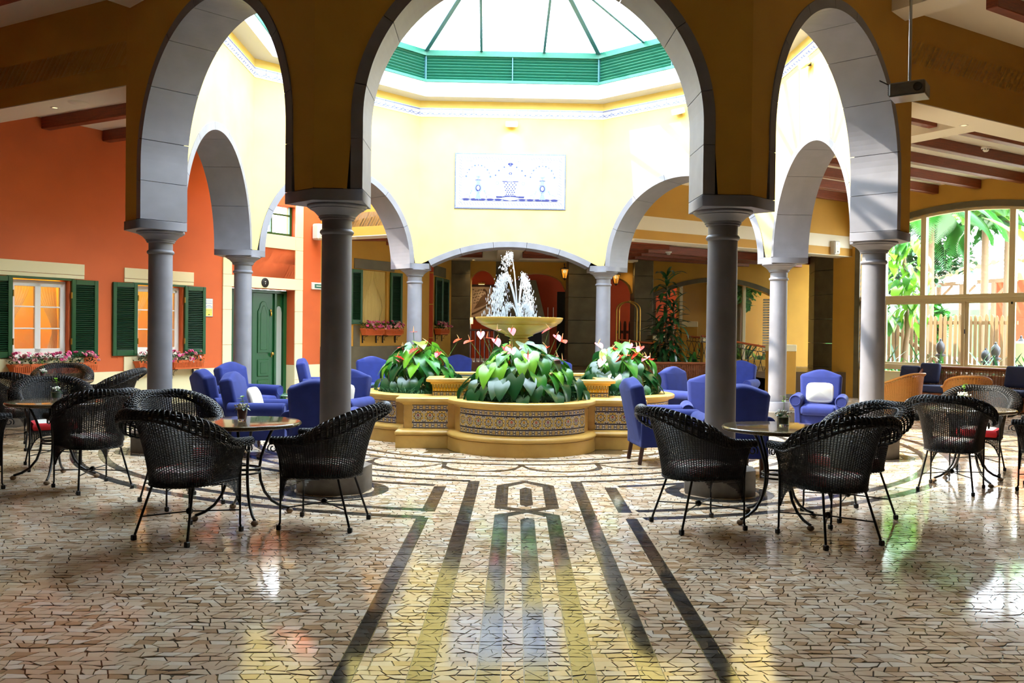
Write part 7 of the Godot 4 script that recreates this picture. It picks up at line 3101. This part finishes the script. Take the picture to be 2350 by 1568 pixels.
	var hm = b.done()
	for i in 120:
		var y = rnd(1.6, 4.1)
		var l = part("leaf", hm, M.leaf_light if i % 3 else M.leaf, cl)
		l.transform = Transform3D(Basis(Vector3.UP, rnd(-1.6, 1.6)) * Basis(Vector3.RIGHT, rnd(0.3, 1.2)) * Basis.from_scale(Vector3.ONE * rnd(0.28, 0.42)), Vector3(rnd(-0.65, 0.7) * (1.0 if y < 3.5 else 0.6), y, rnd(-0.3, 0.4)))
	# palms and banana
	palm(FR * Vector3(-3.7, 0.2, -5.6), 5.3, 2.3, 15, "palm whose drooping fronds hang across the top of the garden window")
	palm(FR * Vector3(-3.3, 0.2, -8.0), 5.0, 1.6, 11, "slim ringed palm trunk in front of the tiled garden house, left of the pair")
	palm(FR * Vector3(-2.75, 0.2, -8.3), 5.4, 1.7, 11, "slim ringed palm trunk in front of the tiled garden house, right of the pair")
	var ba = thing("banana_plant", "banana plant with huge pale sunlit leaves slanting across the right upper panes", "plant")
	ba.transform = FR * Transform3D(Basis(), Vector3(0.6, 0.2, -3.6))
	b = B.new()
	b.tube([Vector3(0, 0, 0), Vector3(0.02, 2.0, 0), Vector3(0.0, 3.2, 0)], [0.14, 0.11, 0.07], 10)
	part("trunk", b, M.stem, ba)
	for q in [[-1.5, 2.2, 3.0, 0.5], [-1.9, 1.6, 2.4, 0.2], [0.6, 2.1, 3.1, 0.4], [2.2, 1.9, 3.0, 0.4], [-0.6, 1.6, 2.9, 0.8], [-2.4, 1.7, 2.6, -0.2]]:
		b = B.new()
		blade_leaf(b, q[1], 0.5, 0.5, 0.9)
		var l = part("leaf", b, M.leaf_light, ba)
		l.transform = Transform3D(Basis(Vector3.UP, q[0]) * Basis(Vector3.RIGHT, -q[3] * 0.3), Vector3(0, q[2], 0))
	# dark trees behind
	for q in [[-6.2, 4.6, -10.0, 1.8, 1.7, "dense dark tree behind the fence, above the tiled roof"], [-8.8, 3.8, -10.5, 2.0, 2.2, "dense green tree behind the left end of the fence"], [-4.4, 1.8, -6.6, 0.9, 0.9, "bright green bush behind the picket fence"], [-1.5, 4.6, -13.0, 1.7, 1.6, "green tree behind the palm trunks"]]:
		var t = thing("tree", q[5], "tree")
		t.transform = FR * Transform3D(Basis(), Vector3(q[0], 0.2, q[2]))
		b = B.new()
		b.tube([Vector3(0, 0, 0), Vector3(0.1, q[1] * 0.5, 0), Vector3(0, q[1], 0)], [0.16, 0.12, 0.06], 8)
		part("trunk", b, M.bark, t)
		foliage_blob(t, Vector3(0, q[1], 0), Vector3(q[3], q[4], q[3]), 2600, 0.24, M.leaf_dark if q[2] < -8 and q[0] < -3 else M.leaf, int(q[1] * 10))
	# garden house with tiled roof
	var hs = thing("garden_house", "garden house with a sunlit pantile roof on timber posts beyond the fence", "building")
	hs.transform = FR * Transform3D(Basis(), Vector3(-5.6, 0.2, -12.5))
	b = B.new()
	b.box(Vector3(1.2, 1.7, -0.8), Vector3(2.6, 3.4, 0.2))
	part("red_wall", b, M.redwall, hs)
	b = B.new()
	b.box(Vector3(2.9, 1.9, -0.2), Vector3(1.4, 3.8, 0.2))
	part("yellow_wall", b, M.yellowwall, hs)
	for x in [-1.4, -0.55, 0.6]:
		b = B.new()
		b.box(Vector3(x, 1.65, 0.5), Vector3(0.13, 3.3, 0.13), 0.01)
		b.bar(Vector3(x, 2.7, 0.5), Vector3(x + 0.5, 3.2, 0.5), 0.07, 0.08)
		part("timber_post", b, M.bark, hs)
	b = B.new()
	b.bar(Vector3(-1.8, 3.24, 0.5), Vector3(1.4, 3.36, 0.5), 0.1, 0.14)
	part("eaves_beam", b, M.bark, hs)
	for i in 16:
		b = B.new()
		var x = -1.9 + 0.26 * i
		for j in 6:
			var p0 = Vector3(x, 3.36 + 0.12 * j + 0.06 * i, 0.75 - 0.33 * j)
			var old = []
			b.tube([p0, p0 + Vector3(0, 0.13, -0.36)], [0.1, 0.085], 8)
		part("roof_tile_row", b, M.rooftile, hs)
	var yb = thing("yellow_building", "yellow building with a dark tiled eave at the right edge of the garden window", "building")
	yb.transform = FR * Transform3D(Basis(), Vector3(-3.6, 0.2, -14.5))
	b = B.new()
	b.box(Vector3(0, 2.1, 0), Vector3(3.4, 4.2, 0.4))
	part("wall", b, M.yellowwall, yb)
	b = B.new()
	b.box(Vector3(-0.6, 2.3, 0.22), Vector3(0.7, 1.6, 0.06), 0.01)
	part("window", b, M.dark, yb)
	for i in 12:
		b = B.new()
		b.tube([Vector3(-1.6 + 0.28 * i, 4.1, 0.9), Vector3(-1.6 + 0.28 * i, 4.75, -0.6)], 0.11, 8)
		part("roof_tile_row", b, M.rooftile, yb)
	var hg = thing("hedge", "long pale green hedge closing the garden behind the house", "hedge")
	hg.transform = FR * Transform3D(Basis(), Vector3(-6, 0.2, -19))
	b = B.new()
	rbox(b, Vector3(0, 1.4, 0), Vector3(40, 2.8, 1.2), 0.3)
	part("body", b, M.leaf, hg)
	# behind the back right window
	var pb = thing("pink_building", "pink rendered building with white window bars outside the back right window", "building", Vector3(5.5, 0.6, -18.0))
	b = B.new()
	b.box(Vector3(0, 2.6, 0), Vector3(4.6, 5.2, 0.3))
	part("wall", b, M.pinkwall, pb)
	for x in [-1.4, 0.1, 1.5]:
		b = B.new()
		b.box(Vector3(x, 1.9, 0.17), Vector3(0.62, 2.4, 0.06), 0.01)
		part("window", b, M.frosted, pb)
		b = B.new()
		for j in 6:
			b.box(Vector3(x, 0.9 + 0.42 * j, 0.21), Vector3(0.62, 0.035, 0.03))
		b.box(Vector3(x, 1.9, 0.21), Vector3(0.035, 2.4, 0.03))
		b.box(Vector3(x - 0.33, 1.9, 0.21), Vector3(0.06, 2.5, 0.05))
		b.box(Vector3(x + 0.33, 1.9, 0.21), Vector3(0.06, 2.5, 0.05))
		part("window_bars", b, M.white, pb)
	var f2 = thing("picket_fence", "dark picket fence outside the back right window before the pink building", "fence", Vector3(3.8, 0.62, -15.2))
	for i in 36:
		b = B.new()
		b.prism(PackedVector2Array([Vector2(-0.05, 0), Vector2(0.05, 0), Vector2(0.05, 1.2), Vector2(0.03, 1.3), Vector2(-0.03, 1.3), Vector2(-0.05, 1.2)]), -0.012, 0.012)
		var pk = part("picket", b, M.darkwood, f2)
		pk.position = Vector3(0.17 * i, 0, 0)
	b = B.new()
	b.box(Vector3(3.0, 0.95, -0.03), Vector3(6.2, 0.09, 0.04))
	part("rail", b, M.darkwood, f2)
	var t3 = thing("tree", "bushy tree outside the back right window, right of the pink building", "tree", Vector3(7.35, 0.6, -14.2))
	b = B.new()
	b.tube([Vector3(0, 0, 0), Vector3(0.05, 1.5, 0), Vector3(0, 3.0, 0)], [0.16, 0.13, 0.08], 8)
	part("trunk", b, M.bark, t3)
	foliage_blob(t3, Vector3(0, 2.7, 0), Vector3(0.95, 1.3, 0.8), 1800, 0.2, M.leaf, 5)
	for i in 5:
		var o = thing("bird_nest_fern", "bright green arching fern outside the back right window, below the tree", "plant", Vector3(6.2 + 0.4 * i, 0.65, -13.4 - 0.2 * (i % 2)), 0.0, "ferns below the tree outside")
		for j in 18:
			var l = part("leaf", lf[j % 4], M.leaf_light if j % 2 else M.leaf, o)
			l.transform = Transform3D(Basis(Vector3.UP, j * 2.4 + i) * Basis.from_scale(Vector3(1.6, 0.75, 0.75)), Vector3())

func null_lathe(pr: Array) -> B:
	var b = B.new()
	b.lathe(pr, 28)
	return b

# ---------------------------------------------------------------- lamps and fittings
func downlight(p: Vector3, e: float, label: String) -> void:
	var o = thing("downlight", label, "downlight", p, 0.0, "recessed ceiling downlights" if label == "" else "")
	var b = B.new()
	b.lathe([Vector2(0.035, -0.004), Vector2(0.055, -0.008), Vector2(0.06, 0.0), Vector2(0.035, 0.0)], 20)
	part("ring", b, M.white, o)
	b = B.new()
	b.lathe([Vector2(0.0, -0.002), Vector2(0.036, -0.002)], 16)
	part("lens", b, M.glow, o)
	var s = SpotLight3D.new()
	s.name = "spot"
	s.position = Vector3(0, -0.012, 0)
	s.rotation = Vector3(-PI / 2, 0, 0)
	s.spot_angle = 48
	s.spot_range = 14
	s.spot_attenuation = 2.0
	s.light_energy = e
	s.light_size = 0.035
	s.light_color = srgb(255, 222, 170)
	s.shadow_enabled = true
	o.add_child(s)

func floodlight(xf: Transform3D, label: String, e: float) -> void:
	var o = thing("floodlight", label, "floodlight")
	o.transform = xf
	var b = B.new()
	b.box(Vector3(0, 0, 0.1), Vector3(0.24, 0.1, 0.1), 0.012, Basis(Vector3.RIGHT, 0.35))
	part("housing", b, M.ceiling, o)
	b = B.new()
	b.box(Vector3(0, -0.01, 0.025), Vector3(0.05, 0.05, 0.07), 0.006)
	part("bracket", b, M.dark, o)
	b = B.new()
	b.box(Vector3(0, -0.046, 0.117), Vector3(0.19, 0.02, 0.07), 0.003, Basis(Vector3.RIGHT, 0.35))
	part("lamp_glass", b, M.glow, o)
	var s = SpotLight3D.new()
	s.name = "spot"
	s.position = Vector3(0, -0.075, 0.13)
	s.rotation = Vector3(-1.35, 0, 0)
	s.spot_angle = 70
	s.spot_range = 12
	s.light_energy = e
	s.light_size = 0.06
	s.light_color = srgb(255, 226, 170)
	s.shadow_enabled = true
	o.add_child(s)

func build_fittings() -> void:
	var f4 = oct_dir(4) * Transform3D(Basis(Vector3.UP, PI), Vector3(0, 0, AI))
	floodlight(f4 * Transform3D(Basis(), Vector3(0.0, 5.66, 0.0)), "white floodlight above the blue and white tile picture", 1.2)
	floodlight(oct_dir(3) * Transform3D(Basis(Vector3.UP, PI), Vector3(0, 5.66, AI)), "white floodlight on the sunlit wall right of the tile picture", 0.6)
	floodlight(oct_dir(2) * Transform3D(Basis(Vector3.UP, PI), Vector3(0, 5.66, AI)), "white floodlight high on the glaring white wall seen through the right arch", 0.6)
	# the tile picture: 98 tiles
	var pic = thing("tile_picture", "blue and white tile picture of flower vases and birds high on the back rotunda wall", "tile panel")
	pic.transform = f4 * Transform3D(Basis(), Vector3(-0.01, 3.995, 0.002))
	var b = B.new()
	b.box(Vector3(0, 0.545, 0.004), Vector3(2.22, 1.115, 0.012), 0.003)
	part("backing", b, M.plinth, pic)
	var tw = 2.2 / 14.0
	var th = 1.095 / 7.0
	for j in 7:
		for i in 14:
			b = B.new()
			var x = -1.1 + tw * (i + 0.5)
			var y = th * (j + 0.5)
			b.box(Vector3(x, y, 0.014), Vector3(tw - 0.004, th - 0.004, 0.01), 0.001)
			b.quad(Vector3(x - tw * 0.5 + 0.003, y - th * 0.5 + 0.003, 0.0196), Vector3(x + tw * 0.5 - 0.003, y - th * 0.5 + 0.003, 0.0196), Vector3(x + tw * 0.5 - 0.003, y + th * 0.5 - 0.003, 0.0196), Vector3(x - tw * 0.5 + 0.003, y + th * 0.5 - 0.003, 0.0196), Vector3(0, 0, 1), Vector2(i / 14.0, 1.0 - j / 7.0), Vector2((i + 1) / 14.0, 1.0 - (j + 1) / 7.0))
			part("painted_tile", b, M.tile_picture, pic)
	# projector on its pole
	var pj = thing("projector", "ceiling projector hanging on a chrome pole at the upper right", "projector", Vector3(3.35, 3.72, 5.42), -0.62)
	b = B.new()
	b.box(Vector3(0, 0.06, 0), Vector3(0.3, 0.12, 0.26), 0.012)
	part("body", b, M.plinth, pj)
	b = B.new()
	b.box(Vector3(0, -0.004, 0), Vector3(0.296, 0.008, 0.256), 0.002)
	part("base_plate", b, M.chrome, pj)
	b = B.new()
	b.box(Vector3(-0.153, 0.06, 0.0), Vector3(0.01, 0.1, 0.22), 0.003)
	for i in 5:
		b.box(Vector3(-0.16, 0.025 + 0.018 * i, 0.03), Vector3(0.008, 0.006, 0.14))
	part("grille", b, M.dark, pj)
	b = B.new()
	b.xf = Transform3D(Basis(Vector3.RIGHT, PI / 2), Vector3(0.09, 0.06, 0.13))
	b.lathe([Vector2(0.0, 0.004), Vector2(0.025, 0.008), Vector2(0.035, 0.012), Vector2(0.038, 0.0)], 18)
	part("lens", b, M.dark, pj)
	b = B.new()
	b.lathe([Vector2(0.0, 0.12), Vector2(0.05, 0.12), Vector2(0.05, 0.135), Vector2(0.013, 0.14), Vector2(0.013, 1.99), Vector2(0.0, 1.99)], 14)
	part("pole", b, M.chrome, pj)
	b = B.new()
	b.tube([Vector3(-0.14, 0.11, -0.02), Vector3(-0.2, 0.15, 0.02), Vector3(-0.25, 0.18, 0.03)], 0.006, 5)
	part("cable", b, M.dark, pj)
	# downlights: two on the left soffit, others in the low back ceiling and the right bay
	downlight(Vector3(-6.42, 4.58, 0.87), 2.0, "small lit downlight in the white soffit above the orange wall")
	var cs = solo("ceiling_speaker", null_lathe([Vector2(0.0, -0.012), Vector2(0.11, -0.012), Vector2(0.13, 0.0)]), M.ceiling, "round flush ceiling speaker beside the downlight at upper left", "speaker", Vector3(-5.96, 4.58, 1.18))
	downlight(Vector3(6.3, 4.57, 0.85), 2.0, "downlight in the pale soffit of the right bay")
	downlight(Vector3(0.1, 3.515, -8.0), 2.0, "lit downlight in the white rib above the fountain jets")
	downlight(Vector3(-0.85, 3.515, -11.4), 2.0, "small lit downlight left of the jets in the low back ceiling")
	downlight(Vector3(2.62, 3.53, -5.5), 1.0, "downlight in the white soffit right of the low arch")
	downlight(Vector3(-3.3, 3.53, -5.9), 1.0, "downlight in the white soffit behind the back left arch")
	downlight(Vector3(3.5, 3.515, -11.35), 1.5, "lit downlight over the luggage trolley at the back")
	for q in [[Vector3(8.0, 4.79, -1.6), "white smoke detector on the pale rib of the right bay"], [Vector3(3.9, 3.52, -8.0), "white smoke detector under the low ceiling above the dracaena"]]:
		var o = thing("smoke_detector", q[1], "smoke detector", q[0])
		b = B.new()
		b.lathe([Vector2(0.0, -0.075), Vector2(0.03, -0.075), Vector2(0.05, -0.05), Vector2(0.055, -0.03), Vector2(0.075, -0.022), Vector2(0.08, 0.0)], 20)
		part("body", b, M.plastic, o)
		b = B.new()
		for k in 8:
			b.box(Vector3(cos(TAU * k / 8) * 0.053, -0.04, sin(TAU * k / 8) * 0.053), Vector3(0.012, 0.016, 0.012))
		part("vent", b, M.dark, o)
	# lamps of the camera side, above and behind the picture
	for q in [[-5.0, 9.0], [0.0, 9.5], [5.0, 9.0], [-5.0, 13.5], [0.0, 14.0], [5.0, 13.5]]:
		downlight(Vector3(q[0], 5.715, q[1]), 0.06, "recessed downlight in the high ceiling over the camera side, %s row %s" % [["left", "middle", "right"][int(q[0] / 5.0) + 1], "front" if q[1] < 11 else "rear"])
